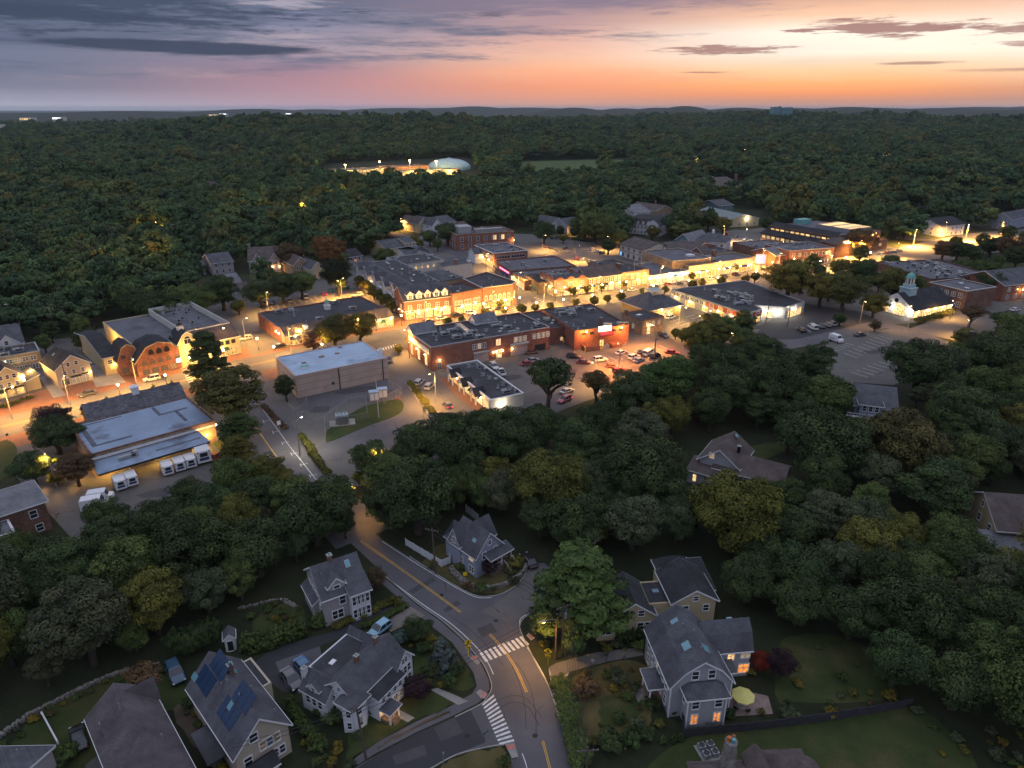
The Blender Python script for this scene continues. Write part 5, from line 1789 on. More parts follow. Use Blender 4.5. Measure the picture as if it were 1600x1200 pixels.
# --- brick restaurant with orange lit car park
h_ = ht(911,545,515)
b = house('brick_restaurant','brick restaurant with lit sign and red awning over the car park',(898,517),(983,507),(930,474),h_,'restaurant')
w,d = b.w,b.d
b.flat((0,0,w,d),h_,BRICK,MEMB,.4,coping=BRICKD)
b.row('F',2,h_ - 1.9,1.6,.9,'dark','bare',2.0,w * .62,BRICKD)
b.row('F',2,h_ - 1.9,1.6,.9,'dark','bare',w * .66,2.0,BRICKD)
b.row('L',3,h_ - 1.9,1.6,.9,'dark','bare',2.0,5,BRICKD)
b.boxp('sign_board',w * .43,-.3,h_ - 1.2,w * .66,-.02,h_ + .5,NEONW)
aw = MB().add([(w * .43,-.05,h_ - 1.3),(w * .68,-.05,h_ - 1.3),(w * .68,-1.6,h_ - 2.3),(w * .43,-1.6,h_ - 2.3),(w * .43,-1.6,h_ - 2.6),(w * .68,-1.6,h_ - 2.6)],[(0,3,2,1),(3,4,5,2)]).obj('awning',AWNR,b.e)
b.win('F',w * .5,.2,1.5,2.3,LIT['warm'],'dh2',BLACKM,'door')
b.boxp('stair_block',w * .62,-3.0,0,w * .8,-.02,1.4,BRICK)
for i in range(6):
    b.boxp('step',w * .44 + i * .5,-2.6,0,w * .44 + (i + 1) * .5,-1.2,.22 * (i + 1),CONC)
for xx in (w * .12,w * .40):
    b.boxp('enclosure_post',xx - .1,-3.4,0,xx + .1,-3.2,1.9,YELLOW)
b.boxp('enclosure',w * .13,-3.3,0,w * .39,-3.2,1.7,BRICKD)
b.boxp('enclosure',w * .13,-3.19,0,w * .14,-.02,1.7,BRICKD)
for t in (.17,.82):
    b.lamp('F',w * t,h_ - .2,4200,(1.0,.33,.06),1.6)
b.scatter(2,1.5,w - 2,6,5,h_ - .4,31,(0,0,2,3))
b.scatter(2,d * .6,w - 2,d - 2,9,h_ - .4,32,(0,1,3,4))
b.chimney(w * .62,d * .2,5,h_ + 1.6,.9,BRICK)
b = block('restaurant_wing','lower brick wing with vents left of the restaurant',(858,514),(898,508),(824,488),h_ - 1.0,BRICK,MEMB,.3,coping=BRICKD)
b.row('F',1,1.0,1.2,1.2,LIT['warm'],'dh')
b.win('F',b.w * .62,.1,1.4,2.1,LIT['soft'],'dh2',BLACKM,'door')
b.boxp('canopy',b.w * .5,-1.4,2.4,b.w * .75,-.01,2.55,BLACKM)
b.scatter(1,1,b.w - 1,b.d * .5,6,h_ - 1.3,33,(0,2,2,3))
h_ = ht(1005,524,501)
b = block('small_brick_office','small square brick office with arched lit doorway',(1004,501),(1038,494),(976,489),h_,BRICKT,MEMB,.5,coping=BRICKD)
b.row('F',3,h_ - 2.4,.9,1.3,LIT['soft'],'dh',1,1)
b.win('F',b.w * .3,.1,1.3,1.8,LIT['shopw'],'arch',WHITE,'door')
b.row('L',2,1.6,1.0,1.5,LIT['soft'],'dh',1.5,3)
b.lamp('F',b.w * .3,3.5,260,WRM,.7)
b.units([(b.w * .4,b.d * .6,5,0)],h_ - .5,1.6)
b.chimney(.9,b.d * .9,4,h_ + 1.4,1.0,BRICKD)
h_ = ht(1061,492,474)
b = house('hipped_bank','bank with a dark pyramid hipped roof, glazed lantern and drive-in lanes',(1013,484),(1064,475),(980,468),h_,'bank')
w,d = b.w,b.d
b.vol(0,0,w,d,h_,h_ + 4.6,'x','hip',M('ochre render',(.46,.31,.13),.8,.1),SH_GREY,0,1.0,'',WHITE,inset_=d * .42)
sk = b.boxp('roof_lantern',w * .40,d * .33,h_ + 3.4,w * .72,d * .67,h_ + 4.9,GREYM)
for i in range(4):
    b.boxp('pane',w * (.41 + .078 * i),d * .35,h_ + 4.904,w * (.41 + .078 * i) + w * .066,d * .65,h_ + 4.94,SKYL,sk)
b.win('F',w * .55,.2,w * .42,h_ - 1.4,LIT['shopw'],'shop',CREAM)
b.row('R',3,.3,d / 3 - 1,h_ - 1.2,LIT['warm'],'shop',.4,.4)
b.win('F',w * .12,1,1.2,1.6,LIT['soft'],'dh')
b.lamp('F',w * .35,h_ - .8,700,(1,.66,.22),1.2)
b.lamp('F',w * .9,h_ - .8,900,(1,.66,.22),1.2)
b.lamp('R',d * .5,h_ - .8,900,(1,.66,.22),1.2)
# --- white shop strip
h_ = ht(767,642,624)
b = house('white_shop_strip','single storey white shop strip with arched gablets and dark roof',(698,571),(766,625),(818,614),h_ + .3,'shop')
w,d = b.w,b.d
b.flat((0,0,w,d),h_ + .3,STUCCO,MEMB,.45,coping=WHITE)
for i in range(3):
    xc = w * (.2 + .27 * i)
    b.vol(xc - 1.7,-1.6,xc + 1.7,1.6,h_ - .6,h_ + 1.1,'y','gable',None,SH_DARK,h_ - .7,.3,'g%d' % i,WHITE)
    g_ = MB()
    for s_ in (-1,1):
        g_.box(xc + s_ * 1.55 - .18,-1.55,0,xc + s_ * 1.55 + .18,-1.2,h_ - .5)
    g_.add([(xc - 1.73,-1.5,h_ - .6),(xc + 1.73,-1.5,h_ - .6),(xc,-1.5,h_ + 1.0)],[(0,1,2)])
    g_.obj('gablet',WHITE,b.e)
shopfront(b,'F',7,.3,2.3,'shopmix',1.0,.6)
b.boxp('terrace',0,-3.2,0,w * .98,-.02,.10,BRWALK)
b.boxp('lit_panel',-.12,.4,.6,-.02,1.5,2.6,NEONB)
for i in range(5):
    b.lamp('F',w * (.14 + .18 * i),2.9,130,WRM,.8)
x,y,an,L = b.pos('R',2.4,.5)
b.lamp('R',3.2,h_ - 1.2,500,WHT,.5)
b.scatter(w * .05,d * .55,w * .95,d - 1,12,h_ - .12,41,(1,1,3,0,2),.9)
# --- black roofed shops
h_ = ht(1166,509,490)
o,a,w,d = frame_px((1048,452),(1166,490),(1191,483),h_)
b = Bld('black_roofed_shops','long low shops with black roof, grey half and red half over lit windows','shop',o,a)
for p in ((1090,465),(1130,475),(1165,478),(1200,478),(1150,460)):
    BUILT.append((*G(*p),9))
P_ = [b.px(*q,h_) for q in ((1048,452),(1166,490),(1191,483),(1181,477),(1228,480),(1258,471),(1164,438))]
b.flat(P_,h_,GREYS,MEMB,.45,coping=GREYM)
L = b.pos('0',0)[3]
b.band('0',h_ * .52,h_ - .35,REDS,.05,L * .5,0,'red_cladding')
b.band('1',h_ * .52,h_ - .35,REDS,.05,0,0,'red_cladding')
b.row('0',7,h_ * .58,1.9,1.3,LIT['dim'],'dh2',.6,L * .52)
b.row('0',4,h_ * .58,2.2,1.4,LIT['dim'],'grid',L * .52,.6)
b.row('1',2,h_ * .58,2.2,1.4,LIT['dim'],'grid',.5,.5)
for t0,t1 in ((.22,.36),(.46,.53),(.60,.75),(.80,.88),(.92,.98)):
    b.win('0',L * (t0 + t1) / 2,.25,L * (t1 - t0) - .4,h_ * .42,LIT['shop'],'shop',WHITE,'shop_window')
shopfront(b,'1',3,.25,h_ * .42,'shopmix',.4,.4)
shopfront(b,'3',2,.25,h_ * .5,LIT['shopw'],.5,4)
b.win('4',b.pos('4',0)[3] * .5,.1,b.pos('4',0)[3] * .7,h_ * .6,LIT['shopw'],'shop',GREYM)
for t,p in ((.1,400),(.3,700),(.5,600),(.68,900),(.85,700),(.96,500)):
    b.lamp('0',L * t,h_ * .5,p,WRM,.8)
b.lamp('3',b.pos('3',0)[3] * .3,h_ * .62,900,WHT,.8,BULBW)
b.lamp('3',b.pos('3',0)[3] * .75,h_ * .62,900,WHT,.8,BULBW)
b.lamp('4',b.pos('4',0)[3] * .4,h_ * .7,900,WHT,.8,BULBW)
x0,y0 = b.px(1130,462,h_)
b.scatter(x0 - 12,y0 - 4,x0 + 12,y0 + 8,14,h_ - .43,51,(0,0,1,4,3),1.25)
ro = b.px(1210,478,h_)
# --- shop rows across the street
b = block('lit_shop_row','low shop row lit white end to end under a dark roof',(1016,431),(1077,422),(1008,410),4.8,STUCCO,MEMBG,.3)
shopfront(b,'F',7,.25,2.7,LIT['shopw'],.3,.3,.3)
b.band('F',3.2,3.9,NEONB,.12,b.w * .5,.5,'blue_sign_band')
for t in (.2,.5,.8):
    b.lamp('F',b.w * t,3.5,700,WHT,.8)
b.scatter(2,2,b.w - 2,b.d - 2,4,4.5,52,(0,3))
h_ = ht(1078,436,415)
b = block('cream_shop_row','two storey shop row with a cream lit facade and flat roof',(1077,416),(1181,402),(1050,406),h_,BRICKT,MEMBG,.5,coping=CREAM)
w,d = b.w,b.d
b.flat((-.05,-.12,w + .05,.6),h_ + .1,CREAM,MEMBG,.1,key='f')
b.row('fF',11,h_ * .58,1.6,1.7,LIT['soft'],'dh2',1,1)
shopfront(b,'fF',8,.3,2.8,'shopmix')
for i in range(6):
    b.lamp('fF',w * (i + .5) / 6,h_ * .52,800,WRM,.9)
b.scatter(2,2,w * .6,d - 2,10,h_ - .5,53,(0,1,3,4))
b.boxp('lift_tower',w * .22,d * .7,h_ - .5,w * .30,d * .9,h_ + 2.4,WHITE)
b.chimney(w * .62,d * .8,6,h_ + 3,1.6,BRICK)
b = block('blank_brick_block','blank brown brick block behind the lit shop row',(1004,392),(1051,408),(1096,398),8.5,BRICKT,MEMBG,.5,coping=GREYM)
b.lamp('F',b.w * .75,4.5,350,WRM,.6)
b = house('timbered_inn','half timbered inn with a brown roof by the north car park',(969,381),(1006,391),(1042,373),6.6)
w,d = b.w,b.d
b.vol(0,0,w,d * .6,6.6,9.6,'x','gable',STUCCO,SH_BROWN,0,.5,'m',WOOD)
b.row('mF',4,4.3,1.4,1.2,LIT['dim'],'dh2',.5,.5,WOOD)
b.row('mF',4,.6,1.6,1.9,'half','shop',.5,.5,WOOD)
b.band('mF',3.3,3.6,WOOD,.1)
b.win('mF',1.3,.8,1.2,1.8,NEONB,'bare',BLACKM,'lit_panel')
b.vol(w * .5,d * .4,w * 1.4,d * 1.3,5.0,8.2,'y','gable',STUCCO,SH_BROWN,0,.5,'n',WOOD)
b.lamp('mR',2,4,350,WRM,.6)
b = house('brown_roofed_shops','brown roofed shops with a strip of lit upper windows',(1046,388),(1082,393),(1100,380),6.4)
b.vol(0,0,b.w,b.d,6.4,9.0,'x','gable',BRICK,SH_BROWN,0,.5,'m',WHITE)
b.row('mF',5,4.2,2.0,1.3,LIT['warm'],'dh2',.5,.5)
b.vol(b.w * .95,-3,b.w * 1.6,6,6.0,9.4,'y','gable',BRICK,SH_BROWN,0,.5,'n',WHITE)
b = block('low_roof_shops','low dark roofed shops behind the cream shop row',(1082,400),(1150,393),(1090,385),6.2,BRICKD,MEMB,.4)
b.scatter(2,2,b.w - 2,b.d - 2,6,5.8,54,(0,3,1))
b = house('brick_gable_shop','small brick gabled shop beside the red neon sign',(1212,400),(1246,396),(1205,388),5.4)
b.vol(0,0,b.w,max(8,b.d),5.4,8.0,'x','gable',BRICK,SH_LIGHT,0,.4,'m',WHITE)
b.row('mF',3,.8,1.4,1.8,'half','dh2')
b = block('street_brick_shops','two storey brick shops near the lit office block',(1234,392),(1304,387),(1216,380),8.0,BRICK,MEMBG,.5,coping=STUCCO)
b.row('F',7,4.8,1.4,1.6,'half','dh',1,1)
shopfront(b,'F',6,.3,2.6,'few',.5,.5)
b.win('F',b.w * .84,4.8,1.5,1.6,LIT['warm'],'dh')
b.scatter(2,2,b.w - 2,b.d - 2,10,7.5,55,(0,0,1,3))
for t in (.1,.55,.95):
    b.lamp('F',b.w * t,4.0,800,SOD,.9)
b = block('flat_roof_link','grey flat roofed shop behind the brick gabled shop',(1180,388),(1236,384),(1176,376),6.0,BRICKD,MEMBG,.4)
b.scatter(2,2,b.w - 2,b.d - 2,6,5.6,56,(0,3,1))
# --- office block with lit roof light
b = house('lit_office_block','dark office block with ribbons of lit windows and a glowing roof light',(1191,352),(1304,372),(1340,353),10.0,'office building')
w,d = b.w,b.d
b.flat((0,0,w,d),5.4,BRICKD,SH_DARK,.1)
b.vol(0,-.3,w,7,5.5,8.4,'x','shed',None,SH_DARK,5.3,.5,'sl')
b.flat((2,4.5,w - 4,d - 2),10.0,BRICKD,MEMBG,.4,z0=5.0,key='u')
b.vol(1.5,4.2,w - 3.5,9,8.9,11.2,'x','shed',None,SH_DARK,8.8,.5,'su')
b.row('F',14,3.0,w / 14 - 1.2,1.5,'office','bare',.5,.5,BLACKM)
b.row('uF',12,7.2,w / 12 - 1.6,1.4,'office','bare',.5,.5,BLACKM)
b.row('R',4,2.0,2.6,2.0,'office','bare',1,1,BLACKM)
rl = b.boxp('roof_light',w * .42,d * .45,9.6,w * .86,d * .85,12.0,GREYM)
for i in range(8):
    b.boxp('pane',w * .42 + i * w * .055 + .2,d * .46,12.004,w * .42 + (i + 1) * w * .055 - .2,d * .84,12.1,LIT['warm'] if i % 3 else LIT['soft'],rl)
b.vol(w * .86,-3,w + 4,12,7.4,10.0,'y','hip',BRICKD,SH_BROWN,0,.6,'e',inset_=5)
b.row('eF',2,2.5,2.2,2.6,LIT['warm'],'dh2',1,1)
b.boxp('roof_monitor',w * .05,d * .5,9.6,w * .16,d * .7,12.4,COPPER)
# --- cupola hall
h_ = ht(1428,498,485)
b = house('cupola_hall','white hall with pedimented gable, lit arcade and pale blue cupola',(1428,485),(1489,473),(1375,470),h_,'hall')
w,d = b.w,b.d
b.vol(0,0,w,d,h_,h_ + 5.0,'x','gable',WHITES,SH_DARK,0,.6,'m',WHITE)
b.row('mF',7,.2,w / 7 - .7,h_ * .52,LIT['shopw'],'arch',.3,.3)
b.win('mL',d * .62,.2,d * .34,h_ * .62,LIT['shopw'],'arch')
b.win('mL',d * .25,.2,1.8,2.4,LIT['shop'],'dh2')
oc = MB().lathe([(.85,0),(.85,.1),(.6,.12)],n=14).obj('round_window',BLACKM,b.e)
oc.location,oc.rotation_euler = (-.02,d * .5,h_ + 2.2),(math.pi / 2,0,-math.pi / 2)
b.boxp('entrance_hood',-1.6,d * .68,3.0,-.02,d * .84,3.3,SH_DARK)
for t in (.08,.3,.5,.7,.92):
    b.lamp('mF',w * t,h_ * .8,380,WRM,.8)
b.lamp('mL',d * .92,h_ * .85,600,WHT,.8,BULBW)
b.lamp('mL',d * .45,h_ * .85,350,WHT,.8,BULBW)
PB = M('pale blue painted wood',(.36,.50,.54),.6,.06)
cx_,cy_ = w * .24,d * .5
c0 = b.boxp('cupola',cx_ - 2.2,cy_ - 2.2,h_ + 2.6,cx_ + 2.2,cy_ + 2.2,h_ + 6.4,PB)
MB().box(cx_ - 2.45,cy_ - 2.45,h_ + 6.404,cx_ + 2.45,cy_ + 2.45,h_ + 6.8).box(cx_ - 1.6,cy_ - 1.6,h_ + 6.8,cx_ + 1.6,cy_ + 1.6,h_ + 8.2).obj('cupola_ledge',PB,c0)
MB().lathe([(1.3,h_ + 8.2),(1.3,h_ + 10.4)],cx_,cy_,8).obj('lantern',LIT['dim'],c0)
mb = MB()
for k in range(8):
    t = math.pi / 4 * k
    mb.box(cx_ + 1.4 * math.cos(t) - .16,cy_ + 1.4 * math.sin(t) - .16,h_ + 8.2,cx_ + 1.4 * math.cos(t) + .16,cy_ + 1.4 * math.sin(t) + .16,h_ + 10.4)
mb.obj('lantern_posts',WHITE,c0)
MB().lathe([(1.8,h_ + 10.4),(1.7,h_ + 10.8),(1.35,h_ + 11.7),(.6,h_ + 12.4),(.1,h_ + 12.7)],cx_,cy_,14).obj('cupola_roof',COPPER,c0)
# --- long flat roof and brick wings on the right
b = block('long_flat_store','big flat roofed brick store crowded with roof machines',(1368,409),(1454,436),(1540,425),7.0,BRICKD,MEMBG,.6,coping=BLACKM)
b.scatter(4,4,b.w - 3,b.d * .8,34,6.4,61,(0,0,1,1,3,4,2),1.35)
b.row('F',8,.5,3.0,2.4,'few','shop',2,2)
b.lamp('F',b.w * .35,4.5,700,SOD,.9)
b = block('brick_wing','brown brick wing with a grey membrane roof beside the cupola hall',(1452,441),(1512,455),(1538,444),8.0,BRICKD,MEMBG,.4,coping=STUCCO)
b.row('F',5,4.8,1.6,1.7,LIT['dim'],'dh2',1,1)
b.row('F',5,1.0,1.6,1.9,'dull','dh2',1,1)
b.scatter(3,3,b.w - 3,b.d - 3,3,7.6,62,(5,5,3),1.4)
b.win('L',3,5.0,2.0,1.4,LIT['warm'],'dh2')
b = house('slate_brick_wing','red brick wing with pitched slate roof at the right edge',(1570,446),(1660,436),(1556,425),7.0)
b.vol(0,0,b.w,max(b.d,12),7.0,11.0,'x','gable',BRICK,SH_GREY,0,.5,'m',WHITE)
b.row('mF',7,4.2,1.5,1.7,LIT['dim'],'dh2',1,1)
b.row('mF',7,.9,1.5,1.8,'half','dh2',1,1)
b.lamp('mF',b.w * .3,4.5,400,SOD,.9)
# --- houses at the edge of the town and in the far woods
def cottage(label,A,B,C,h,hr,wall,roof,axis='x',name='house',lit=0,wins=3,chim=False,dk=8):
    b = house(name,label,A,B,C,h)
    d = max(b.d,dk)
    b.d = d
    b.vol(0,0,b.w,d,h,h + hr,axis,'gable',wall,roof,0,.5,'m',WHITE)
    for z in ((.8,3.6) if h > 5 else (.9,)):
        b.row('mF',wins,z,1.0,1.4,'house','dh',.6,.6)
        b.row('mL',2,z,1.0,1.4,'house','dh',.8,.8)
    if lit:
        b.win('mF',b.w * .5,h * .55 if h > 5 else 1.0,1.3,1.3,LIT['orange'],'bare')
    if chim:
        b.chimney(b.w * .8,d * .5,h,h + hr + 1.6,.9,BRICK)
    return b
b = house('twin_gabled_house','grey house with twin front gables and three lit garage doors',(388,408),(441,405),(386,394),6.0)
w,d = b.w,max(b.d,9)
b.vol(0,0,w,d,6.0,10.4,'x','gable',TAUPE,SH_BROWN,0,.5,'m',WHITE)
for x0,k in ((.12,'a'),(.62,'b')):
    b.vol(w * x0,-1.5,w * (x0 + .30),d * .5,6.2,9.6,'y','gable',TAUPE,SH_BROWN,0,.5,k,WHITE,ends=(1,0))
    b.win(k + 'F',w * .15,3.9,2.2,1.6,LIT['dim'],'dh2')
b.row('mF',3,.2,2.3,2.2,DOORM,'bare',w * .45,.6,WHITE,'garage_door')
for i in range(3):
    b.lamp('mF',w * (.5 + .2 * i),2.9,130,SOD,1.9)
b.chimney(.4,d * .5,6,12,1.2,STONE)
cottage('dim grey house half hidden at the wood edge, left of the twin gabled house',(330,412),(364,408),(326,402),5.6,3.2,TAUPE,SH_GREY)
cottage('low dark roofed house deep in the trees, farthest left of its row',(284,418),(320,414),(284,408),4.6,2.8,TAUPE,SH_GREY,chim=True)
cottage('pinkish brick house right of the twin gabled house',(459,414),(482,411),(455,400),6.0,3.4,BRICKT,SH_BROWN,'y')
cottage('small tan house with a skylight in its grey roof by the dark conifer',(486,421),(507,418),(488,411),5.0,3.0,CREAM,SH_GREY,'y',lit=1)
b = cottage('white cape house with pale pink roof below the twin gabled house',(350,446),(378,442),(344,434),4.2,3.0,GREYS,SH_LIGHT,'x')
cottage('little grey garage house right of the pale pink roof',(372,457),(392,454),(372,446),3.6,2.6,GREYS,SH_BROWN,'x',wins=2)
cottage('dark mansard cottage with one orange window left of the condominiums',(544,402),(566,399),(542,392),5.4,2.4,TAUPE,SH_DARK,'x',lit=1)
b = house('cream_house','long cream house with a white dormer behind the condominiums',(603,389),(651,383),(600,378),5.4)
w,d = b.w,max(9,b.d)
b.vol(0,0,w,d,5.4,8.4,'x','gable',CREAM,SH_GREY,0,.5,'m',WHITE)
b.vol(w * .62,-.5,w * .95,d * .7,7.2,8.8,'x','gable',CREAM,SH_GREY,0,.4,'n',WHITE)
b.row('mF',6,2.6,1.0,1.4,'half','dh')
b.row('nF',3,5.4,1.1,1.2,'dull','dh')
b.win('mF',w * .75,2.6,1.1,1.4,LIT['warm'],'dh')
b = house('grey_hipped_house','grey hipped house with dormers between cream house and condominiums',(636,400),(676,397),(634,388),5.8)
b.vol(0,0,b.w,max(10,b.d),5.8,8.6,'x','hip',WHITES,SH_GREY,0,.5,'m',WHITE)
b.row('mF',5,3.2,1.0,1.5,'dull','dh')
b.vol(b.w * .35,-1,b.w * .6,6,6.6,8.2,'y','gable',CREAM,SH_GREY,4,.4,'n',WHITE)
cottage('cream gabled cottage left of the old brick block',(654,350),(668,348),(652,342),6,3.6,CREAM,SH_BROWN,'y',wins=2)
cottage('white gabled cottage beside the cream one by the old brick block',(676,352),(690,350),(678,342),6,3.6,WHITES,SH_GREY,'y',wins=2)
cottage('grey roofed cottage touching the white gabled one',(688,350),(712,346),(690,341),5.4,3.4,TAUPE,SH_GREY,'x')
cottage('white cottage lit by a garden lamp above the north car park',(862,350),(884,347),(866,341),5.4,3.4,WHITES,SH_GREY,'y',lit=1)
cottage('dim cottage right of the lamp lit white cottage',(886,352),(910,349),(888,344),5.2,3.2,TAUPE,SH_GREY,'x')
cottage('grey roofed house behind the dark trees, above the north car park',(905,318),(924,316),(906,310),5.6,3.4,TAUPE,SH_BROWN,'x')
b = house('mansard_house','large white three storey house with a dark mansard roof',(984,345),(1034,349),(1060,339),8.0)
w,d = b.w,max(10,b.d)
b.vol(0,0,w,d,6.4,10.0,'x','gambrel',WHITES,SH_DARK,0,.4,'m',WHITE,brk=(.12,.75))
for z in (.8,3.7):
    b.row('mF',9,z,1.1,1.5,'half','dh',.6,.6)
for i in range(6):
    xc = w * (i + .5) / 6
    b.vol(xc - .8,-.1,xc + .8,2,8.0,8.8,'y','gable',WHITE,SH_DARK,6.4,.15,'d%d' % i)
    b.win('d%dF' % i,.8,6.8,.8,1.1,LIT['dim'],'dh')
b.vol(w * .6,-3,w * .95,d,7.4,9.8,'y','gambrel',WHITES,SH_DARK,0,.4,'n',WHITE)
cottage('tall white house with pale roof behind the mansard house',(990,332),(1016,330),(994,322),7.0,3.4,WHITES,SH_LIGHT,'x')
cottage('brown gabled house behind the mansard house',(1026,330),(1050,327),(1026,319),6.6,3.4,BRICKT,SH_BROWN,'y',chim=True)
cottage('teal clapboard house with white trim near the white cupola house',(1056,374),(1078,377),(1094,368),7.0,3.4,TEAL,SH_LIGHT,'y')
b = house('white_hipped_house','white hipped house with a tiny roof cupola by the office car park',(1084,376),(1133,380),(1138,372),6.6)
w,d = b.w,max(10,b.d)
b.vol(0,0,w,d,6.6,10.4,'x','hip',WHITES,SH_GREY,0,.7,'m',WHITE,inset_=w * .35)
b.row('mF',5,4.2,1.2,1.6,'dull','dh')
b.row('mF',5,.9,1.2,1.7,'half','dh')
b.row('mR',3,4.2,1.2,1.6,'dull','dh')
cupola(b,w * .5,d * .5,9.8,1.4,2.6,WHITE)
b.lamp('mL',d * .5,4,500,WRM,.6)
b = house('long_low_hall','long low hall with a pale green roof and a floodlit gable',(1138,344),(1186,341),(1112,330),5.0)
b.vol(0,0,b.w,b.d,5.0,8.2,'y','gable',CREAM,M('pale green metal roof',(.17,.21,.21),.6,.1),0,.5,'m',WHITE)
b.lamp('mF',b.w * .6,5.6,900,WHT,.8,BULBW)
b.row('mF',4,1,1.4,1.6,'half','dh')
b.row('mL',8,1,1.4,1.6,'few','dh')
cottage('grey house behind the office car park trees',(1124,322),(1146,320),(1126,314),5.6,3.2,TEAL,SH_GREY,'x')
b = house('chimneyed_mansion','great dark roofed mansion with two tall chimneys in the far wood',(1098,296),(1165,292),(1100,284),7.0)
b.vol(0,0,b.w,max(12,b.d),7.0,14.0,'x','gable',BRICKD,SH_BROWN,0,.5,'m',WHITE)
b.chimney(b.w * .30,6,10,17,2.2,BRICKD)
b.chimney(b.w * .85,6,10,18,2.2,BRICKD)
cottage('white house with a black roof beyond the bright crossing street',(1470,354),(1508,350),(1474,342),6.4,3.6,WHITES,SH_DARK,'x',wins=5)
cottage('blue grey house in the wood near the right edge',(1552,340),(1580,343),(1560,330),7,3.8,BLUEG,SH_GREY,'y',dk=12)
cottage('grey roof house in the wood above the white house',(1480,316),(1510,312),(1482,306),6,3.6,TAUPE,SH_GREY,'x',dk=12)
cottage('pale house with a lit yard in the middle of the far right wood',(1268,252),(1290,251),(1268,246),6,3,CREAM,SH_GREY,'x',lit=1,dk=14)
cottage('long pale house right of the lit yard in the far right wood',(1310,250),(1342,249),(1312,245),5,3,WHITES,SH_LIGHT,'x',dk=14)
cottage('lit narrow house in the dark wood left of the school',(348,290),(356,289),(348,284),9,3,CREAM,SH_BROWN,'y',lit=1,wins=1)
cottage('faint house with a rosy roof in the dark wood left of the school',(344,260),(360,259),(344,254),8,4,BEIGE,SH_BROWN,'x',lit=1,wins=1)
b = house('school','long low lit school building far off among the trees',(510,267),(600,263),(512,258),8.0,'school')
b.flat((0,0,b.w,26),8.0,BRICKT,MEMBG,.6)
b.row('F',16,4.6,b.w / 16 - 1.2,2.2,LIT['warm'],'bare',1,1,WHITE)
b.flat((b.w,2,b.w * 1.85,30),9.0,BRICK,MEMBG,.6,key='w')
b.row('wF',10,3.6,3.0,2.4,'few','bare',1,1,WHITE)
b.flat((b.w * 1.1,-34,b.w * 2.2,-12),6.0,BRICKT,MEMBG,.6,key='v')
b.row('vF',12,1.6,3.4,2.6,'office','bare',1,1,WHITE)
for t,z in ((.3,14),(.9,16),(1.45,16),(1.95,14)):
    MB().tube([(b.w * t,-5,0),(b.w * t,-5,z)],.2,6).obj('lamp_pole',GREYM,b.e)
    MB().box(b.w * t - .8,-5.6,z,b.w * t + .8,-4.4,z + .6).obj('flood_lamp',BULB,b.e)
    lamp_light(b.e,(b.w * t,-6,z - .8),30000,(1,.74,.2),rad=.6)
for t in (1.3,1.6,2.0):
    lamp_light(b.e,(b.w * t,-38,5),16000,(1,.72,.2),rad=.6)
x,y = G(702,264)
e = thing('sports_dome','pale blue inflated sports dome beyond the school','dome',(x,y,0),0)
prof = [(29,0)] + [(29 * math.cos(t),1.5 + 12 * math.sin(t)) for t in [i * math.pi / 20 for i in range(0,10)]] + [(.5,14.6)]
MB().lathe(prof,n=32).obj('membrane',M('dome membrane',(.45,.60,.62),.6,.06),e,True)
rb = MB()
for k in range(16):
    t = 2 * math.pi * k / 16
    rb.tube([(1.005 * r_ * math.cos(t),1.005 * r_ * math.sin(t),z_ * 1.005 + .05) for r_,z_ in prof],.14,4,False)
rb.obj('seam',GREYM,e)
# --- glass tower on the far ridge
x,y,z = zat(1192,183,2650)
b = Bld('glass_tower','blue green glass office tower alone on the far ridge','office tower',(x - 33,y),0)
b.e.location.z = z - 14
TG = M('blue green curtain glass',(.10,.26,.30),.25,.1,spec=.7)
for x0,x1,h_ in ((0,26,46),(28,48,44),(48.5,66,45)):
    b.flat((x0,0,x1,30),h_,TG,MEMBG,1,key='t%d' % x0)
    for k in range(9):
        b.band('t%dF' % x0,4 + k * 4.6,5.2 + k * 4.6,GREYM,.3,name='floor_band')
b.boxp('core',26.2,4,0,27.8,26,48,BLACKM)
FARKEEP = [(325,395,362,412),(282,402,322,416),(384,384,444,418),(454,392,484,410),(342,428,394,455),(484,405,510,425),(540,382,570,404),(650,334,715,352),(858,336,912,352),(903,304,926,316),(980,314,1055,335),(1120,306,1148,320),(1096,272,1168,292),(1466,332,1512,352),(1550,316,1584,340),(1478,300,1512,314),
        (1110,322,1190,345),(600,372,655,390),(346,276,358,288),(342,250,362,258),(1266,242,1292,250),(1308,242,1344,249),(505,248,735,262),(664,244,740,262)]
# ------------------------------------------------------------------ the houses in front
# --- large grey gambrel house, right
b = house('gambrel_house','large grey gambrel roofed house with skylights, patio and lit lower windows',(1049,1072),(1144,1063),(1015,982),5.4)
w,d = b.w,b.d
b.vol(0,0,w,d,5.4,9.0,'y','gambrel',GREYS,SH_GREY,0,.35,'m',WHITE,brk=(.2,.55))
b.row('mF',2,6.2,.85,1.3,'dark','dh',w * .24,w * .22)
b.row('mL',6,3.4,.8,1.35,'house','dh',.8,.8)
b.row('mL',5,.8,.8,1.4,'half','dh',.8,.8)
b.win('mL',d * .48,3.4,.8,1.35,LIT['soft'],'dh')
x0,x1,yb = w * .20,w * .82,-2.0
b.flat((x0,yb,x1,0.3),5.0,GREYS,SH_DARK,.05,key='b',wname='bay_wall')
b.vol(x0,yb,x1,0.9,5.05,6.1,'x','hip',None,SH_GREY,5.0,.4,'bb',WHITE,inset_=1.0)
b.win('bF',(x1 - x0) * .2,3.3,.9,1.3,'dark','dh')
b.win('bF',(x1 - x0) * .8,3.3,.9,1.3,'dark','dh')
b.win('bF',(x1 - x0) * .2,.75,.85,1.5,LIT['orange'],'grid',label='window lit orange')
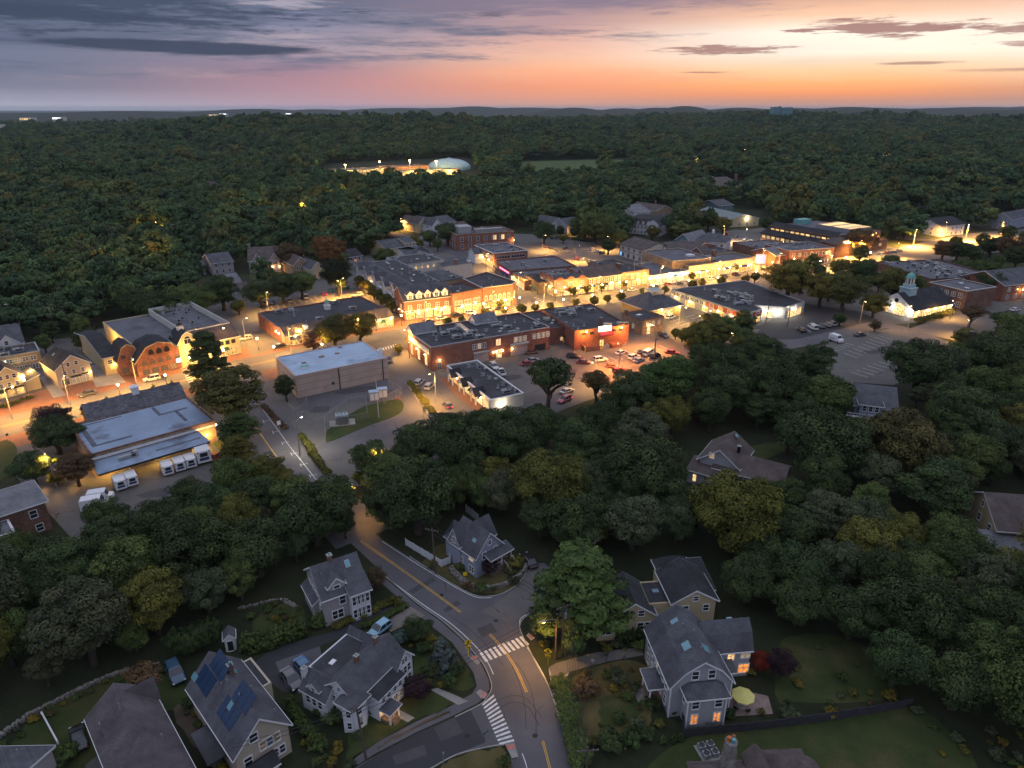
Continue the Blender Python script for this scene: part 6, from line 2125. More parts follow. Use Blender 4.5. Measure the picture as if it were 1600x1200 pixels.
b.win('bF',(x1 - x0) * .8,.75,.85,1.5,LIT['orange'],'grid',label='window lit orange')
b.win('bL',1.0,3.2,.6,1.4,'dark','dh')
for x in (0,w):
    b.boxp('corner_board',x - .08,-.09,0,x + .08,.08,5.3,WHITE)
for x in (x0,x1):
    b.boxp('corner_board',x - .08,yb - .09,0,x + .08,yb + .08,4.9,WHITE)
rx,ry = b.px(1178,1012,5.0)
bx,by = b.px(1095,957,8.0)
wy0,wy1 = ry,min(d - .3,ry + 7.0)
b.vol(w - 1.5,wy0,rx - .4,wy1,5.2,8.2,'x','gambrel',GREYS,SH_GREY,0,.35,'g',WHITE,brk=(.2,.55),ends=(0,1))
b.win('gF',(rx - w) * .45 + 1.4,3.2,.95,1.35,LIT['warm'],'grid',label='window lit yellow')
b.win('gF',(rx - w) * .82 + 1.4,3.4,1.3,1.3,LIT['soft'],'dh2')
b.win('gF',(rx - w) * .82 + 1.4,.7,1.5,1.5,LIT['orange'],'grid',label='window lit orange')
b.win('gF',(rx - w) * .45 + 1.4,.8,.9,1.4,'dark','dh')
b.vol(w - .8,wy0 - 1.6,w + 2.4,wy0 + .3,2.6,3.3,'x','shed',GREYS,SH_GREY,0,.3,'p',WHITE)
b.win('pF',1.6,.8,1.4,1.4,'dark','dh2')
# skylights on the main slopes
sl = (9.0 - (5.4 + 3.6 * .55)) / (w * .3)
for fx,fy in ((.36,.30),(.36,.36),(.36,.78)):
    skylight(b,w * fx,d * fy,5.4 + 3.6 * .55 + (w * fx - w * .2) * sl,'x',sl,.9,.75)
for fx,fy in ((.66,.24),(.66,.30)):
    skylight(b,w * fx,d * fy,5.4 + 3.6 * .55 + (w * .8 - w * fx) * sl,'x',-sl,.9,.75)
skylight(b,(w + rx) / 2,wy0 + 2.4,5.2 + 1.65 + (2.4 - (wy1 - wy0) * .2) * .55,'y',.55,.8,.9)
skylight(b,(w + rx) / 2 - .8,wy1 - 2.4,5.2 + 1.65 + .5,'y',-.55,.8,.7)
for fx,fy in ((.55,.22),(.57,.52),(.44,.64)):
    b.boxp('vent_pipe',w * fx - .06,d * fy - .06,8.1,w * fx + .06,d * fy + .06,9.3,GREYM)
# side porch with steps
px_,py_ = b.px(1010,1045,3.0)
pc = d * .36
b.vol(-2.0,pc - 1.6,.2,pc + 1.6,2.9,3.7,'x','hip',None,SH_GREY,2.8,.3,'o',WHITE,inset_=.9)
for yy in (pc - 1.5,pc + 1.5):
    b.boxp('porch_post',-1.95,yy - .1,.5,-1.75,yy + .1,2.88,WHITE)
b.boxp('porch_floor',-2.0,pc - 1.6,0,-.005,pc + 1.6,.5,WOOD)
for i in range(4):
    b.boxp('step',-2.3 - .32 * i,pc - 1.0,0,-2.0 - .32 * i,pc + 1.0,.42 - .1 * i,STONE)
b.boxp('door',-.06,pc - .5,.5,.02,pc + .5,2.6,DOORM)
gx,gy = b.e.location[:2]
GAMB = b
# --- cream house with black roof behind it
b = house('cream_house','cream clapboard house with black roofs in two linked blocks behind the pine',(1052,941),(1119,936),(1036,905),5.0)
w,d = b.w,b.d
b.vol(0,0,w,d + 2,5.0,7.0,'y','gable',CREAM,SH_DARK,0,.45,'m',WHITE)
b.win('mF',w * .52,5.0,.8,.8,'dark','dh')
b.win('mF',w * .78,3.0,.85,1.1,'dark','dh')
b.win('mF',w * .3,3.0,.85,1.1,'dark','dh')
b.row('mR',3,2.8,.8,1.1,'dark')
b.vol(w * .05,d + 1.5,w * .8,d + 5,5.0,7.0,'x','hip',CREAM,SH_DARK,0,.5,'t',WHITE)
b.win('tF',w * .2,3.7,.8,1.1,'dull')
b.vol(w * .75,d * .6,w + .9,d + 4,4.2,5.2,'x','shed',CREAM,SH_DARK,0,.4,'n',WHITE)
lx,ly = b.px(959,963,4.0)
l2,_ = b.px(1024,963,4.0)
b.vol(lx,ly,l2,ly + 7,4.0,6.2,'y','gable',CREAM,SH_DARK,0,.45,'l',WHITE)
b.win('lF',(l2 - lx) * .3,3.6,.85,1.0,'dark')
b.win('lF',(l2 - lx) * .68,3.7,.85,1.0,'dark')
b.win('lF',(l2 - lx) * .25,1.0,.8,1.4,GARAGE,'dh')
b.win('lF',(l2 - lx) * .68,1.2,.9,1.2,'dark')
b.win('lF',(l2 - lx) * .88,1.4,.9,1.0,'dark')
b.flat((l2 - .5,ly + 1.6,.4,ly + 7),4.4,CREAM,SH_DARK,.1,key='k')
b.boxp('roof_hatch',(l2 + .4) / 2 - .8,ly + 4,4.3,(l2 + .4) / 2 + .2,ly + 4.8,4.6,TEAL)
b.flat((lx - 2.6,ly - .6,lx + .2,ly + 4),3.0,CREAM,SH_DARK,.1,key='p')
b.win('pF',1.3,1.2,1.8,1.3,'dark','dh2')
# --- white house, dark roofs, lit porch
KW = .75
r0,r1 = G(527,1064,8.6 * KW),G(600,996,8.6 * KW)
ang = math.atan2(r1[1] - r0[1],r1[0] - r0[0])
b = Bld('white_house','rambling white clapboard house with dark cross gabled roofs and a lit porch','house',r0,ang)
BUILT.append((sum((r0[0],r1[0])) / 2,(r0[1] + r1[1]) / 2,8))
L = math.hypot(r1[0] - r0[0],r1[1] - r0[1]) / KW
b.e.scale = (KW,KW,KW)
if DBG:
    print('white house ridge',L,math.degrees(ang))
b.vol(0,-3.6,L + 1.0,3.4,5.9,8.6,'x','gable',WHITES,SH_GREY,0,.4,'m',WHITE)
b.row('mL',2,3.4,.8,1.3,'dark','dh',.6,.6)
b.row('mL',2,.9,.8,1.4,'dark','dh',.6,.6)
b.win('mL',3.5,6.3,.6,.9,'dark')
# south bay, many sided
bay = [(-1.7,-3.1),(-.7,-4.4),(1.4,-4.7),(2.6,-3.8),(2.6,-1.6),(-.2,-1.6)]
b.flat([(-2.0,-2.6),(-1.0,-4.3),(1.3,-4.75),(2.7,-3.7),(2.2,-.6),(-.05,-.6)],5.8,WHITES,SH_GREY,.05,key='y',wname='bay_wall')
b.vol(-1.5,-4.6,2.2,-.9,5.85,7.3,'x','hip',None,SH_GREY,5.8,.45,'yy',WHITE,inset_=1.7)
for i in (0,1,2):
    Lf = b.pos('y%d' % i,0)[3]
    for z in (.9,3.5):
        b.win('y%d' % i,Lf / 2,z,.7,1.4,'dark','dh')
# north-east cross gable facing the road
b.vol(L - 2.6,-5.0,L + 1.7,3.6,5.6,8.1,'y','gable',WHITES,SH_GREY,0,.4,'c',WHITE)
b.row('cF',2,5.4,.7,1.1,'dark','dh',1.4,1.4)
b.row('cF',3,2.9,.8,1.6,'dark','dh',.5,.5)
b.row('cF',3,.6,.8,1.5,'dark','dh',.5,.5)
b.row('cR',3,3.2,.8,1.4,'dark','dh',1,1)
# two storey sun porch with low dark roof
b.vol(2.9,-6.3,L - 2.4,-3.2,4.9,5.7,'x','shed',WHITES,SH_DARK,0,.3,'s',WHITE)
b.row('sF',4,3.3,.8,1.2,'dark','dh',.5,.3)
b.row('sF',3,1.0,.9,1.4,'half','grid',2.2,.3)
# lit entry porch
pe0,pe1 = 3.1,5.7
b.vol(pe0,-8.6,pe1,-6.25,2.7,3.5,'x','hip',None,SH_GREY,2.6,.3,'e',WHITE,inset_=1.0)
for xx in (pe0 + .15,pe1 - .15):
    b.boxp('porch_post',xx - .12,-8.5,.0,xx + .12,-8.25,2.68,WHITE)
b.boxp('porch_floor',pe0,-8.0,0,pe1,-6.31,.72,WOOD)
steps(b,pe0 + .5,pe1 - .5,-8.0,4,0,-1,mat=WOOD)
b.boxp('door',(pe0 + pe1) / 2 - .5,-6.36,.72,(pe0 + pe1) / 2 + .5,-6.29,2.55,DOORM)
lamp_light(b.e,((pe0 + pe1) / 2,-7.6,2.35),90,SOD,'porch_light',.1)
b.boxp('porch_lamp',(pe0 + pe1) / 2 - .12,-7.75,2.42,(pe0 + pe1) / 2 + .12,-7.5,2.6,BULB)
# rear flat roof and west wing
b.flat((1.5,3.2,L - .6,9.0),6.0,WHITES,MEMB,.12,key='r')
b.units([(4.6,6.0,5,.1)],5.76)
b.boxp('vent_pipe',3.0,6.6,5.7,3.12,6.72,6.7,GREYM)
b.vol(-1.7,1.6,3.0,7.6,4.6,7.0,'y','gable',WHITES,SH_GREY,0,.4,'w',WHITE)
b.row('wL',3,2.0,.9,1.7,'dark','dh',.8,.8)
b.vol(-1.5,3.4,1.0,6.0,5.6,6.7,'x','gable',WHITES,SH_GREY,4.4,.25,'v',WHITE,ends=(1,0))
b.win('vL',1.3,4.7,.8,1.1,'dark')
b.vol(L - 1.0,3.2,L + 1.4,8.6,5.6,7.2,'y','gable',WHITES,SH_GREY,0,.4,'n',WHITE)
b.chimney(L * .42,.25,7.6,9.9,.75,BRICKD)
b.chimney(L * .86,.55,7.6,9.8,.75,BRICKD)
b.chimney(-.2,8.0,0,7.6,.9,WHITES,CONC)
# --- taupe house with front dormer
b = house('taupe_house','taupe shingled house with one front dormer and a glazed corner porch',(504,936),(571,912),(469,893),5.4)
w,d = b.w,b.d
b.vol(0,0,w,d,5.4,8.6,'x','gable',TAUPE,SH_GREY,0,.45,'m',WHITE)
b.win('mF',w * .30,.9,1.7,1.5,'dark','dh2')
b.win('mF',w * .44,3.3,.9,1.5,'dark','dh')
dormer(b,w * .36,2.6,.5,d * .45,5.2,6.6,7.9,TAUPE,SH_GREY,key='d')
b.flat((w * .58,-1.2,w + .2,1.5),5.2,WHITES,SH_GREY,.05,key='p',wname='porch_wall')
b.row('pF',4,3.1,.75,1.5,'dark','dh',.25,.25)
b.row('pF',4,.7,.75,1.5,'dark','dh',.25,.25)
b.win('pR',1.3,3.1,.8,1.5,'dark')
b.vol(w * .57,-1.4,w + .3,1.4,5.25,6.3,'x','shed',None,SH_GREY,5.2,.3,'q',WHITE)
b.row('mL',4,3.2,.8,1.3,'dark','dh',1,1)
b.row('mL',3,.8,.8,1.4,'dark','dh',1,1)
b.chimney(w * .42,d * .52,7.6,9.6,.7,BRICKD)
skylight(b,w * .76,d * .36,5.4 + 3.2 * .72,'y',.86,.8,.9)
b.boxp('vent_pipe',w * .12,d * .3,6.6,w * .12 + .12,d * .3 + .12,8.2,GREYM)
b.vol(-.9,d * .3,.2,d * .95,3.0,3.8,'y','shed',TAUPE,SH_GREY,0,.3,'k',WHITE)
# --- blue grey house by the road
h_ = ht(744,904,868)
o,a,w,d = frame_px((744,868),(792,842),(697,838),h_)
b = Bld('blue_grey_house','blue grey clapboard house with steep gables and porch stairs at the corner','house',o,a)
BUILT.append((*G(740,880),6))
if DBG:
    print('blue house',w,d,h_)
b.vol(0,0,w,d,h_,h_ + 3.8,'y','gable',BLUEG,SH_GREY,0,.4,'m',WHITE)
b.win('mF',w * .5,h_ + 1.3,.8,.9,'dark')
b.row('mF',2,3.5,.85,1.4,'dark','dh',.5,.5)
b.win('mL',d * .18,3.2,.9,1.4,'dark')
b.win('mL',d * .18,.4,.9,1.0,'dark')
b.win('mL',d * .38,1.0,1.3,1.6,LIT['dim'],'grid')
b.win('mL',d * .80,3.3,1.4,1.4,'half','grid')
b.win('mL',d * .80,.7,1.4,1.3,'dark','dh2')
b.vol(-.35,d * .60,w * .55,d + .25,h_ + .6,h_ + 3.4,'x','gable',BLUEG,SH_GREY,0,.35,'c',WHITE,ends=(1,0))
b.win('cL',d * .2,h_ + .3,.9,1.2,LIT['dim'])
b.vol(w * .05,d + .2,w * .8,d + 2.4,h_ - .3,h_ + 2.2,'y','hip',BLUEG,SH_GREY,0,.35,'k',WHITE)
b.vol(w * .7,d * .62,w + 2.2,d + 1.6,h_ - .8,h_ + 2.2,'x','gable',BLUEG,SH_GREY,0,.4,'n',WHITE)
skylight(b,w * .22,d * .30,h_ + 3.8 * .44,'x',3.8 / (w / 2),.5,1.0)
# corner porch and stair
b.e.scale = (.86,.86,.92)
b.boxp('porch_floor',w * .35,-1.8,0,w + 1.0,-.005,1.5,WOOD)
b.vol(w * .3,-1.9,w + 1.0,.1,3.9,4.5,'x','shed',None,SH_GREY,3.8,.25,'p',WHITE)
for x in (w * .4,w * .75,w + .8):
    b.boxp('porch_post',x - .08,-1.7,1.5,x + .08,-1.54,3.95,WHITE)
b.boxp('porch_rail',w * .36,-1.78,2.35,w * .78,-1.70,2.45,WHITE)
for i in range(7):
    b.boxp('step',w * .85 + .0,-2.1 - .3 * i,0,w + .9,-1.8 - .3 * i,1.34 - .19 * i,WOOD)
for sx in (w * .82,w + .94):
    MB().beam((sx,-1.8,2.4),(sx,-3.9,1.05),.07).obj('stair_rail',WHITE,b.e)
# --- house with solar panels
b = house('solar_house','beige house whose long grey roof carries two banks of solar panels',(367,1181),(458,1137),(296,1073),4.8)
b.ang = math.radians(43.8)
b.e.rotation_euler.z = b.ang
b.w,b.d = 6.6,14.2
w,d = b.w,b.d
b.vol(0,0,w,d,4.8,8.2,'y','gable',BEIGE,SH_GREY,0,.45,'m',WHITE)
b.win('mF',w * .36,5.2,.95,1.2,'dark')
for i in range(3):
    b.win('mF',w * (.50 + .13 * i),3.2 - .02 * i,.8,1.25,(AWNR,AWNR,AWNR)[i] if False else 'half','dh')
b.row('mF',3,.9,.8,1.2,'dark','dh',w * .52,w * .12)
b.win('mF',w * .2,2.2,.9,1.2,'dark')
b.vol(w * .15,-1.8,w * .62,.2,1.9,2.7,'x','gable',BEIGE,SH_DARK,0,.3,'p',WHITE)
b.row('mL',5,2.8,.8,1.2,'dark','dh',1,1)
b.row('mR',5,2.8,.8,1.2,'dark','dh',1,1)
sl = 3.4 / (w / 2)
for fy0,n_ in ((.70,2),(.20,2)):
    for r_ in range(n_):
        for k in range(3):
            y0 = d * fy0 + k * 1.32 - (r_ * .9)
            xa,xb = w * .10 + r_ * 1.85,w * .10 + r_ * 1.85 + 1.7
            za,zb = 4.8 + xa * sl + .30,4.8 + xb * sl + .30
            pn = MB().add([(xa,y0,za),(xb,y0,zb),(xb,y0 + 1.2,zb),(xa,y0 + 1.2,za),(xa,y0,za - .08),(xb,y0,zb - .08),(xb,y0 + 1.2,zb - .08),(xa,y0 + 1.2,za - .08)],
        [(0,1,2,3),(4,5,1,0),(5,6,2,1),(6,7,3,2),(7,4,0,3)]).obj('solar_panel',SOLAR,b.e)
skylight(b,w * .13,d * .86 + 1.9,4.8 + w * .13 * sl + .05,'x',sl,.6,1.2)
skylight(b,w * .30,d * .36,4.8 + w * .30 * sl + .05,'x',sl,.7,.8)
skylight(b,w * .72,d * .74,4.8 + w * .28 * sl + .02,'x',-sl,.6,1.0)
b.chimney(w * .62,d * .68,6.6,9.0,.6,BRICKD)
for fx,fy in ((.44,.55),(.46,.32),(.36,.6),(.9,.12),(.78,.45)):
    z = 4.8 + min(fx,1 - fx) * w * sl
    b.boxp('vent_pipe',w * fx,d * fy,z,w * fx + .12,d * fy + .12,z + .8,GREYM)
xa,ya = b.px(424,1066,4.6)
b.flat((w - 1.0,ya,max(xa,w + 1),d * .98),4.6,BEIGE,MEMB,.12,key='a')
b.vol(-2.2,d * .22,.1,d * .56,2.4,3.1,'x','shed',None,MEMB,2.3,.2,'q')
for i in range(5):
    b.boxp('step',-1.6,d * .24 + .45 * i,0,-.3,d * .24 + .45 * (i + 1),.2 + .2 * i,WOOD)
# --- grey roofed house lower left
pn,pf = G(243,1212,7.6),G(177,1073,7.2)
ang = math.atan2(pf[1] - pn[1],pf[0] - pn[0]) - math.pi / 2
b = Bld('grey_house','grey cross gabled house on the lawn at the lower left','house',pn,ang)
L = math.hypot(pf[0] - pn[0],pf[1] - pn[1])
BUILT.append(((pn[0] + pf[0]) / 2,(pn[1] + pf[1]) / 2,8))
b.vol(-3.3,-2,3.6,L,4.4,7.2,'y','gable',TAUPE,SH_MAUVE,0,.5,'m',WHITE)
ya,yb = b.px(160,1181,4.4)[1],b.px(149,1150,4.4)[1]
xa = b.px(150,1155,4.4)[0]
b.vol(xa + 1.2,ya,0,max(yb + 1.5,ya + 4),4.4,6.9,'x','gable',TAUPE,SH_MAUVE,0,.5,'l',WHITE,ends=(1,0))
xr_,yr_ = b.px(236,1098,4.4)
b.vol(0,yr_ + .3,xr_ + .8,min(L - .2,yr_ + 5),4.4,6.8,'x','gable',TAUPE,SH_MAUVE,0,.5,'r',WHITE,ends=(0,1))
xg,yg = b.px(230,1192,5)
b.vol(xg - 1.9,yg - 1.5,xg + 1.9,yg + 5,4.6,6.6,'y','gable',TAUPE,SH_MAUVE,0,.4,'g',WHITE,ends=(1,0))
b.win('gF',1.9,4.3,.9,1.0,'dull')
b.boxp('vent_pipe',-.4,L * .72,7.2,-.28,L * .72 + .12,8.5,GREYM)
b.boxp('vent_pipe',2.2,L * .34,5.6,2.32,L * .34 + .12,7.0,GREYM)
# --- corner of a grey roof, bottom left
b = house('flat_ell_house','grey roofed house cut off at the bottom left corner',(-60,1205),(56,1203),(38,1170),4.0)
b.vol(0,-6,b.w,b.d,4.0,5.6,'x','gable',TAUPE,SH_GREY,0,.4,'m',WHITE)
b.boxp('vent_pipe',b.w * .7,b.d * .4,4.6,b.w * .7 + .12,b.d * .4 + .12,5.9,GREYM)
# --- brown mansion at the bottom edge
b = house('brown_mansion','brown shingled house with a tall stone chimney at the bottom edge',(1085,1196),(1262,1190),(1100,1182),6.0)
w,d = b.w,b.d
b.vol(0,-9,w,.8,5.0,7.2,'x','hip',TAUPE,SH_BROWN,0,.5,'m',None,inset_=2.5)
b.vol(w * .48,-6,w * .64,1.2,6.0,7.2,'y','gable',TAUPE,SH_BROWN,0,.4,'g',None)
b.vol(w * .66,-3.4,w * .98,1.6,5.6,7.6,'x','hip',TAUPE,SH_BROWN,0,.5,'n',None,inset_=2)
MB().lathe([(1.9,4.5),(1.9,5.6),(1.5,6.8),(.6,7.4),(.1,7.5)],w * .93,-1.2,14).obj('turret_roof',SH_BROWN,b.e)
ch = MB().lathe([(1.05,0),(.95,6),(.75,8.4),(.72,9.4)],w * .30,.2,9).obj('chimney',STONE,b.e)
for i,(dx,dy) in enumerate(((-.3,0),(.28,.18),(.1,-.3))):
    MB().lathe([(.2,9.4),(.17,9.95),(.22,10.0)],w * .30 + dx,.2 + dy,9).obj('chimney_pot',(ORANGE,BRICK,SKYL)[i],ch)
x,y = G(1106,1176)
e = thing('condenser_pad','concrete pad with four round topped condensers beside the stone chimney','air conditioner',(x,y,0),.25)
MB().box(-1.3,-1.3,0,1.3,1.3,.12).obj('pad',CONC,e)
for sx in (-.6,.6):
    for sy in (-.6,.6):
        c0 = MB().box(sx - .42,sy - .42,.12,sx + .42,sy + .42,.85).obj('condenser',GREYM,e)
        MB().lathe([(.36,.853),(.36,.93),(.3,.94),(.3,.86)],sx,sy,12).obj('fan',UNITD,c0)
# --- houses among the trees
b = house('brown_roofed_house','brown roofed house half hidden in the middle of the right wood',(1090,722),(1150,738),(1110,668),4.6)
w,d = b.w,b.d
x0,y0 = b.px(1096,676,7.6)
q = G(1118,668,8.2)
d = 9
b.vol(0,1.5,w,d + 2.5,5.0,8.0,'y','gable',GREYS,SH_BROWN,0,.6,'m',WHITE)
b.win('mF',w * .3,5.6,1.0,1.2,LIT['soft'])
b.vol(w * .4,1.0,w + 9.0,d + .5,4.0,6.4,'x','gable',GREYS,SH_BROWN,0,.5,'r',WHITE)
b.vol(-1.5,-1.4,w * .5,3.0,3.0,4.0,'x','shed',GREYS,SH_BROWN,0,.4,'p',WHITE)
b.win('rF',w + 4.6,.8,3.4,1.8,LIT['orange'],'grid',label='row of panes lit orange')
b.win('pF',1.6,.7,.7,1.6,LIT['warm'])
b.win('rF',w * .6,1.0,1.4,1.3,'dark','dh2')
b.chimney(w * .85,d * .6,5.6,8.0,.6,BLACKM,GREYM)
skylight(b,w * .62,d * .9 + 2,5.4 + 3.2 * .76,'x',-.8,.6,.9)
b = house('turret_house','grey house with a round turret roof and balcony below the striped car park',(1336,632),(1402,640),(1346,606),5.2)
w,d = b.w,b.d
b.vol(0,0,w,d + 2,5.2,8.2,'x','gable',BLUEG,SH_GREY,0,.5,'m',WHITE)
b.vol(w * .1,-1.5,w * .62,4,6.2,8.4,'x','hip',BLUEG,SH_GREY,3.0,.5,'t',WHITE,inset_=2.2)
b.row('tF',3,4.4,.8,1.3,'dark','dh',.4,.4)
b.row('mF',4,1.0,.9,1.3,'dark','dh',.4,.4)
b.row('mL',2,3.0,.9,1.3,'dark','dh',.4,.4)
b.boxp('balcony',-1.8,-2.2,2.6,w * .5,-1.6 + .1,2.8,WHITE)
for i in range(8):
    b.boxp('baluster',-1.7 + i * .7,-2.18,2.8,-1.62 + i * .7,-2.1,3.6,WHITE)
b.boxp('balcony_rail',-1.8,-2.2,3.6,w * .5,-2.08,3.7,WHITE)
skylight(b,w * .35,d * .5,7.3,'y',.5,.9,.6)
b = house('cream_gable_house','cream gabled house with white porch roofs cut off by the right edge',(1560,826),(1660,834),(1556,772),5.4)
w,d = b.w,b.d
b.vol(0,0,w,d,5.4,9.0,'x','gable',CREAM,SH_BROWN,0,.6,'m',WHITE)
b.row('mL',3,3.2,1.0,1.4,'dark','dh',.6,.6)
b.win('mL',d * .5,6.2,.8,1.0,'dark')
b.vol(-3.2,-3.4,w,.2,3.2,4.3,'x','shed',STUCCO,SH_LIGHT,0,.4,'p',WHITE)
b.vol(-.5,-6.2,4.4,-2.6,3.2,5.0,'y','gable',STUCCO,SH_LIGHT,0,.4,'q',WHITE)
b.vol(4.0,-5.0,9.0,0,3.4,5.4,'y','gable',STUCCO,SH_DARK,0,.4,'r',WHITE)
# --- brick house with pale roof, left edge
b = house('brick_house','brick house with a pale grey roof at the left edge',(24,798),(70,783),(52,752),6.2)
w,d = b.w,b.d
b.vol(-16,0,w,d,6.2,8.0,'x','hip',BRICKD,SH_LIGHT,0,.5,'m',WHITE,inset_=4)
b.win('mF',16 + w * .52,3.6,1.1,1.5,'dark','dh')
b.win('mF',16 + w * .6,.6,1.1,1.4,'dark','dh')
b.row('mR',3,3.6,1.0,1.4,'dark','dh')
b.flat((-16,-5.5,-1.4,.2),5.0,BRICKD,SH_LIGHT,.1,coping=WHITE,key='k')
# ------------------------------------------------------------------ street lamps
LP = [(-20,650),(43,614),(53,600),(144,541),(164,556),(178,570),(197,583),(189,622),(262,606),(300,578),(352,566),(404,547),(430,560),(470,537),(505,556),(560,522),(588,517),(628,509),(655,505),(690,500),(640,534),(672,521),(722,495),(756,490),(790,484),(812,480),(742,505),(790,497),(838,488),(868,470),(902,464),(940,459),(880,483),
      (925,476),(970,469),(978,454),(1014,449),(1050,443),(1020,460),(1075,452),(1092,439),(1130,433),(1168,428),(1205,422),(1120,447),(1180,437),(1240,428),(1280,421),(1320,414),(1358,406)]
LP.sort()
ONES = ['','first','second','third','fourth','fifth','sixth','seventh','eighth','ninth']
TENS = {2: 'twenty',3: 'thirty',4: 'forty',5: 'fifty'}
def nth(i):
    i += 1
    if i <= 20:
        return ORD[i - 1]
    t,o = divmod(i,10)
    return (TENS[t][:-1] + 'ieth') if o == 0 else TENS[t] + '-' + ONES[o]
ORD = ['first','second','third','fourth','fifth','sixth','seventh','eighth','ninth','tenth','eleventh','twelfth','thirteenth','fourteenth','fifteenth','sixteenth','seventeenth','eighteenth','nineteenth','twentieth']
for i,p in enumerate(LP):
    post_lamp(f'black lantern post on the shopping street pavement, {nth(i)} from left',*p,power=LPW * (.5 if p[0] > 560 else .5),col=WRM if i % 3 else SOD)
for px,py,to,pw,h,kw,s in ((469,713,(500,690),520,9,dict(white=True),'arm lamp with a white light over the depot yard'),(681,629,(660,640),2600,9,{},'arm lamp glowing orange between depot lawn and white shop strip'),(966,584,(955,566),5500,9,dict(col=(1,.30,.05)),'tall grey lamp post at the lower edge of the orange lit car park'),
        (1022,552,(1006,542),4500,9,dict(col=(1,.34,.07)),'tall grey lamp post in the upper part of the orange lit car park'),(1114,518,(1100,520),2600,8,{},'lamp post among the bays of the yellow lit bank car park'),(1093,531,(1080,520),2600,8,{},'lamp post on the edge of the bank car park'),
        (1060,512,(1075,515),2200,8,{},'lamp post beside the bank drive-in'),(1343,506,(1350,515),500,9,{},'lamp post between striped car park and cupola hall'),(1418,514,(1410,520),500,9,{},'lamp post at the corner of the cupola hall lawn'),
        (1507,533,(1500,520),2200,7,{},'lamp post beside the yellow lit tree on the right car park'),(1484,500,(1480,495),1500,7,{},'lamp post at the end of the cupola hall hedge'),(88,760,(80,752),900,7,{},'lamp post left of the post office, lighting a low tree'),
        (535,470,(525,475),4500,9,dict(double=True),'double arm lamp in the middle of the shop car park'),(420,490,(430,500),3000,9,{},'arm lamp at the left end of the shop car park'),(385,540,(395,535),2500,9,{},'arm lamp at the entrance of the shop car park'),(590,462,(580,466),2500,9,{},'arm lamp near the condominium drive'),
        (848,392,(860,395),5000,9,{},'arm lamp in the left of the north car park'),(905,412,(900,402),5000,9,{},'arm lamp by the row of cars in the north car park'),(951,391,(940,395),3500,8,{},'arm lamp shining through a tree in the north car park'),(1166,383,(1160,380),7000,9,dict(white=True),'white arm lamp in the office car park'),(1130,376,(1125,380),4000,9,{},'arm lamp at the left of the office car park'),
        (1320,400,(1325,404),16000,9,{},'arm lamp in front of the lit office block'),(1365,388,(1360,395),9000,9,{},'arm lamp under the yellow lit trees by the office block'),(1426,385,(1430,392),30000,10,{},'arm lamp at the bright street crossing'),(1474,372,(1470,380),7000,10,{},'arm lamp beyond the bright street crossing'),
        (1508,376,(1505,384),28000,10,{},'arm lamp on the far side of the crossing street'),(1562,372,(1560,382),28000,10,{},'arm lamp near the right end of the crossing street'),(1443,362,(1445,372),3000,10,{},'arm lamp by the white house with the black roof'),(1400,408,(1395,402),16000,9,{},'arm lamp on the kerb before the long flat store'),
        (1290,424,(1285,416),6000,9,{},'arm lamp at the street corner by the park strip'),(1190,418,(1195,425),4000,9,dict(double=True),'tall double lamp by the red neon sign'),(760,420,(770,424),2500,8,{},'arm lamp half way up the side street'),(700,384,(708,388),3000,8,{},'arm lamp at the top of the side street'),
        (627,360,(632,366),3500,8,{},'orange arm lamp at the far junction behind the condominiums'),(810,452,(818,456),2200,8,{},'arm lamp on the chamfered shop corner'),(476,412,(470,415),1200,6,{},'orange lamp in front of the pinkish brick house'),(905,366,(900,368),2200,7,{},'lamp in the garden of the white cottage'),
        (552,806,(556,814),1500,8,{},'orange lamp hidden where the road runs under the trees'),(600,745,(592,750),1600,8,{},'lamp among the dark trees beside the depot road'),(1220,400,(1222,405),5000,8,{},'arm lamp before the street brick shops'),(1196,295,(1190,300),2200,8,{},'single orange lamp in the far right wood'),
        (640,560,(632,556),2200,9,dict(wood=True),'wooden lamp pole at the corner of the long brick block'),(868,1030,(856,1034),420,7.5,dict(wood=True),'warm lamp on the pole beside the crosswalk pine'),(930,604,(915,612),1200,8,{},'lamp behind the thin tree over the road'),(1146,556,(1135,550),1500,7,{},'lamp lighting a small tree at the end of the bank car park')):
    arm_lamp(s,px,py,to,pw,h=h,**kw)
for i,(px,py) in enumerate(((20,655),(110,634),(215,606),(320,580),(455,553),(560,534),(665,508),(770,490),(850,478),(935,464),(1030,450),(1120,438),(1215,424),(1340,402))):
    arm_lamp(f'tall arm lamp over the shopping street, {ORD[i]} from left',px,py,(px + 6,py + 8),4800 if px > 560 else 3200,h=9.5,arm=2.6)
for i,(px,py) in enumerate(((395,336),(432,354),(470,342),(505,328),(242,376),(220,428),(545,318),(1010,245),(1085,262),(1160,245),(1380,255),(1440,290),(1255,318),(300,238),(760,300))):
    arm_lamp(f'lone street lamp glowing between the crowns of the far wood, {ORD[i]} of its kind',px,py,None,3600,h=11,arm=2.4,spot=None)
    hx,hy = proj(*G(px,py),11)
    FARKEEP.append((hx - 7,hy - 4,hx + 9,hy + 16))
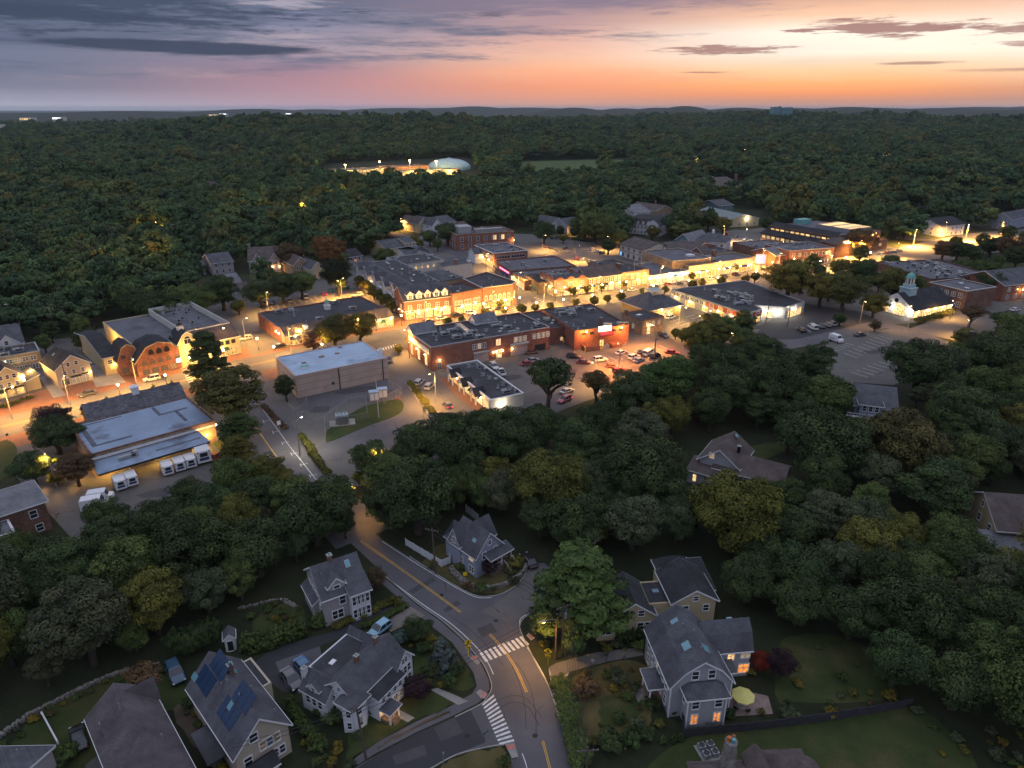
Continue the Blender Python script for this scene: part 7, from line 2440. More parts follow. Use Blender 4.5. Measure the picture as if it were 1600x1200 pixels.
# ------------------------------------------------------------------ vehicles
W_,S_,D_,G_,R_C,B_,N_ = (.62,.62,.63),(.36,.37,.39),(.018,.018,.022),(.11,.11,.12),(.30,.015,.02),(.05,.14,.26),(.20,.08,.04)
CN = {W_: 'white',S_: 'silver',D_: 'black',G_: 'grey',R_C: 'red',B_: 'blue',N_: 'brown'}
for kind,col,px,py,to,s in (
        ('sedan',G_,455,1060,(478,1090),'grey sedan with sunroof on the drive left of the white house'),('sedan',B_,476,1043,(500,1072),'pale blue sedan tucked against the white house'),('hatch',(.22,.42,.55),594,982,(570,1000),'light blue hatchback on the gravel pad'),
        ('suv',(.04,.09,.15),274,1052,(286,1078),'dark blue car behind the solar panel house'),('sedan',D_,123,1153,(118,1128),'black car alone on the lower left lawn'),('sedan',D_,826,876,(815,862),'black car half hidden under the tree by the blue grey house'),
        ('sedan',G_,137,615,(90,626),'dark grey sedan at the kerb by the gabled shop'),('suv',W_,237,592,(180,604),'white car parked before the red gambrel building'),('suv',W_,147,643,(200,630),'white car at the kerb behind the post office'),('sedan',D_,437,541,(500,528),'black car in front of the cupola shop'),
        ('suv',D_,607,563,(620,585),'dark car parked at the right end of the depot'),('suv',S_,384,529,(360,533),'silver car at the corner of the shop car park'),('suv',D_,414,475,(412,482),'black car at the left end of the wood side row'),('sedan',D_,425,473,(423,480),'black car next to the leftmost one by the wood'),('sedan',(.4,.34,.25),453,470,(455,477),'beige car in the wood side row of the shop car park'),
        ('suv',S_,478,465,(481,472),'silver car in the wood side row of the shop car park'),('hatch',R_C,507,459,(503,452),'red car with lit tail lamps in the shop car park'),('suv',S_,559,461,(545,463),'silver car below the condominium trees'),('sedan',D_,533,474,(540,480),'dark car behind the white cupola'),('sedan',D_,566,468,(572,474),'upper dark car by the condominium drive'),('sedan',G_,576,474,(582,480),'lower dark car by the condominium drive'),
        ('sedan',D_,669,502,(690,498),'dark car before the dormered block'),('sedan',W_,690,497,(712,493),'white car before the dormered block'),('suv',D_,714,493,(735,489),'dark car between two white ones before the brick shops'),('suv',W_,736,489,(755,486),'white car before the middle brick block'),('suv',S_,764,484,(785,480),'silver car before the corner brick block'),('sedan',D_,782,482,(800,478),'black car at the shop corner crossing'),
        ('sedan',W_,988,453,(1010,449),'white car before the flat brick shops'),('sedan',D_,1024,448,(1045,444),'dark car before the lit shop row'),('sedan',R_C,1044,444,(1060,441),'red car before the lit shop row'),('sedan',D_,1061,443,(1080,439),'dark car right of the red one before the lit shops'),('sedan',W_,1112,435,(1130,431),'white car before the cream shop row'),('suv',G_,1131,432,(1150,428),'grey car before the cream shop row'),('suv',D_,1150,429,(1170,425),'black car at the right of the cream shop row'),
        ('sedan',N_,832,550,(850,547),'copper brown sedan beside the wide garage door'),('suv',W_,772,573,(780,581),'white car behind the white shop strip'),('pickup',W_,783,582,(776,574),'white pickup behind the white shop strip'),('sedan',S_,833,563,(845,561),'silver car in the left of the restaurant car park'),('sedan',R_C,824,568,(836,566),'red car in the left of the restaurant car park'),
        ('suv',D_,896,557,(915,559),'large black car lit orange below the restaurant wing'),('sedan',(.12,.01,.015),912,566,(930,567),'dark red sedan lit orange in the restaurant car park'),('suv',W_,938,562,(955,560),'white suv in the middle of the orange lit car park'),('sedan',N_,956,572,(975,573),'brown sedan by the lamp post of the orange lit car park'),('suv',(.2,.01,.03),969,580,(985,578),'maroon suv nearest the lower lamp post'),
        ('sedan',W_,971,551,(985,547),'white sedan near the restaurant stairs'),('suv',W_,990,558,(1005,552),'white suv left of the silver one in the car park row'),('sedan',S_,998,563,(1012,557),'silver sedan at the lower left of the car park row'),('sedan',D_,1004,550,(1015,545),'black sedan in the upper car park row'),('van',W_,1013,552,(1025,546),'white van in the upper car park row'),('suv',D_,1024,556,(1035,550),'dark suv right of the white van'),('sedan',R_C,1050,551,(1070,553),'red car leaving the orange lit car park'),
        ('suv',D_,1037,525,(1048,530),'black car below the small brick office'),('suv',W_,1048,496,(1060,492),'white car at the drive-in of the bank'),('sedan',S_,1093,509,(1110,507),'silver car in the bank car park'),('suv',D_,1109,515,(1125,512),'dark car in the bank car park'),
        ('suv',D_,1252,516,(1240,509),'large black suv at the left of the right car park row'),('van',W_,1270,512,(1258,505),'white van in the right car park row'),('sedan',D_,1282,510,(1270,503),'black sedan next to the white van'),('sedan',G_,1292,508,(1280,501),'dark grey sedan second from the end of the row'),('sedan',S_,1301,506,(1289,499),'silver sedan at the right end of the row'),
        ('sedan',D_,1344,523,(1360,521),'dark sedan alone at the top of the striped car park'),('sedan',W_,1586,484,(1600,482),'white car on the right car park by the brick wing'),('suv',(.35,.05,.06),882,625,(850,640),'car with red tail lamps driving behind the tall tree'),('sedan',S_,886,611,(900,606),'silver car at the pavement edge under the tall tree'),
        ('suv',S_,655,598,(668,586),'silver suv in the kerb bay left of the white shop strip'),('suv',S_,671,604,(684,592),'second silver car in the kerb bay by the lamp'),('hatch',G_,699,633,(690,624),'grey hatchback with lit tail lamps below the kerb bed'),('sedan',(.03,.05,.10),601,709,(585,714),'dark blue car coming out from under the depot trees'),
        ('sedan',R_C,851,385,(860,390),'red car at the left of the north car park'),('sedan',D_,861,388,(870,393),'black car right of the red one in the north car park'),('sedan',G_,871,391,(880,396),'grey car in the north car park row'),('suv',D_,883,388,(890,384),'dark car alone in the north car park'),('sedan',S_,924,390,(934,386),'silver car by the hedge of the north car park'),('sedan',W_,933,393,(943,389),'white car by the hedge of the north car park'),('suv',D_,941,395,(950,391),'black car by the hedge of the north car park'),
        ('sedan',R_C,902,404,(908,400),'red car behind the slate front shops'),('sedan',S_,911,406,(917,402),'silver car behind the slate front shops'),('sedan',G_,920,408,(926,404),'grey car behind the slate front shops'),('sedan',W_,929,410,(935,406),'white car behind the slate front shops'),
        ('sedan',R_C,1137,366,(1145,369),'red car in the office car park'),('sedan',B_,1150,370,(1158,366),'blue car in the office car park'),('sedan',S_,1164,374,(1172,370),'silver car in the office car park'),('sedan',W_,1174,377,(1182,373),'white car in the office car park'),
        ('sedan',W_,1376,397,(1390,394),'white car at the kerb of the bright street, left of the red one'),('sedan',R_C,1386,395,(1400,392),'red car at the kerb of the bright street'),('sedan',B_,1395,394,(1410,391),'blue car at the kerb of the bright street'),('suv',W_,1405,392,(1420,389),'white suv at the kerb of the bright street'),('sedan',D_,1285,410,(1300,407),'dark car before the street brick shops'),('sedan',G_,1297,407,(1310,404),'grey car before the street brick shops'),
        ('sedan',R_C,338,713,(346,708),'red car beside the large mail truck')):
    o = car(kind,s,col,px,py,to=to)
    if 'tail lamps' in s:
        for ch in list(o.children):
            if ch.name.startswith('tail_light'):
                m2 = ch.data.copy()
                m2.materials.clear()
                m2.materials.append(TAIL)
                ch.data = m2
def mail_truck(label,px,py,to,big=1.0):
    x,y = G(px,py,.5)
    tx,ty = G(*to,.5)
    e = thing('mail_truck',label,'mail truck',(x,y,.07),math.atan2(ty - y,tx - x),'white mail trucks behind the post office')
    e.scale = (big,big,big)
    b = MB()
    v = [(-2.1,.45),(-2.1,2.15),(-1.9,2.3),(.95,2.3),(1.35,1.35),(2.05,1.2),(2.15,.9),(2.15,.45)]
    n = len(v)
    b.add([(a,-.92,z) for a,z in v] + [(a,.92,z) for a,z in v],[tuple(range(n)),tuple(range(n,2 * n))[::-1]] + [((i + 1) % n,i,n + i,n + (i + 1) % n) for i in range(n)])
    b.obj('body',WHITE,e)
    MB().box(-2.13,-.5,1.35,-2.104,.5,1.95).obj('rear_window',GLASS,e)
    MB().box(-2.13,-.62,.8,-2.104,.62,1.22).obj('emblem',M_BLUE,e)
    MB().box(-1.6,-.935,1.05,.4,-.922,1.2).box(-1.6,.922,1.05,.4,.935,1.2).obj('stripe',M_BLUE,e)
    MB().add([(.98,-.8,2.2),(1.34,-.8,1.42),(1.34,.8,1.42),(.98,.8,2.2)],[(0,1,2,3)]).obj('windscreen',GLASS,e).location.x = .03
    for sx in (-1.3,1.35):
        for sy in (-1,1):
            w_ = link('wheel',WHEELM,e,RUBBER)
            w_.location = (sx,sy * .84,.345)
            w_.rotation_euler = (math.pi / 2 * (-sy),0,0)
    for sy in (-.78,.78):
        MB().box(-2.12,sy - .1,2.0,-2.1,sy + .1,2.18).obj('tail_light',TAILO,e)
M_BLUE = M('dark blue vehicle lettering',(.04,.06,.16),.5)
for s,px,py,to,k in (('first small mail truck from left under the dock canopy',187,758,(178,742),1.15),('second small mail truck from left under the dock canopy',205,752,(196,736),1.15),('mail truck at the dock, partly behind a treetop, left of three',261,735,(253,720),1.15),
        ('mail truck at the dock, middle of three',280,729,(272,714),1.15),('mail truck at the dock beside the box truck, right of three',297,724,(289,709),1.15),('large white box truck at the right end of the dock',316,715,(308,700),1.6),
        ('white van roof nearest the wood, left of the dock',150,792,(185,786),1.2),('white van roof second from the wood, left of the dock',158,780,(190,775),1.1),('white high van alone in the striped car park',1306,532,(1320,537),1.12)):
    mail_truck(s,px,py,to,k)
# ------------------------------------------------------------------ poles and wires
p1 = utility_pole('wooden pole with one crossarm beside the white fence and curved road',681,897,9.4,-.35,lean=-.3)
p2 = utility_pole('leaning wooden pole in front of the white house',572,1186,9.0,.7,transformer=True,lean=-.5)
p3 = utility_pole('wooden pole with two crossarms beside the big pine',878,1026,9.6,.5,2,True)
p4 = utility_pole('pole top with a crossarm at the bottom edge beside the road',913,1262,9.6,.1,1)
p5 = utility_pole('wooden pole with tangled wires before the gabled shop',110,619,10,.3)
p6 = utility_pole('pole at the end of the depot road parking bays',622,800,10,-.4)
p7 = utility_pole('tilted wooden pole before the floodlit garage of the black roofed shops',1196,506,10,.4,lean=.6)
p8 = utility_pole('slim wooden pole by the row of cars in the right car park',1230,512,9,.4)
p9 = utility_pole('pole with crossarms at the lower end of the bank car park',1118,548,9,.3)
p10 = utility_pole('pole in the restaurant car park by the small brick office',1022,566,8,.3)
p11 = utility_pole('pole in the north car park with crossarms',897,408,11,.2,2)
p12 = utility_pole('pole at the post office side of the depot road',389,706,9,.4,1,True)
wires('wires sagging over the curved road from the fence pole to the pine pole',[p1,p3],.5,3,.8)
wires('bundle of wires along the hedge from the pine pole to the bottom edge',[p3,p4],.7,5,.35)
wires('wires crossing the side street from the leaning pole to the pine pole',[p2,p3],.8,3,.7)
wires('wires from the leaning pole towards the lower left houses',[p2,Vector((*G(380,1250),9))],.5,2,.6)
wires('wires running up the road from the fence pole into the trees',[p1,p6],.5,3,.8)
wires('wires between the slim poles of the right car park',[p7,p8],.4,2,.6)
# ------------------------------------------------------------------ signs, fences, walls, garden things
def crossing_sign(label,px,py,face):
    x,y = G(px,py)
    tx,ty = G(*face)
    a = math.atan2(ty - y,tx - x) + math.pi / 2
    e = thing('crossing_sign',label,'road sign',(x,y,0),a,'yellow pedestrian crossing signs')
    MB().tube([(0,0,0),(0,0,3.1)],.06,6).obj('post',YELLOW,e)
    MB().prism([(0,-.62),(.62,0),(0,.62),(-.62,0)],-.02,.02).obj('plate',YELLOW,e).matrix_local = Matrix.Translation((0,-.08,2.75)) @ Matrix.Rotation(math.pi / 2,4,'X')
    pm_ = MB().lathe([(.09,.20),(.09,.36)],0,0,8).box(-.07,-.03,-.12,.07,.03,.2).beam((-.05,0,-.1),(-.2,0,-.36),.07).beam((.05,0,-.1),(.18,0,-.36),.07).beam((-.02,0,.12),(-.24,0,-.06),.06).beam((.02,0,.12),(.22,0,.0),.06)
    pm_.obj('walking_figure',BLACKM,e).location = (0,-.12,2.75)
    MB().box(-.4,-.1,1.7,.4,-.06,2.05).obj('arrow_plate',YELLOW,e)
    MB().beam((-.25,-.12,1.97),(.2,-.12,1.78),.06).beam((.2,-.12,1.78),(.2,-.12,1.95),.05).beam((.2,-.12,1.78),(.02,-.12,1.78),.05).obj('arrow',BLACKM,e)
crossing_sign('yellow pedestrian crossing sign by the blue spruce',732,1026,(760,1080))
crossing_sign('yellow pedestrian crossing sign by the big pine',856,1040,(840,1090))
def small_sign(label,px,py,h,w,hh,mat,face=(800,1200),post=GREYM):
    x,y = G(px,py)
    tx,ty = G(*face)
    e = thing('street_sign',label,'street sign',(x,y,0),math.atan2(ty - y,tx - x) + math.pi / 2)
    MB().tube([(0,0,0),(0,0,h)],.05,6).obj('post',post,e)
    MB().box(-w / 2,-.09,h - hh,w / 2,-.05,h).obj('plate',mat,e)
    return e
small_sign('small yellow sign in the stone walled bank by the road',727,908,1.9,.7,.7,YELLOW)
small_sign('green street name sign at the lower crosswalk corner',759,1166,2.6,.9,.25,DUMPG)
small_sign('thin grey sign post on the bottom lawn by the side street',693,1196,2.2,.35,.5,GREYM)
small_sign('white and orange sign beside the depot road',437,672,2.6,.9,1.1,SIGNW)
small_sign('dark street sign at the crosswalk beside the red gambrel building',260,605,4.0,1.6,1.0,BLACKM)
small_sign('no entry style white sign near the restaurant stairs',977,545,2.2,.5,.6,SIGNW)
small_sign('grey parking sign on the white corner left of the post office',14,690,2.2,.5,.6,BLACKM)
x,y = G(1186,424)
e = thing('neon_sign','tall red neon shop sign at the end of the cream shop row','sign',(x,y,0),-.3)
MB().box(-.2,-.2,0,.2,.2,4).obj('post',GREYM,e)
MB().box(-2.4,-.3,4,2.4,.3,8.4).obj('cabinet',SIGNW,e)
MB().box(-2.0,-.36,4.4,-.5,-.303,8).box(.3,-.36,4.4,1.9,-.303,8).obj('neon',NEONP,e)
lamp_light(e,(0,-2,6),500,(1,.1,.2))
x,y = G(926,1044)
e = thing('mailbox','grey mailbox on a post beside the brick drive','mailbox',(x,y,0),.4)
MB().box(-.06,-.06,0,.06,.06,1.1).obj('post',WOOD,e)
MB().box(-.2,-.28,1.1,.2,.28,1.5).obj('box',GREYM,e)
def fence(name,label,pts,h,step,mat,cat='fence',world=False,z=0,gap=.03,post=True,top=True):
    W0 = [Vector((*(p if world else G(*p)),z)) for p in pts]
    e = thing(name,label,cat,W0[0])
    k = 0
    for p,q in zip(W0[:-1],W0[1:]):
        L,d = (q - p).length,(q - p).normalized()
        n = max(1,round(L / step))
        for i in range(n):
            a,b_ = p + d * (L * i / n + gap) - W0[0],p + d * (L * (i + 1) / n - gap) - W0[0]
            MB().beam(a + Vector((0,0,h * .52)),b_ + Vector((0,0,h * .52)),.06,h * .92).obj('panel',mat,e)
            if post:
                MB().box(a.x - .07,a.y - .07,0,a.x + .07,a.y + .07,h * 1.06).obj('post',mat,e)
    return e
DARKW = M('dark stained fence',(.045,.042,.05),.8,.3,1.5)
fence('garden_fence','dark board fence stepping round the gambrel house garden',[(1062,1098),(1068,1152),(1130,1146),(1210,1138),(1290,1127),(1360,1116),(1425,1104)],1.5,2.0,DARKW)
fence('picket_fence','pale picket fence along the road beside the blue grey house',[(634,852),(660,868),(690,886),(704,880),(702,872)],1.5,1.9,WHITES)
fence('board_fence','grey board fence behind the blue grey house',[(728,800),(748,816)],1.8,2.0,GREYS)
x,y = G(66,1118)
p,q = Vector((*G(66,1117),.5)),Vector((*G(91,1163),.5))
tag(MB().beam(p,q,.18,.22).beam((p.x,p.y,.25),(p.x,p.y,.0),.14).box(p.x - .1,p.y - .1,0,p.x + .1,p.y + .1,.45).box(q.x - .1,q.y - .1,0,q.x + .1,q.y + .1,.45).obj('rail_fence',WHITE),'long white rail lying across the lower left lawn','rail')
MESHF = M('chain link',(.30,.31,.32),.5)
def chain_fence(label,pts,h=2.2):
    W0 = [Vector((*G(*p),0)) for p in pts]
    e = thing('chain_link_fence',label,'fence',W0[0])
    mb,po = MB(),MB()
    for p,q in zip(W0[:-1],W0[1:]):
        n = max(2,round((q - p).length / 2.5))
        for i in range(n + 1):
            a = p.lerp(q,i / n) - W0[0]
            po.tube([(a.x,a.y,0),(a.x,a.y,h + .1)],.04,5)
        a,b_ = p - W0[0],q - W0[0]
        for z in (.1,h):
            mb.beam((a.x,a.y,z),(b_.x,b_.y,z),.05)
        L = (q - p).length
        m_ = int(L / .45)
        for i in range(m_):
            t0,t1 = i / m_,min(1,(i + 2.2) / m_)
            c0,c1 = a.lerp(b_,t0),a.lerp(b_,t1)
            mb.beam((c0.x,c0.y,.1),(c1.x,c1.y,h),.012)
            mb.beam((c0.x,c0.y,h),(c1.x,c1.y,.1),.012)
    po.obj('posts',GREYM,e)
    mb.obj('wire_mesh',MESHF,e)['kind'] = 'stuff'
chain_fence('chain link fence round the transformer pad',[(510,692),(508,662),(545,634),(572,630),(575,656),(512,670)])
chain_fence('chain link fence left of the depot yard',[(452,640),(462,652),(478,640),(480,632)])
chain_fence('chain link fence along the kerb bed of the depot lawn',[(608,606),(628,616),(600,632)])
chain_fence('chain link fence by the post office lawn',[(332,702),(366,694),(384,724)])
def stone_wall(label,pts,h,w=.7):
    W0 = smooth([G(*p) for p in pts],6)
    e = thing('stone_wall',label,'stone wall',(*W0[0],0))
    g = random.Random(len(label))
    mb = MB()
    L = sum(math.dist(p,q) for p,q in zip(W0[:-1],W0[1:]))
    for p,q in zip(W0[:-1],W0[1:]):
        n = max(1,int(math.dist(p,q) / .32))
        for i in range(n):
            for lv in range(max(1,int(h / .3))):
                t = (i + g.uniform(0,.5)) / n
                x,y = p[0] + (q[0] - p[0]) * t - W0[0][0],p[1] + (q[1] - p[1]) * t - W0[0][1]
                for sd in (-.28,.28):
                    r_,a_ = g.uniform(.16,.28),g.uniform(0,3)
                    cx_,cy_,z_ = x + g.uniform(-.1,.1) + sd * w,y + g.uniform(-.1,.1) + sd * w * .5,lv * .28
                    pp = [(cx_ + r_ * g.uniform(.8,1.2) * math.cos(a_ + k * 1.047),cy_ + r_ * g.uniform(.7,1.1) * math.sin(a_ + k * 1.047)) for k in range(6)]
                    mb.prism(pp,z_,z_ + g.uniform(.24,.36),False)
    mb.obj('stones',STONE,e)['kind'] = 'stuff'
stone_wall('long dry stone wall between the lower left lawn and the dark wood',[(-10,1160),(45,1120),(62,1112),(120,1082),(185,1054),(250,1040)],.8)
stone_wall('curved stone retaining wall at the corner below the blue grey house',[(704,890),(724,912),(752,922),(790,916),(816,898),(824,882)],1.1)
stone_wall('low stone edging of the terrace garden above the hedge',[(374,952),(405,944),(440,938),(462,950)],.5)
b = house('garden_shed','tiny white garden shed at the end of the clipped hedge',(350,1000),(366,996),(348,990),2.3,'shed')
b.vol(0,0,b.w,max(b.d,1.8),2.3,3.0,'y','gable',WHITES,SH_GREY,0,.2,'',WHITE)
b.win('F',b.w * .5,.05,.8,1.8,'dark','bare',WHITE,'door')
# patio
x,y = G(1158,1106)
e = thing('garden_umbrella','pale yellow garden umbrella open over the patio table','umbrella',(x,y,.06))
MB().tube([(0,0,0),(0,0,2.75)],.035,6).obj('pole',WHITE,e)
mb,rb = MB(),MB()
for k in range(8):
    a0,a1 = k * math.pi / 4,(k + 1) * math.pi / 4
    mb.add([(0,0,2.75),(1.55 * math.cos(a0),1.55 * math.sin(a0),2.15),(1.55 * math.cos(a1),1.55 * math.sin(a1),2.15),(1.55 * math.cos(a0),1.55 * math.sin(a0),2.0),(1.55 * math.cos(a1),1.55 * math.sin(a1),2.0)],[(0,1,2),(1,3,4,2)])
    rb.beam((0,0,2.7),(1.53 * math.cos(a0),1.53 * math.sin(a0),2.12),.03)
mb.obj('canopy',UMBR,e)
rb.obj('ribs',WHITE,e)
e = thing('patio_table','round patio table under the yellow umbrella','table',(x + .02,y,.06))
MB().lathe([(.62,.68),(.64,.70),(.64,.73),(.05,.74)],n=16).obj('table_top',GREYM,e)
MB().lathe([(.3,0),(.05,.05),(.05,.68)],.0,.0,8).obj('leg',GREYM,e)
for i in range(4):
    a = i * math.pi / 2 + .5
    e = thing('patio_chair',f'dark patio chair round the table, on its {("right", "rear", "left", "front")[i]} side','chair',(x + 1.05 * math.cos(a),y + 1.05 * math.sin(a),.06),a)
    MB().box(-.24,-.25,.40,.24,.25,.45).obj('seat',BLACKM,e)
    MB().box(.22,-.25,.45,.27,.25,.92).obj('backrest',BLACKM,e)
    for sx in (-.2,.2):
        for sy in (-.2,.2):
            MB().box(sx - .02,sy - .02,0,sx + .02,sy + .02,.4).obj('leg',BLACKM,e)
x,y = G(1129,1106)
e = thing('covered_grill','grill under a grey cover beside the patio','grill',(x,y,.06),.3)
loft([ring(-.62,.36,0,.9,.1),ring(-.35,.42,0,1.2,.1),ring(.35,.42,0,1.2,.1),ring(.62,.36,0,.9,.1)],mb := MB())
mb.obj('cover',UNITM,e)
for i,px in enumerate((1094,1105,1115)):
    x,y = G(px,1131)
    e = thing('condenser',f'square air conditioner below the lit bay windows, {("left", "middle", "right")[i]} of three','air conditioner',(x,y,0),.12,'air conditioners behind the gambrel house')
    MB().box(-.42,-.42,.02,.42,.42,.85).obj('casing',GREYM,e)
    MB().lathe([(.36,.853),(.36,.92),(.28,.94)],n=12).obj('fan',UNITD,e)
# depot equipment
x,y = G(535,662)
e = thing('transformer','large finned transformer on its pad in the fenced yard','transformer',(x,y,.05),.28)
MB().box(-3.2,-1.8,0,3.2,1.8,.3).obj('pad',CONC,e)
MB().box(-1.6,-.9,.3,1.6,.9,2.6).obj('tank',GREYM,e)
for k in range(8):
    MB().box(-1.5 + k * .42,-1.6,.6,-1.32 + k * .42,-.91,2.5).obj('fin',GREYM,e)
    MB().box(-1.5 + k * .42,.91,.6,-1.32 + k * .42,1.6,2.5).obj('fin',GREYM,e)
for k in (-1,0,1):
    MB().lathe([(.16,2.6),(.10,2.9),(.17,3.0),(.1,3.1),(.16,3.25),(.05,3.5)],k * .9,0,8).obj('bushing',COPPER,e)
for dx,s in ((0,'left'),(13,'right')):
    x,y = G(585 + dx,625 - dx * .35)
    e = thing('switch_cabinet',f'pale switch cabinet beside the depot lawn, {s} of two','cabinet',(x,y,.08),.3,'switch cabinets by the depot')
    MB().box(-1.3,-.9,0,1.3,.9,2.5).obj('casing',GARAGE,e)
    MB().box(-1.4,-1.0,2.504,1.4,1.0,2.65).obj('roof',MEMBB,e)
    for sx in (-.62,.62):
        MB().box(sx - .5,-.94,.3,sx + .5,-.905,2.2).obj('door',SIGNW,e)
x,y = G(592,653)
e = thing('flagpole','tall bare flagpole on the depot lawn','flagpole',(x,y,.16))
MB().tube([(0,0,0),(0,0,11)],[.09,.05],8).obj('pole',SIGNW,e)
MB().lathe([(.02,11),(.1,11.1),(.02,11.2)],n=8).obj('finial',GREYM,e)
x,y = G(622,626)
e = thing('barrier','small orange H shaped barrier beside the depot kerb','barrier',(x,y,.05),.3)
MB().box(-.6,-.06,0,-.45,.06,1.3).obj('post',ORANGE,e)
MB().box(.45,-.06,0,.6,.06,1.3).obj('post',ORANGE,e)
MB().box(-.45,-.05,.6,.45,.05,.8).obj('rail',ORANGE,e)
for i,(px,py,m_,s) in enumerate(((518,456,COPPER,'blue green'),(530,454,DUMPG,'dark green'),(541,452,DUMPG,'lit green'),(868,534,DUMPR,'red'))):
    x,y = G(px,py)
    e = thing('dumpster',f'{s} dumpster ' + ('at the end of the shop car park row' if i < 3 else 'in the alley beside the long brick block'),'dumpster',(x,y,.07),-.3)
    MB().add([(-1.2,-.8,.1),(1.2,-.8,.1),(1.2,.8,.1),(-1.2,.8,.1),(-1.3,-.9,1.2),(1.3,-.9,1.2),(1.3,.9,1.5),(-1.3,.9,1.5)],[(3,2,1,0),(0,1,5,4),(1,2,6,5),(2,3,7,6),(3,0,4,7),(4,5,6,7)]).obj('bin',m_,e)
    MB().add([(-1.32,-.92,1.21),(1.32,-.92,1.21),(1.32,.92,1.51),(-1.32,.92,1.51),(-1.32,-.92,1.27),(1.32,-.92,1.27),(1.32,.92,1.57),(-1.32,.92,1.57)],[(4,5,6,7),(0,1,5,4),(1,2,6,5),(2,3,7,6),(3,0,4,7)]).obj('lid',BLACKM,e)
x,y = G(1511,552)
e = thing('tree_stump','tall bare trunk left standing between the crowns below the right car park','stump',(x,y,0))
MB().tube([(0,0,0),(.05,0,4),(0,.05,7.5)],[1.25,1.05,1.0],12).obj('trunk',BARK,e)
MB().lathe([(.95,7.5),(.9,7.6),(.1,7.62)],.0,.05,12).obj('cut_face',WOOD,e)
SKID = M('tyre marks',(.035,.034,.037),.7,.3,1.5,6.0,kind='World')
for q in ([(800,1040),(812,1070),(820,1105),(822,1140)],[(806,1035),(826,1068),(836,1110),(838,1150)],[(770,1100),(796,1088),(822,1092),(846,1120)],[(774,1110),(800,1098),(824,1104),(842,1134)],[(700,960),(735,985),(760,1008),(786,1040)]):
    line('tyre_mark',q,.09,.0495,SKID,road)
PATCH = Mground('repair asphalt',[(0,(.058,.056,.06)),(1,(.085,.082,.088))],.6,.9,6.0,.01)
g = random.Random(3)
for px,py,w,l,a in ((660,915,1.2,5,.8),(706,948,1.0,3,.8),(760,985,2.2,2.6,.5),(640,1180,1.5,4,.4),(700,1140,2.5,3,.5)):
    x,y = G(px,py)
    q = [(x + math.cos(a) * u * l / 2 - math.sin(a) * v * w / 2,y + math.sin(a) * u * l / 2 + math.cos(a) * v * w / 2) for u,v in ((-1,-1),(1,-1.1),(1.05,1),(-1,.9))]
    sheet('road_patch',q,.0485,PATCH,road,world=True)
for px,py in ((775,970),(690,930),(836,1150),(730,1150)):
    x,y = G(px,py)
    MB().lathe([(.36,.049),(.34,.056),(.05,.056)],x,y,14).obj('manhole_cover',BLACKM,road)
for px,py,w,l,a in ((720,590,5,9,.4),(800,590,4,7,.5),(880,580,6,8,.3),(930,590,3,12,.2),(1000,575,5,6,.4),(560,610,4,14,.3),(500,640,5,6,.2),(440,500,6,12,.3),(400,520,5,9,.2),(1100,535,4,9,.2),(1230,500,6,10,.1),(880,395,7,12,.1),(1370,550,4,12,.1),(250,770,4,9,.4)):
    x,y = G(px,py)
    n = 9
    q = [(x + math.cos(a) * math.cos(t) * l / 2 * g.uniform(.7,1.2) - math.sin(a) * math.sin(t) * w / 2,y + math.sin(a) * math.cos(t) * l / 2 + math.cos(a) * math.sin(t) * w / 2 * g.uniform(.7,1.2)) for t in [6.283 * i / n for i in range(n)]]
    sheet('lot_patch',q,.0852 + .0002 * n,PATCH,world=True)
# parking bays
def bays(name,a,b_,n,vec,z=.09,w=.2):
    A0,B0 = Vector(G(*a)),Vector(G(*b_))
    V0 = Vector(G(*vec[1])) - Vector(G(*vec[0]))
    mb = MB()
    for i in range(n):
        p = A0.lerp(B0,i / (n - 1))
        q = p + V0
        d = V0.normalized()
        s = Vector((-d.y,d.x)) * w / 2
        mb.add([(*(p + s),z),(*(p - s),z),(*(q - s),z),(*(q + s),z)],[(0,1,2,3)])
    mb.obj(name,PAINTO)['kind'] = 'structure'
bays('bay_lines',(1318,552),(1372,524),9,((1318,552),(1340,560)))
bays('bay_lines',(1298,545),(1320,536),5,((1298,545),(1312,549)))
bays('bay_lines',(1330,582),(1396,556),9,((1330,582),(1356,590)))
bays('bay_lines',(1048,503),(1112,528),9,((1048,503),(1062,499)))
bays('bay_lines',(1072,496),(1130,518),8,((1072,496),(1086,492)))
bays('bay_lines',(405,482),(500,462),12,((405,482),(409,488)))
bays('bay_lines',(940,560),(1030,540),10,((940,560),(952,566)))
bays('bay_lines',(850,386),(900,398),8,((850,386),(858,383)))
bays('bay_lines',(1258,522),(1312,508),7,((1258,522),(1246,514)))
for i in range(6):
    px,py = 418 + i * 14.5,658 + i * 17
    line('bay_mark',[(px - 6,py + 1),(px + 5,py - 1.5)],.12,.10,PAINTW)
    line('bay_mark',[(px - 7,py - 1),(px - 5,py + 3.5)],.12,.101,PAINTW)
line('depot_edge_line',[(411,641),(432,669),(452,697),(472,722),(494,750)],.14,.10,PAINTW)
line('depot_centre_line',[(400,668),(418,694),(434,716)],.25,.10,PAINTY)
for d_ in (-.8,.8):
    line('street_centre_line',[(0,668 + d_),(100,644 + d_),(200,617 + d_),(300,592 + d_),(400,569 + d_),(500,548 + d_),(590,530 + d_)],.14,.10,PAINTY)
    line('street_centre_line',[(640,520 + d_ * .6),(700,509 + d_ * .6),(800,491 + d_ * .6),(900,475 + d_ * .6),(1000,461 + d_ * .6),(1100,446 + d_ * .6)],.14,.10,PAINTY)
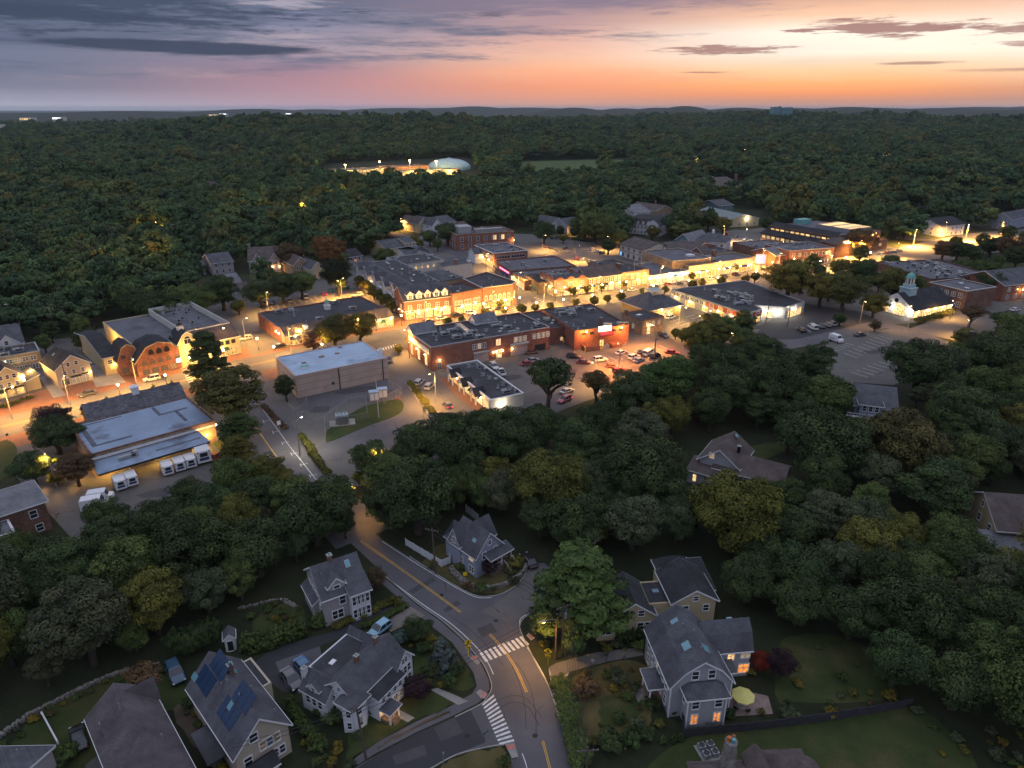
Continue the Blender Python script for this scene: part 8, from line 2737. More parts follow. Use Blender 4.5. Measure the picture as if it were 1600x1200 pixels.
def zebra(a,b_,n,vec,nm='crosswalk'):
    A0,B0,V0 = Vector(G(*a)),Vector(G(*b_)),Vector(G(*vec[1])) - Vector(G(*vec[0]))
    d = (B0 - A0).normalized() * .25
    for i in range(n):
        p = A0.lerp(B0,i / (n - 1))
        o = MB().add([(*(p - d),.105),(*(p + d),.105),(*(p + d + V0),.105),(*(p - d + V0),.105)],[(0,1,2,3)]).obj('crosswalk_stripe',PAINTW)
        o['kind'] = 'structure'
zebra((590,546),(618,538),8,((600,541),(602,545)))
zebra((283,576),(294,598),8,((286,586),(296,583)))
zebra((800,483),(812,500),7,((806,490),(812,488)))
zebra((835,466),(856,480),7,((846,472),(850,470)))
# ------------------------------------------------------------------ shrubs and hedges
def hedge(label,pts,w,h,tint='dark',kind='column',step=1.1,cat='hedge'):
    W0 = [G(*p) for p in pts]
    W0 = smooth(W0,4) if len(W0) > 2 else W0
    e = thing('hedge',label,cat,(*W0[0],0))
    g = random.Random(len(label))
    k = GREENS[tint]
    for p,q in zip(W0[:-1],W0[1:]):
        n = max(1,round(math.dist(p,q) / step))
        for i in range(n):
            t = (i + .5) / n
            cr = link('foliage',g.choice(KINDS[kind])[0],e)
            cr.location = (p[0] + (q[0] - p[0]) * t - W0[0][0],p[1] + (q[1] - p[1]) * t - W0[0][1],0)
            cr.scale = (w * g.uniform(.45,.6),w * g.uniform(.45,.6),h * g.uniform(.9,1.1))
            cr.rotation_euler = (0,0,g.uniform(0,6))
            j = g.uniform(.85,1.15)
            cr.color = (k[0] * j,k[1] * j,k[2] * j,1)
hedge('tall clipped hedge between the terrace garden and the drive',[(382,1018),(410,1014),(440,1006),(476,992)],2.2,3.6,'mid')
hedge('short clipped hedge below the taupe house',[(492,982),(512,972)],2.0,2.6,'mid')
hedge('big rounded evergreen hedge behind the garden shed',[(276,1026),(300,1022),(322,1014),(340,1004)],3.4,5.0,'dark','bush',1.6)
hedge('row of narrow arborvitae before the cream house',[(962,1004),(1012,996)],1.3,2.4,'dark')
hedge('ivy covered bank along the right kerb of the road',[(876,1070),(884,1100),(892,1130),(900,1165),(908,1200)],3.4,1.5,'mid','bush',1.1)
hedge('long low hedge beside the arcade of the cupola hall',[(1430,505),(1456,500),(1488,490)],3.4,2.4,'olive','bush',1.6)
hedge('hedge strip between the solar panel house and the car stand',[(452,1100),(468,1128),(485,1150),(505,1172)],2.0,1.7,'mid','bush',1.2)
hedge('grassy shrub strip along the depot road',[(470,683),(482,700),(496,722),(514,744)],2.2,1.5,'olive','bush',1.2)
hedge('red leaved low strip along the depot road',[(412,635),(430,655),(448,672)],2.0,.9,'brown','bush',1.2)
hedge('planted strip between the taupe house and its drive',[(524,982),(550,970),(580,958),(606,944)],1.8,1.0,'olive','bush',1.0)
hedge('shrubs in the island between drive and gravel pad',[(566,982),(590,972),(612,962),(634,948)],1.6,1.1,'mid','bush',1.2)
hedge('low shrubs in front of the cream shop at the left edge',[(0,640),(24,632),(52,622)],1.8,1.3,'mid','bush',1.3)
hedge('shrubby kerb bed beside the white shop strip',[(640,600),(652,616),(664,632),(678,650)],2.6,1.5,'olive','bush',1.8)
hedge('hedge at the back of the north car park',[(860,374),(890,374),(915,378)],3,2.0,'mid','bush',2.2)
hedge('clipped block hedge in the corner of the bottom lawn',[(786,1192),(790,1204)],2.0,1.6,'mid','bush',1.0)
for px,py,rp,kd,t,s in ((1018,1098,17,'bush','dark','big dark rounded shrub against the gambrel house wall'),(1050,1110,11,'bush','dark','dark shrub at the front corner of the gambrel house'),(960,1048,12,'bush','grey','pale shrub above the garden lawn'),(920,1072,24,'bush','brown','sprawling brownish shrub by the brick drive'),(965,1062,16,'bush','grey','greyish shrub below the brick drive'),
        (990,1074,12,'bush','grey','silvery shrub beside the porch steps of the gambrel house'),(995,1128,15,'bush','grey','silvery bush in the lower garden'),(1030,1132,10,'bush','olive','yellow green bush in the lower garden'),(950,1156,26,'bush','dark','large dark bush at the bottom of the garden, left of three'),(985,1152,22,'bush','dark','large dark bush at the bottom of the garden, middle of three'),(1010,1146,16,'bush','dark','large dark bush at the bottom of the garden, right of three'),
        (1036,1156,6,'column','mid','small cone shaped shrub by the dark fence, left of three'),(1053,1154,6,'column','dark','small cone shaped shrub by the dark fence, middle of three'),(1064,1152,6,'column','dark','small cone shaped shrub by the dark fence, right of three'),(1190,1032,20,'round','red','orange red maple beside the lit windows'),(1222,1034,28,'round','plum','dark purple tree right of the orange red maple'),(1172,1048,10,'bush','yellow','golden bush below the orange red maple'),
        (1232,1112,18,'bush','grey','grey green bush behind the dark fence'),(1300,1112,13,'bush','yellow','yellow bush along the dark fence'),(1140,1116,12,'bush','dark','dark bush at the patio corner'),(1190,1112,8,'bush','olive','small olive bush on the patio edge'),(852,985,12,'bush','yellow','bush in painted lamplight yellow by the crosswalk ramp'),(850,1005,10,'bush','yellow','lower bush in painted lamplight yellow by the crosswalk sign'),  # crosswalk bushes: lamplight yellow is put into the leaf colour
        (765,884,15,'round','plum','dark shrub at the stairs of the blue grey house'),(806,880,18,'bush','olive','round olive shrub right of the blue grey house'),(720,884,10,'bush','mid','low shrub under the blue grey house wall'),(662,1010,16,'bush','dark','dark bush beside the blue spruce'),(712,1044,18,'bush','dark','dark bush right below the blue spruce'),(672,1046,18,'bush','dark','dark bush left below the blue spruce'),(705,1062,15,'bush','dark','dark bush nearest the lower crosswalk ramp'),
        (582,1108,12,'bush','dark','dark bush beside the lit porch'),(520,1120,18,'bush','mid','green bush at the foot of the white house bay'),(498,1108,12,'bush','dark','dark bush at the west foot of the white house'),(560,1148,9,'bush','grey','pale bush by the leaning pole'),(520,1190,10,'bush','yellow','yellow bush at the lower edge by the side street'),(548,1195,12,'bush','grey','small feathery tree at the lower edge by the leaning pole'),
        (478,1160,9,'bush','yellow','yellow bush at the corner of the solar panel house'),(330,1190,9,'bush','dark','dark bush left of the solar panel house'),(345,1198,9,'bush','yellow','yellow bush left of the solar panel house'),(310,1130,9,'bush','mid','green bush on the soil terrace'),(105,1178,22,'bush','mid','green bush on the lower left lawn'),(225,1058,34,'open','brown','spreading russet tree above the lower left lawn'),(72,1005,22,'spruce','blue','blue spruce in the dark wood at the left'),
        (250,1198,22,'bush','brown','brown bush at the front of the grey cross gabled house'),(618,940,14,'bush','olive','olive bush by the road beside the russet tree'),(1048,632 + 20,10,'bush','mid','bush at the edge of the right wood'),(560,745,12,'round',(.11,.14,.03),'small tree lit bright green where the road enters the trees'),(848,960,10,'bush','yellow','yellow bush at the foot of the big pine')):
    treepx('shrub' if kd in ('bush','column') else 'garden_tree',s,kd,px,py,rp,t,hr={'bush': 1.2,'column': 3.0}.get(kd),cat='shrub' if kd in ('bush','column') else 'tree')
# far lights beyond the wood
for i,(px,py,r,w) in enumerate(((8,184,3500,50),(32,196,2300,24),(84,184.5,3500,44),(132,183.5,3600,36),(360,179,5600,60),(376,177.5,6000,50),(440,178,5800,40),(472,177,6200,40),(1348,184,4600,50))):
    x,y,z = zat(px,py,r)
    zb = max(0,ground_z(x,y))
    b = Bld('far_warehouse',f'lit warehouse far off near the horizon, {ORD[i]} from left','building',(x,y),0,'lit warehouses near the horizon')
    b.e.location.z = zb - 2
    hh = max(14,z - zb + 4)
    b.flat((0,0,w,40),hh,STUCCO,MEMBG,1)
    b.row('F',5,hh - 8,w / 7,5,SCREEN if i % 2 else LIT['shopw'],'bare')
# ------------------------------------------------------------------ trees set one by one
ORD = ['first','second','third','fourth','fifth','sixth','seventh','eighth','ninth','tenth','eleventh','twelfth','thirteenth','fourteenth','fifteenth','sixteenth','seventeenth','eighteenth','nineteenth','twentieth']
treepx('pine_tree','huge bright green pine with drooping tiers beside the cream house','pine',908,912,84,'bright',hr=2.0)
treepx('spruce_tree','silvery blue spruce on the lawn beside the crosswalk','spruce',691,1022,27,'blue',hr=2.2)
treepx('garden_tree','round dark green tree on the gravel pad beside the blue hatchback','round',652,982,27,'dark',hr=1.5)
treepx('garden_tree','low blue grey tree between the blue hatchback and the round dark tree','bush',626,993,15,'blue',hr=1.5)
treepx('garden_tree','dark purple leaved tree by the lit porch of the white house','round',650,1074,26,'plum',hr=1.4)
treepx('garden_tree','spreading russet tree between the taupe house and the road','round',586,903,20,'brown',hr=1.7)
treepx('maple_tree','broad yellowing maple, the brightest crown of the right wood','round',1150,795,82,(.10,.098,.022),hr=1.75)
treepx('broadleaf_tree','pale grey green tree standing right of the yellowing maple','tall',1290,800,46,'grey',hr=2.3)
treepx('broadleaf_tree','wide dark green tree just below the brown roofed house in the wood','round',1010,735,72,'dark',hr=1.9)
treepx('broadleaf_tree','olive and yellow crown above the blue grey house','round',856,752,68,'olive',hr=1.9)
treepx('broadleaf_tree','grey green dome shaped tree behind the big pine','round',990,815,52,'grey',hr=1.9)
treepx('broadleaf_tree','very dark wide crown right of the road mouth under the trees','round',650,770,72,'dark',hr=1.9)
treepx('broadleaf_tree','dark crown whose branches overhang the depot loop road','round',580,715,40,'dark',hr=1.8)
treepx('broadleaf_tree','dark broad crown left of the road mouth under the trees','round',490,800,62,'dark',hr=1.8)
treepx('broadleaf_tree','yellow green crown by the parking bays of the depot road','round',412,735,36,'olive',hr=1.7)
treepx('broadleaf_tree','tall many stemmed tree rising beside the white shop strip','open',858,588,46,'dark',hr=2.1)
treepx('broadleaf_tree','thin tree over the road lit orange from behind','open',932,596,27,(.07,.05,.02),hr=2.2)
treepx('broadleaf_tree','great olive tree between the post office and the depot','tall',356,612,56,(.066,.070,.024),hr=2.2)
treepx('pine_tree','dark ragged pine before the red gambrel building','pine',322,552,33,'dark',hr=2.7)
treepx('broadleaf_tree','narrow dark tree at the left end of the beige depot wall','tall',445,602,17,'dark',hr=2.9)
treepx('broadleaf_tree','large olive tree in front of the cupola shop','round',522,516,34,(.06,.064,.022),hr=1.7)
treepx('broadleaf_tree','olive tree beside the pale lit shop front, right of the larger one','round',562,508,30,'olive',hr=1.9)
treepx('broadleaf_tree','small purple black tree left of the large olive tree','round',489,532,22,'plum',hr=1.8)
treepx('broadleaf_tree','dark green tree at the left corner of the post office','round',84,676,42,'dark',hr=1.6)
treepx('broadleaf_tree','purple black tree behind the green one at the post office corner','round',82,656,30,'plum',hr=1.9)
treepx('broadleaf_tree','brownish tree against the left wall of the post office','tall',116,728,30,'brown',hr=2.2)
treepx('broadleaf_tree','dim green tree between the brick house and the post office','round',48,728,36,'dark',hr=1.6)
treepx('broadleaf_tree','low tree lit yellow by the lamp left of the post office','round',88,745,17,'olive',hr=1.5)
for i,(px,py,w) in enumerate(((131,640,6),(138,646,6),(167,627,5),(240,607,5),(269,602,5))):
    treepx('conical_evergreen',f'small conical evergreen on the kerb bed behind the post office, {ORD[i]} from left','column',px,py,w,'dark','conical evergreens by the post office',hr=3.4)
treepx('broadleaf_tree','rust coloured tree left of the grey condominium block','round',514,392,30,'rust',hr=1.9)
treepx('broadleaf_tree','brown tree beside the twin gabled house','round',452,398,24,'brown',hr=1.9)
for i,(px,py,w,t) in enumerate(((250,478,36,'dark'),(303,470,34,'mid'),(345,452,34,'dark'),(405,456,26,'dark'),(440,446,30,'dark'),(470,440,27,'mid'),(372,478,15,'olive'),(210,470,30,'dark'))):
    treepx('broadleaf_tree',f'{["dark", "mid green", "shadowy"][i % 3]} tree at the wood edge above the shop car park, {ORD[i]} of its row','round',px,py,w,t,'trees along the wood edge above the shop car park',hr=1.8)
treepx('conifer_tree','dense dark conifer left of the condominium end gable','round',527,428,27,(.02,.032,.02),hr=2.3)
for i,(px,py) in enumerate(((563,440),(574,446),(584,454),(594,461),(603,468),(612,475))):
    treepx('street_tree',f'small olive tree along the condominium drive, {ORD[i]} from the car park end','round',px,py,13,(.085,.085,.024),'young trees along the condominium drive',hr=2.0)
for i,(px,py,w,t,s) in enumerate(((1235,432,42,'olive','wide olive tree beside the black roofed shops'),(1285,448,34,'olive','low olive tree at the corner of the black roof'),(1322,452,36,(.07,.08,.025),'broad olive tree in the middle of the park strip'),
        (1345,422,26,'dark','dark tree behind the park strip near the long flat roof'),(1398,440,34,(.08,.085,.026),'rounded olive tree left of the white cupola'),(1425,446,26,'mid','green tree right behind the cupola hall'),(1368,474,24,'olive','olive tree at the gable end of the cupola hall'),
        (1350,374,27,'brown','russet brown tree beside the lit office block'),(1476,388,20,'brown','brown tree over the bright crossing street'),(1498,390,20,'dark','dark tree over the bright crossing street'),(1552,440,25,'dark','dark tree between the brick wings on the right'),
        (1520,488,22,'brown','bare looking brown tree on the right car park'),(1562,497,18,'dark','thin dark tree at the edge of the right car park'),(1313,497,13,'dark','small dark tree by the row of parked cars'),(1368,508,11,'brown','small russet tree in front of the cupola hall'),
        (1138,507,12,'mid','neat round tree in the yellow lit car park'),(1095,553,26,'dark','dark tree at the lower end of the bank car park'),(1130,552,13,'olive','small tree lit yellow beside the dark tree'),(1393,410,17,'mid','green tree left of the long flat roof'),
        (1550,383,20,'dark','dark tree beyond the bright crossing street'),(1540,420,22,'mid','bushy tree on the green verge'),(1590,400,22,'dark','dark tree on the green verge at the path'),(1580,385,24,'brown','brown tree beyond the green verge'),(1505,300 + 115,16,'mid','small tree at the head of the grey path'))):
    treepx('broadleaf_tree',s,'round' if i not in (11,12) else 'open',px,py,w,t,hr=1.75)
for i,(px,py) in enumerate(((1056,520),(1066,524),(1077,527))):
    treepx('clipped_evergreen',f'plump clipped evergreen on the car park bank, {ORD[i]} of three from the brick office','round',px,py,9,(.045,.085,.02),'clipped evergreens on the car park bank',hr=2.3)
st_trees = [(676,484),(699,503),(721,499),(743,497),(781,474),(758,489),(788,484),(815,482),(837,480),(860,478),(899,472),(896,454),(917,451),(941,447),(976,442),(1005,455),(971,463),(949,466),(929,469),(1039,452),(1015,434),
        (1149,417),(1116,421),(1082,431),(1082,444),(1097,441),(1127,438),(1180,432),(1165,436),(622,545),(640,530)]
st_trees.sort()
for i,(px,py) in enumerate(st_trees):
    nm = ('twenty-' + ORD[i - 20]) if i >= 20 and i < 29 else (ORD[i] if i < 20 else 'thirtieth' if i == 29 else 'last')
    treepx('street_tree',f'small lit street tree in the paving of the shopping street, {nm} from left','round',px,py,7.5 if i % 3 else 9,(.085,.09,.025),'small trees along the shopping street',hr=2.1)
for i,(px,py,w,s) in enumerate(((951,383,15,'tree lit yellow by a lamp in the north car park'),(935,352,30,'big dark tree above the north car park'),(968,372,15,'dark tree beside the big one above the north car park'),(1055,345,20,'dark tree right of the mansard house'),(1108,342,20,'dark tree left of the long low roof'),
        (1030,395,8,'small tree beside the timbered inn'),(1150,400,10,'dark small tree by the red sign'),(1175,404,10,'green tree by the brick gable near the red sign'),(1130,350,15,'tree before the long low roof'),(850,360,22,'tree behind the north car park wall'),(905,352,18,'tree by the lamp lit cottage'),
        (880,372,8,'small tree at the rear of the north car park'),(700,362,22,'tree between the brick block and the gabled cottages'),(600,400,20,'tree beside the long cream building'),(585,376,20,'tree behind the long cream building'),(1200,350,14,'tree at the corner of the lit office block'),
        (640,395,10,'tree at the junction behind the condominiums'),(1020,362,14,'tree before the mansard house'),(1345,395,16,'tree lit yellow in front of the lit office block'),(1320,385,12,'yellow lit tree by the brick shop front'))):
    treepx('broadleaf_tree',s,'round',px,py,w,('dark','mid','olive')[i % 3],hr=1.8)
for px,py,rp,kd,t,hr,s in ((514,778,46,'round','dark',2.0,'dark crown closing the road mouth from the left'),(604,782,44,'round','dark',2.0,'dark crown closing the road mouth from the right'),(455,775,44,'round','mid',1.9,'green crown over the lower end of the parking bays'),
        (1130,602,52,'round','dark',1.8,'broad dark crown at the town edge, left of the wood front'),(1212,596,56,'round','dark',1.8,'broad dark crown in the middle of the wood front at the town edge'),(1278,566,34,'tall','dark',2.6,'tall dark crown beside the white van'),(1190,545,34,'round','dark',1.9,'dark crown before the black roofed shops'),
        (1286,618,50,'round','mid',1.8,'round crown left of the turret house'),(1440,566,60,'round','dark',1.7,'great dome of dark leaves right of the striped car park'),(1558,556,52,'round','dark',1.8,'great dark dome below the right car park'),(1040,596,50,'round',(.062,.098,.03),1.9,'green crown at the lower edge of the orange lit car park'),(985,620,48,'round','dark',1.9,'dark crown right of the thin tree over the road'),
        (1412,690,74,'round',(.088,.086,.034),1.7,'wide bronze green crown below the turret house'),(1290,690,74,'round','dark',1.8,'very wide dark crown right of the brown roofed house'),(1505,640,62,'round','dark',1.8,'dark crown right of the turret house'),(1470,760,56,'tall','dark',2.3,'tall dark crown left of the cream gabled house'),(1360,850,60,'round','olive',1.8,'olive crown in the middle of the lower right wood'),
        (1440,950,78,'round','dark',1.7,'massive dark crown above the right lawn'),(1565,960,66,'round','dark',1.8,'massive dark crown at the right edge'),(1250,890,58,'round','dark',1.9,'dark crown below the yellowing maple'),(1170,900,50,'round','dark',1.9,'dark crown right of the cream house'),(1500,860,58,'round','mid',1.8,'green crown below the cream gabled house'),
        (720,700,58,'round','dark',1.9,'dark crown below the white shop strip'),(800,690,52,'round','dark',1.9,'dark crown below the tall many stemmed tree'),(650,690,46,'round','dark',1.9,'dark crown at the lower rim of the depot loop'),(300,850,70,'round','dark',1.8,'massive dark crown in the middle of the left wood'),(400,850,60,'round','dark',1.8,'massive dark crown left of the taupe house'),(200,880,62,'round','mid',1.8,'massive green crown in the left wood'),(90,880,60,'round','dark',1.8,'massive dark crown near the left edge')):
    treepx('broadleaf_tree',s,kd,px,py,rp,t,hr=hr)
for px,py,rp,s in ((245,815,48,'dark crown right below the first mail trucks'),(335,788,46,'dark crown below the white box truck'),(170,838,44,'dark crown below the white van roofs'),(400,776,42,'dark crown left of the parking bays'),(830,672,46,'crown at the foot of the tall many stemmed tree'),(760,668,42,'crown below the lower corner of the white shop strip'),(1250,935,50,'dark crown at the top of the lawn right of the gambrel house'),(1335,950,58,'wide crown over the right rim of the lawn'),(1405,1025,58,'wide low crown where the lawn meets the right wood'),(1195,862,44,'crown between the yellowing maple and the cream house'),(1238,822,46,'crown touching the right side of the yellowing maple'),(1500,1060,60,'dark crown at the end of the dark board fence'),(292,772,34,'small dark crown in front of the three mail trucks'),(905,686,48,'crown below the road behind the tall tree'),(700,670,42,'front crown below the grey hatchback'),(775,662,40,'front crown at the lower corner of the white shop strip'),(842,658,38,'front crown left of the tall many stemmed trunk'),(935,656,42,'front crown below the thin tree over the road')):
    treepx('broadleaf_tree',s,'round',px,py,rp,'dark',hr=1.9)
# ------------------------------------------------------------------ the woods: crowns spread over their ground, the largest in view as trees of their own
def inpoly(x,y,P):
    c_ = False
    for i in range(len(P)):
        (x1,y1),(x2,y2) = P[i],P[i - 1]
        if (y1 > y) != (y2 > y) and x < (x2 - x1) * (y - y1) / (y2 - y1) + x1:
            c_ = not c_
    return c_
# parts of the photo that crowns of the woods must leave open (what they would otherwise hide)
KEEP = [(1395,440,1490,500),(1300,340,1338,390),(1460,335,1512,358),(470,872,575,975),(690,806,796,915),(640,860,860,1000),(1090,662,1212,742),(1330,582,1422,650),(1534,750,1600,850),(0,745,100,830),(940,885,1180,1000),(410,585,640,700),(300,1012,480,1130),(690,560,830,640),
        (112,620,332,770),(548,842,620,890),(835,855,870,960),(395,955,478,1030),(150,1050,300,1200),(1215,1000,1340,1100),(860,600,930,660),(1180,480,1330,545),(1290,515,1425,575),(480,690,520,750),(400,640,470,720),(0,1080,200,1200),(1040,690,1100,715),(200,750,260,790)]
def blocked(x,y,r,h,lim=.25):
    px,py = proj(x,y,h * .58)
    dep = y * CT + (CAMZ - h * .58) * ST
    rx = r * FPX / dep * .9
    ry = h * .42 * FPX / dep * .95
    bx,by = proj(x,y,0)
    for (x0,y0,x1,y1) in KEEP:
        if by < y0:
            continue                      # stands behind
        ox = min(px + rx,x1) - max(px - rx,x0)
        oy = min(py + ry,y1) - max(py - ry,y0)
        if ox > 4 and oy > 4 and by > y0 + 6:
            return True
    return any(abs(x - bx_) < rr + r * .5 and abs(y - by_) < rr + r * .5 for bx_,by_,rr in BUILT)
def fill(poly,rmin,rmax,tries,seed,tints,where,group,hr=(1.7,2.2),limit=999,kinds=('round','round','round','round','tall'),gap=.66,name='broadleaf_tree',cat='tree'):
    g = random.Random(seed)
    P = [G(*p) for p in poly]
    x0,x1 = min(p[0] for p in P),max(p[0] for p in P)
    y0,y1 = min(p[1] for p in P),max(p[1] for p in P)
    got = []
    for k in range(tries):
        x,y = g.uniform(x0,x1),g.uniform(y0,y1)
        if not inpoly(x,y,P):
            continue
        r = rmin + (rmax - rmin) * g.random() ** 1.3 * (1 - .5 * k / tries)
        h = min(19,r * g.uniform(*hr) + 1.5)
        if any((x - a) ** 2 + (y - b) ** 2 < ((r + c_) * gap) ** 2 for a,b,c_ in TREES) or blocked(x,y,r,h):
            continue
        TREES.append((x,y,r))
        got.append((x,y,r,h))
        if len(got) >= limit:
            break
    got.sort(key=lambda q: q[1])
    rows = max(1,round(len(got) / 9))
    per = math.ceil(len(got) / rows) if got else 1
    for ri in range(rows):
        rw = sorted(got[ri * per:(ri + 1) * per],key=lambda q: q[0] / q[1])
        for i,(x,y,r,h) in enumerate(rw):
            t = g.choice(tints)
            kd = g.choice(kinds)
            word = {'dark': 'dark green','mid': 'mid green','olive': 'olive','yellow': 'yellowing','grey': 'grey green','brown': 'russet','rust': 'rusty','teal': 'blue green','plum': 'purple'}[t]
            nm = {'pine': 'pine','spruce': 'spruce'}.get(kd,'tree')
            tree({'pine': 'pine_tree','spruce': 'spruce_tree'}.get(kd,name),f'{word} {nm if cat == "tree" else cat} {where}, {ORD[min(ri, 19)]} row, {ORD[min(i, 19)]} from left',kd,x,y,r,h if kd != 'bush' else r * g.uniform(.9,1.5),t,group,cat,rnd=g)
            TREES.pop()
    return len(got)
TT = ['dark'] * 6 + ['mid'] * 5 + ['grey'] * 2 + ['olive','teal']
def park(poly,n,where,grp,seed,rmin=3.2,rmax=5.6):
    return fill(poly,rmin,rmax,1500,seed,['dark','mid','olive','olive','mid'],where,grp,limit=n,gap=.72,name='park_tree')
park([(1195,440),(1260,428),(1345,425),(1400,418),(1450,448),(1420,470),(1372,462),(1345,482),(1270,466),(1230,460)],16,'in the park strip','trees of the park strip',71)
park([(1470,392),(1530,382),(1640,372),(1660,425),(1560,425),(1500,415)],14,'beyond the crossing street','trees beyond the crossing street',72)
park([(1330,378),(1400,366),(1440,360),(1420,374),(1350,386)],6,'right of the lit office block','trees right of the lit office block',73)
park([(1500,545),(1560,545),(1640,530),(1660,575),(1520,575)],8,'on the bank below the right car park','trees on the bank below the right car park',74,4,7)
park([(1100,520),(1180,534),(1260,545),(1290,590),(1200,572),(1120,592),(1080,580)],12,'along the lot road','trees along the lot road',75,4,7)
park([(990,352),(1080,358),(1090,380),(1040,372)],5,'between the mansard house and the inn','trees round the mansard house',76)
park([(850,372),(960,384),(975,396),(960,380),(900,366)],5,'behind the north car park','trees behind the north car park',77)
park([(600,392),(650,386),(710,372),(700,392),(650,400)],5,'round the cream house','trees round the cream house',78)
park([(380,700),(392,680),(420,745),(470,790),(440,780),(370,760)],6,'left of the depot road','trees left of the depot road',79,4,6)
park([(40,560),(170,548),(176,530),(140,518),(60,528)],5,'behind the gabled shop','trees behind the gabled shop',80,2.4,4)
nA_ = fill([(-40,880),(0,850),(120,838),(250,815),(340,775),(470,778),(540,815),(552,850),(500,880),(470,890),(440,936),(380,946),(345,985),(275,1008),(195,1036),(110,1072),(0,1120),(-60,1140)],4.0,7.6,4000,3,TT,'in the wood below the post office','trees of the wood below the post office',limit=80)
nB_ = fill([(596,806),(606,760),(700,722),(780,712),(900,712),(990,740),(980,860),(880,876),(836,836),(790,806),(700,806),(650,846)],3.8,6.6,3000,5,TT,'in the wood round the blue grey house','trees of the wood round the blue grey house',limit=45)
nC_ = fill([(905,690),(960,640),(1050,612),(1120,592),(1200,572),(1290,590),(1340,640),(1440,640),(1420,600),(1520,575),(1660,575),(1720,800),(1600,760),(1500,800),(1300,780),(1100,760),(990,740)],4.4,8.4,5000,7,TT,'in the upper part of the right wood','trees of the upper right wood',limit=90)
nD_ = fill([(1000,760),(1180,770),(1400,770),(1640,800),(1720,900),(1740,1160),(1560,1180),(1470,1120),(1400,1060),(1340,1005),(1250,975),(1150,960),(1130,890),(1030,880),(985,860)],4.4,8.0,5000,9,TT + ['olive'],'in the lower part of the right wood','trees of the lower right wood',limit=80)
for q,sd,wh in (([(-40,880),(250,830),(470,790),(552,850),(470,890),(380,946),(275,1008),(110,1072),(-60,1140)],31,'amid crowns below the post office'),([(596,806),(700,730),(990,750),(980,860),(880,876),(790,806),(650,846)],32,'amid crowns by the blue grey house'),
        ([(905,690),(1050,612),(1290,590),(1440,640),(1660,590),(1740,900),(1740,1160),(1560,1180),(1400,1060),(1150,960),(985,860)],33,'amid crowns of the right wood')):
    fill(q,2.4,4.4,2500,sd,TT,wh,'smaller trees ' + wh,limit=22 if sd < 33 else 40,gap=.5,name='young_tree')
print('woods',nA_,nB_,nC_,nD_,len(TREES))
for q,n_,sd,wh in (([(880,1075),(925,1045),(1005,1045),(1012,1120),(990,1150),(930,1165),(900,1150)],22,41,'in the garden beside the road'),([(300,1095),(330,1110),(360,1180),(350,1205),(290,1205),(285,1140)],14,42,'in the yard left of the solar house'),([(455,1090),(490,1100),(545,1150),(520,1205),(490,1205),(465,1140)],20,43,'between solar house and white house'),
        ([(640,985),(700,1010),(735,1050),(700,1078),(640,1072)],14,44,'on the lawn by the blue spruce'),([(660,882),(740,926),(800,918),(822,890),(800,872),(700,870)],16,45,'round the blue grey house'),([(1200,1000),(1350,990),(1410,1080),(1380,1105),(1230,1110)],14,46,'round the lawn right of the gambrel house'),
        ([(380,970),(410,945),(480,950),(520,985),(480,985),(400,990)],14,47,'in the terrace garden'),([(935,1010),(1015,990),(1015,1010),(940,1022)],10,48,'before the cream house'),([(1420,1105),(1500,1130),(1600,1130),(1640,1240),(1500,1240)],22,49,'at the edge of the right lawn'),([(0,1170),(60,1110),(180,1060),(260,1045),(268,1052),(120,1095),(40,1150)],14,50,'along the dry stone wall')):
    TREES.append((0,0,0))
    keep_,KEEP[:] = KEEP[:],[]
    t_,TREES[:] = TREES[:],[]
    fill(q,.4,1.25,900,sd,['dark','mid','olive','grey','mid','yellow','brown'],wh,'shrubs ' + wh,limit=n_,gap=.8,kinds=('bush',),name='shrub',cat='shrub')
    KEEP[:] = keep_
    TREES[:] = t_ + TREES
# ------------------------------------------------------------------ the far wood: one mass to the hills
TOWN = [G(*p) for p in [(-300,1300),(-300,575),(0,545),(60,520),(165,503),(330,468),(380,458),(545,430),(556,408),(596,384),(640,366),(700,358),(830,362),(880,368),(968,388),(985,370),(1030,374),(1060,382),(1090,366),(1185,352),(1300,358),(1345,366),(1400,382),(1480,364),(1640,348),(1900,340),(1900,1300)]]
OPENINGS = [[G(*p) for p in q] for q in ([(806,286),(812,251),(984,247),(988,272),(905,286)],[(500,290),(508,256),(740,246),(752,290),(640,296)],[(1074,252),(1080,241),(1124,243),(1120,253)],[(378,446),(385,408),(480,404),(488,440),(430,446)],
        [(330,452),(330,430),(395,428),(395,452)],[(1380,352),(1380,332),(1470,330),(1470,352)],[(1090,350),(1090,326),(1192,326),(1192,350)])]
g = np.random.default_rng(4)
pts,scs,rots,idx = [],[],[],[]
NL = len(LOWC)
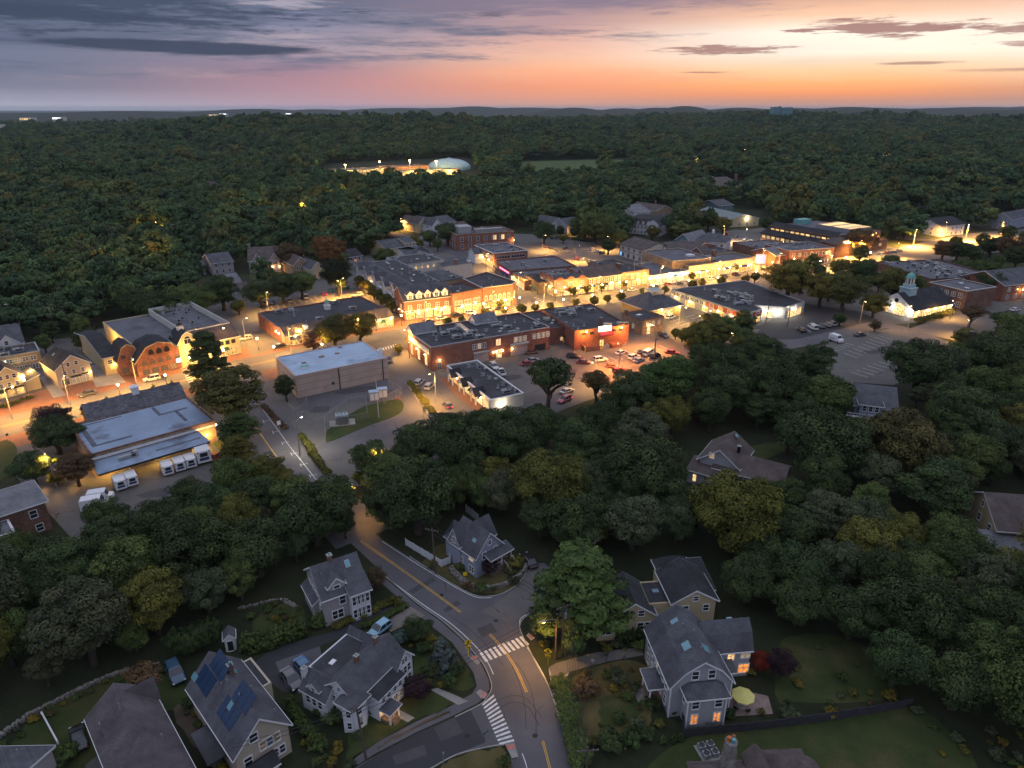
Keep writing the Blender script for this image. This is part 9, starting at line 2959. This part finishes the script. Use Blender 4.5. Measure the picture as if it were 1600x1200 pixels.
for r0,r1,sp,hm in ((230,420,9.0,1.1),(420,800,11.0,1.2),(800,1500,13.5,1.25),(1500,2600,16.5,1.25),(2600,3400,20.0,1.1)):
    nx = int(2 * r1 / sp) + 2
    ii,jj = np.meshgrid(np.arange(-nx,nx),np.arange(-2,nx),indexing='ij')
    xs = (ii + .5 * (jj % 2)) * sp + g.uniform(-.38,.38,ii.shape) * sp
    ys = jj * sp * .87 + g.uniform(-.38,.38,ii.shape) * sp
    rr,aa = np.hypot(xs,ys),np.abs(np.arctan2(xs,ys))
    ok = (rr >= r0) & (rr < r1) & (aa < math.radians(42))
    for x,y in zip(xs[ok],ys[ok]):
        if math.hypot(x,y) < 1600:
            if inpoly(x,y,TOWN):
                continue
            if any(abs(x - bx) < br + 3 and abs(y - by) < br + 3 for bx,by,br in BUILT):
                continue
            px,py = proj(x,y,7)
            if any(kx0 < px < kx1 and ky0 < py < ky1 + 4 for kx0,ky0,kx1,ky1 in FARKEEP):
                continue
        if any(inpoly(x,y,q) for q in OPENINGS):
            continue
        s_ = sp * (.42 + .34 * g.random() ** 1.4) if g.random() > .10 else sp * g.uniform(.8,1.0)
        pts.append((x,y,ground_z(x,y) - .3))
        h = g.uniform(1.1,2.4) * s_ * .85 + g.uniform(3,7) * hm
        scs.append((s_,s_ * g.uniform(.9,1.1),h))
        rots.append((0,0,g.uniform(0,6.28)))
        idx.append(int(g.integers(0,NL)))
print('far trees',len(pts))
me = bpy.data.meshes.new('far_wood')
me.from_pydata(pts,[],[])
for nm,tp,dat in (('sc','FLOAT_VECTOR',scs),('rot','FLOAT_VECTOR',rots)):
    a_ = me.attributes.new(nm,tp,'POINT')
    a_.data.foreach_set('vector',np.array(dat,np.float32).ravel())
a_ = me.attributes.new('idx','INT','POINT')
a_.data.foreach_set('value',np.array(idx,np.int32))
fw = link('far_wood',me)
fw['kind'] = 'stuff'
fw.color = (.045,.066,.026,1)
ng = bpy.data.node_groups.new('far_wood','GeometryNodeTree')
ng.interface.new_socket('Geometry',in_out='INPUT',socket_type='NodeSocketGeometry')
ng.interface.new_socket('Geometry',in_out='OUTPUT',socket_type='NodeSocketGeometry')
gi,go = ng.nodes.new('NodeGroupInput'),ng.nodes.new('NodeGroupOutput')
iop = ng.nodes.new('GeometryNodeInstanceOnPoints')
gti = ng.nodes.new('GeometryNodeJoinGeometry')
ng.links.new(gi.outputs[0],iop.inputs['Points'])
iop.inputs['Pick Instance'].default_value = True
srcs = []
edge = [(148,511),(118,516),(86,517),(56,523),(24,528),(-8,533)]
for i,(cm,tm) in enumerate(LOWC):
    c2 = cm.copy()
    c2.materials.clear()
    c2.materials.append(LEAFR)
    x,y = G(*edge[i])
    e = thing('broadleaf_tree',f'tree at the wood edge behind the left shops, {ORD[i]} from the red gambrel building','tree',(x,y,0),i * 1.1,'trees at the wood edge behind the left shops')
    e.scale = (5.4,5.2,11.5)
    co_ = link('crown',c2,e)
    link('trunk',tm,e)
    srcs.append(co_)
for co_ in reversed(srcs):
    oin = ng.nodes.new('GeometryNodeObjectInfo')
    oin.transform_space = 'ORIGINAL'
    oin.inputs['Object'].default_value = co_
    oin.inputs['As Instance'].default_value = True
    ng.links.new(oin.outputs['Geometry'],gti.inputs[0])
ng.links.new(gti.outputs[0],iop.inputs['Instance'])
for nm,so,tp in (('idx','Instance Index','INT'),('rot','Rotation','FLOAT_VECTOR'),('sc','Scale','FLOAT_VECTOR')):
    na = ng.nodes.new('GeometryNodeInputNamedAttribute')
    na.data_type = tp
    na.inputs['Name'].default_value = nm
    ng.links.new(na.outputs['Attribute'],iop.inputs[so])
ng.links.new(iop.outputs[0],go.inputs[0])
md = fw.modifiers.new('far_wood','NODES')
md.node_group = ng
# ------------------------------------------------------------------ evening haze over the whole country
hz = MB().box(-44000,-44000,-6,44000,44000,165).obj('haze',None)
hz['kind'] = 'stuff'
hm = bpy.data.materials.new('haze')
hm.use_nodes = True
ht_ = hm.node_tree
ht_.nodes.clear()
pv = ht_.nodes.new('ShaderNodeVolumePrincipled')
pv.inputs['Color'].default_value = (.74,.87,1.0,1)
pv.inputs['Density'].default_value = HAZE
mo = ht_.nodes.new('ShaderNodeOutputMaterial')
ht_.links.new(pv.outputs[0],mo.inputs['Volume'])
hz.data.materials.append(hm)
hm.cycles.homogeneous_volume = True
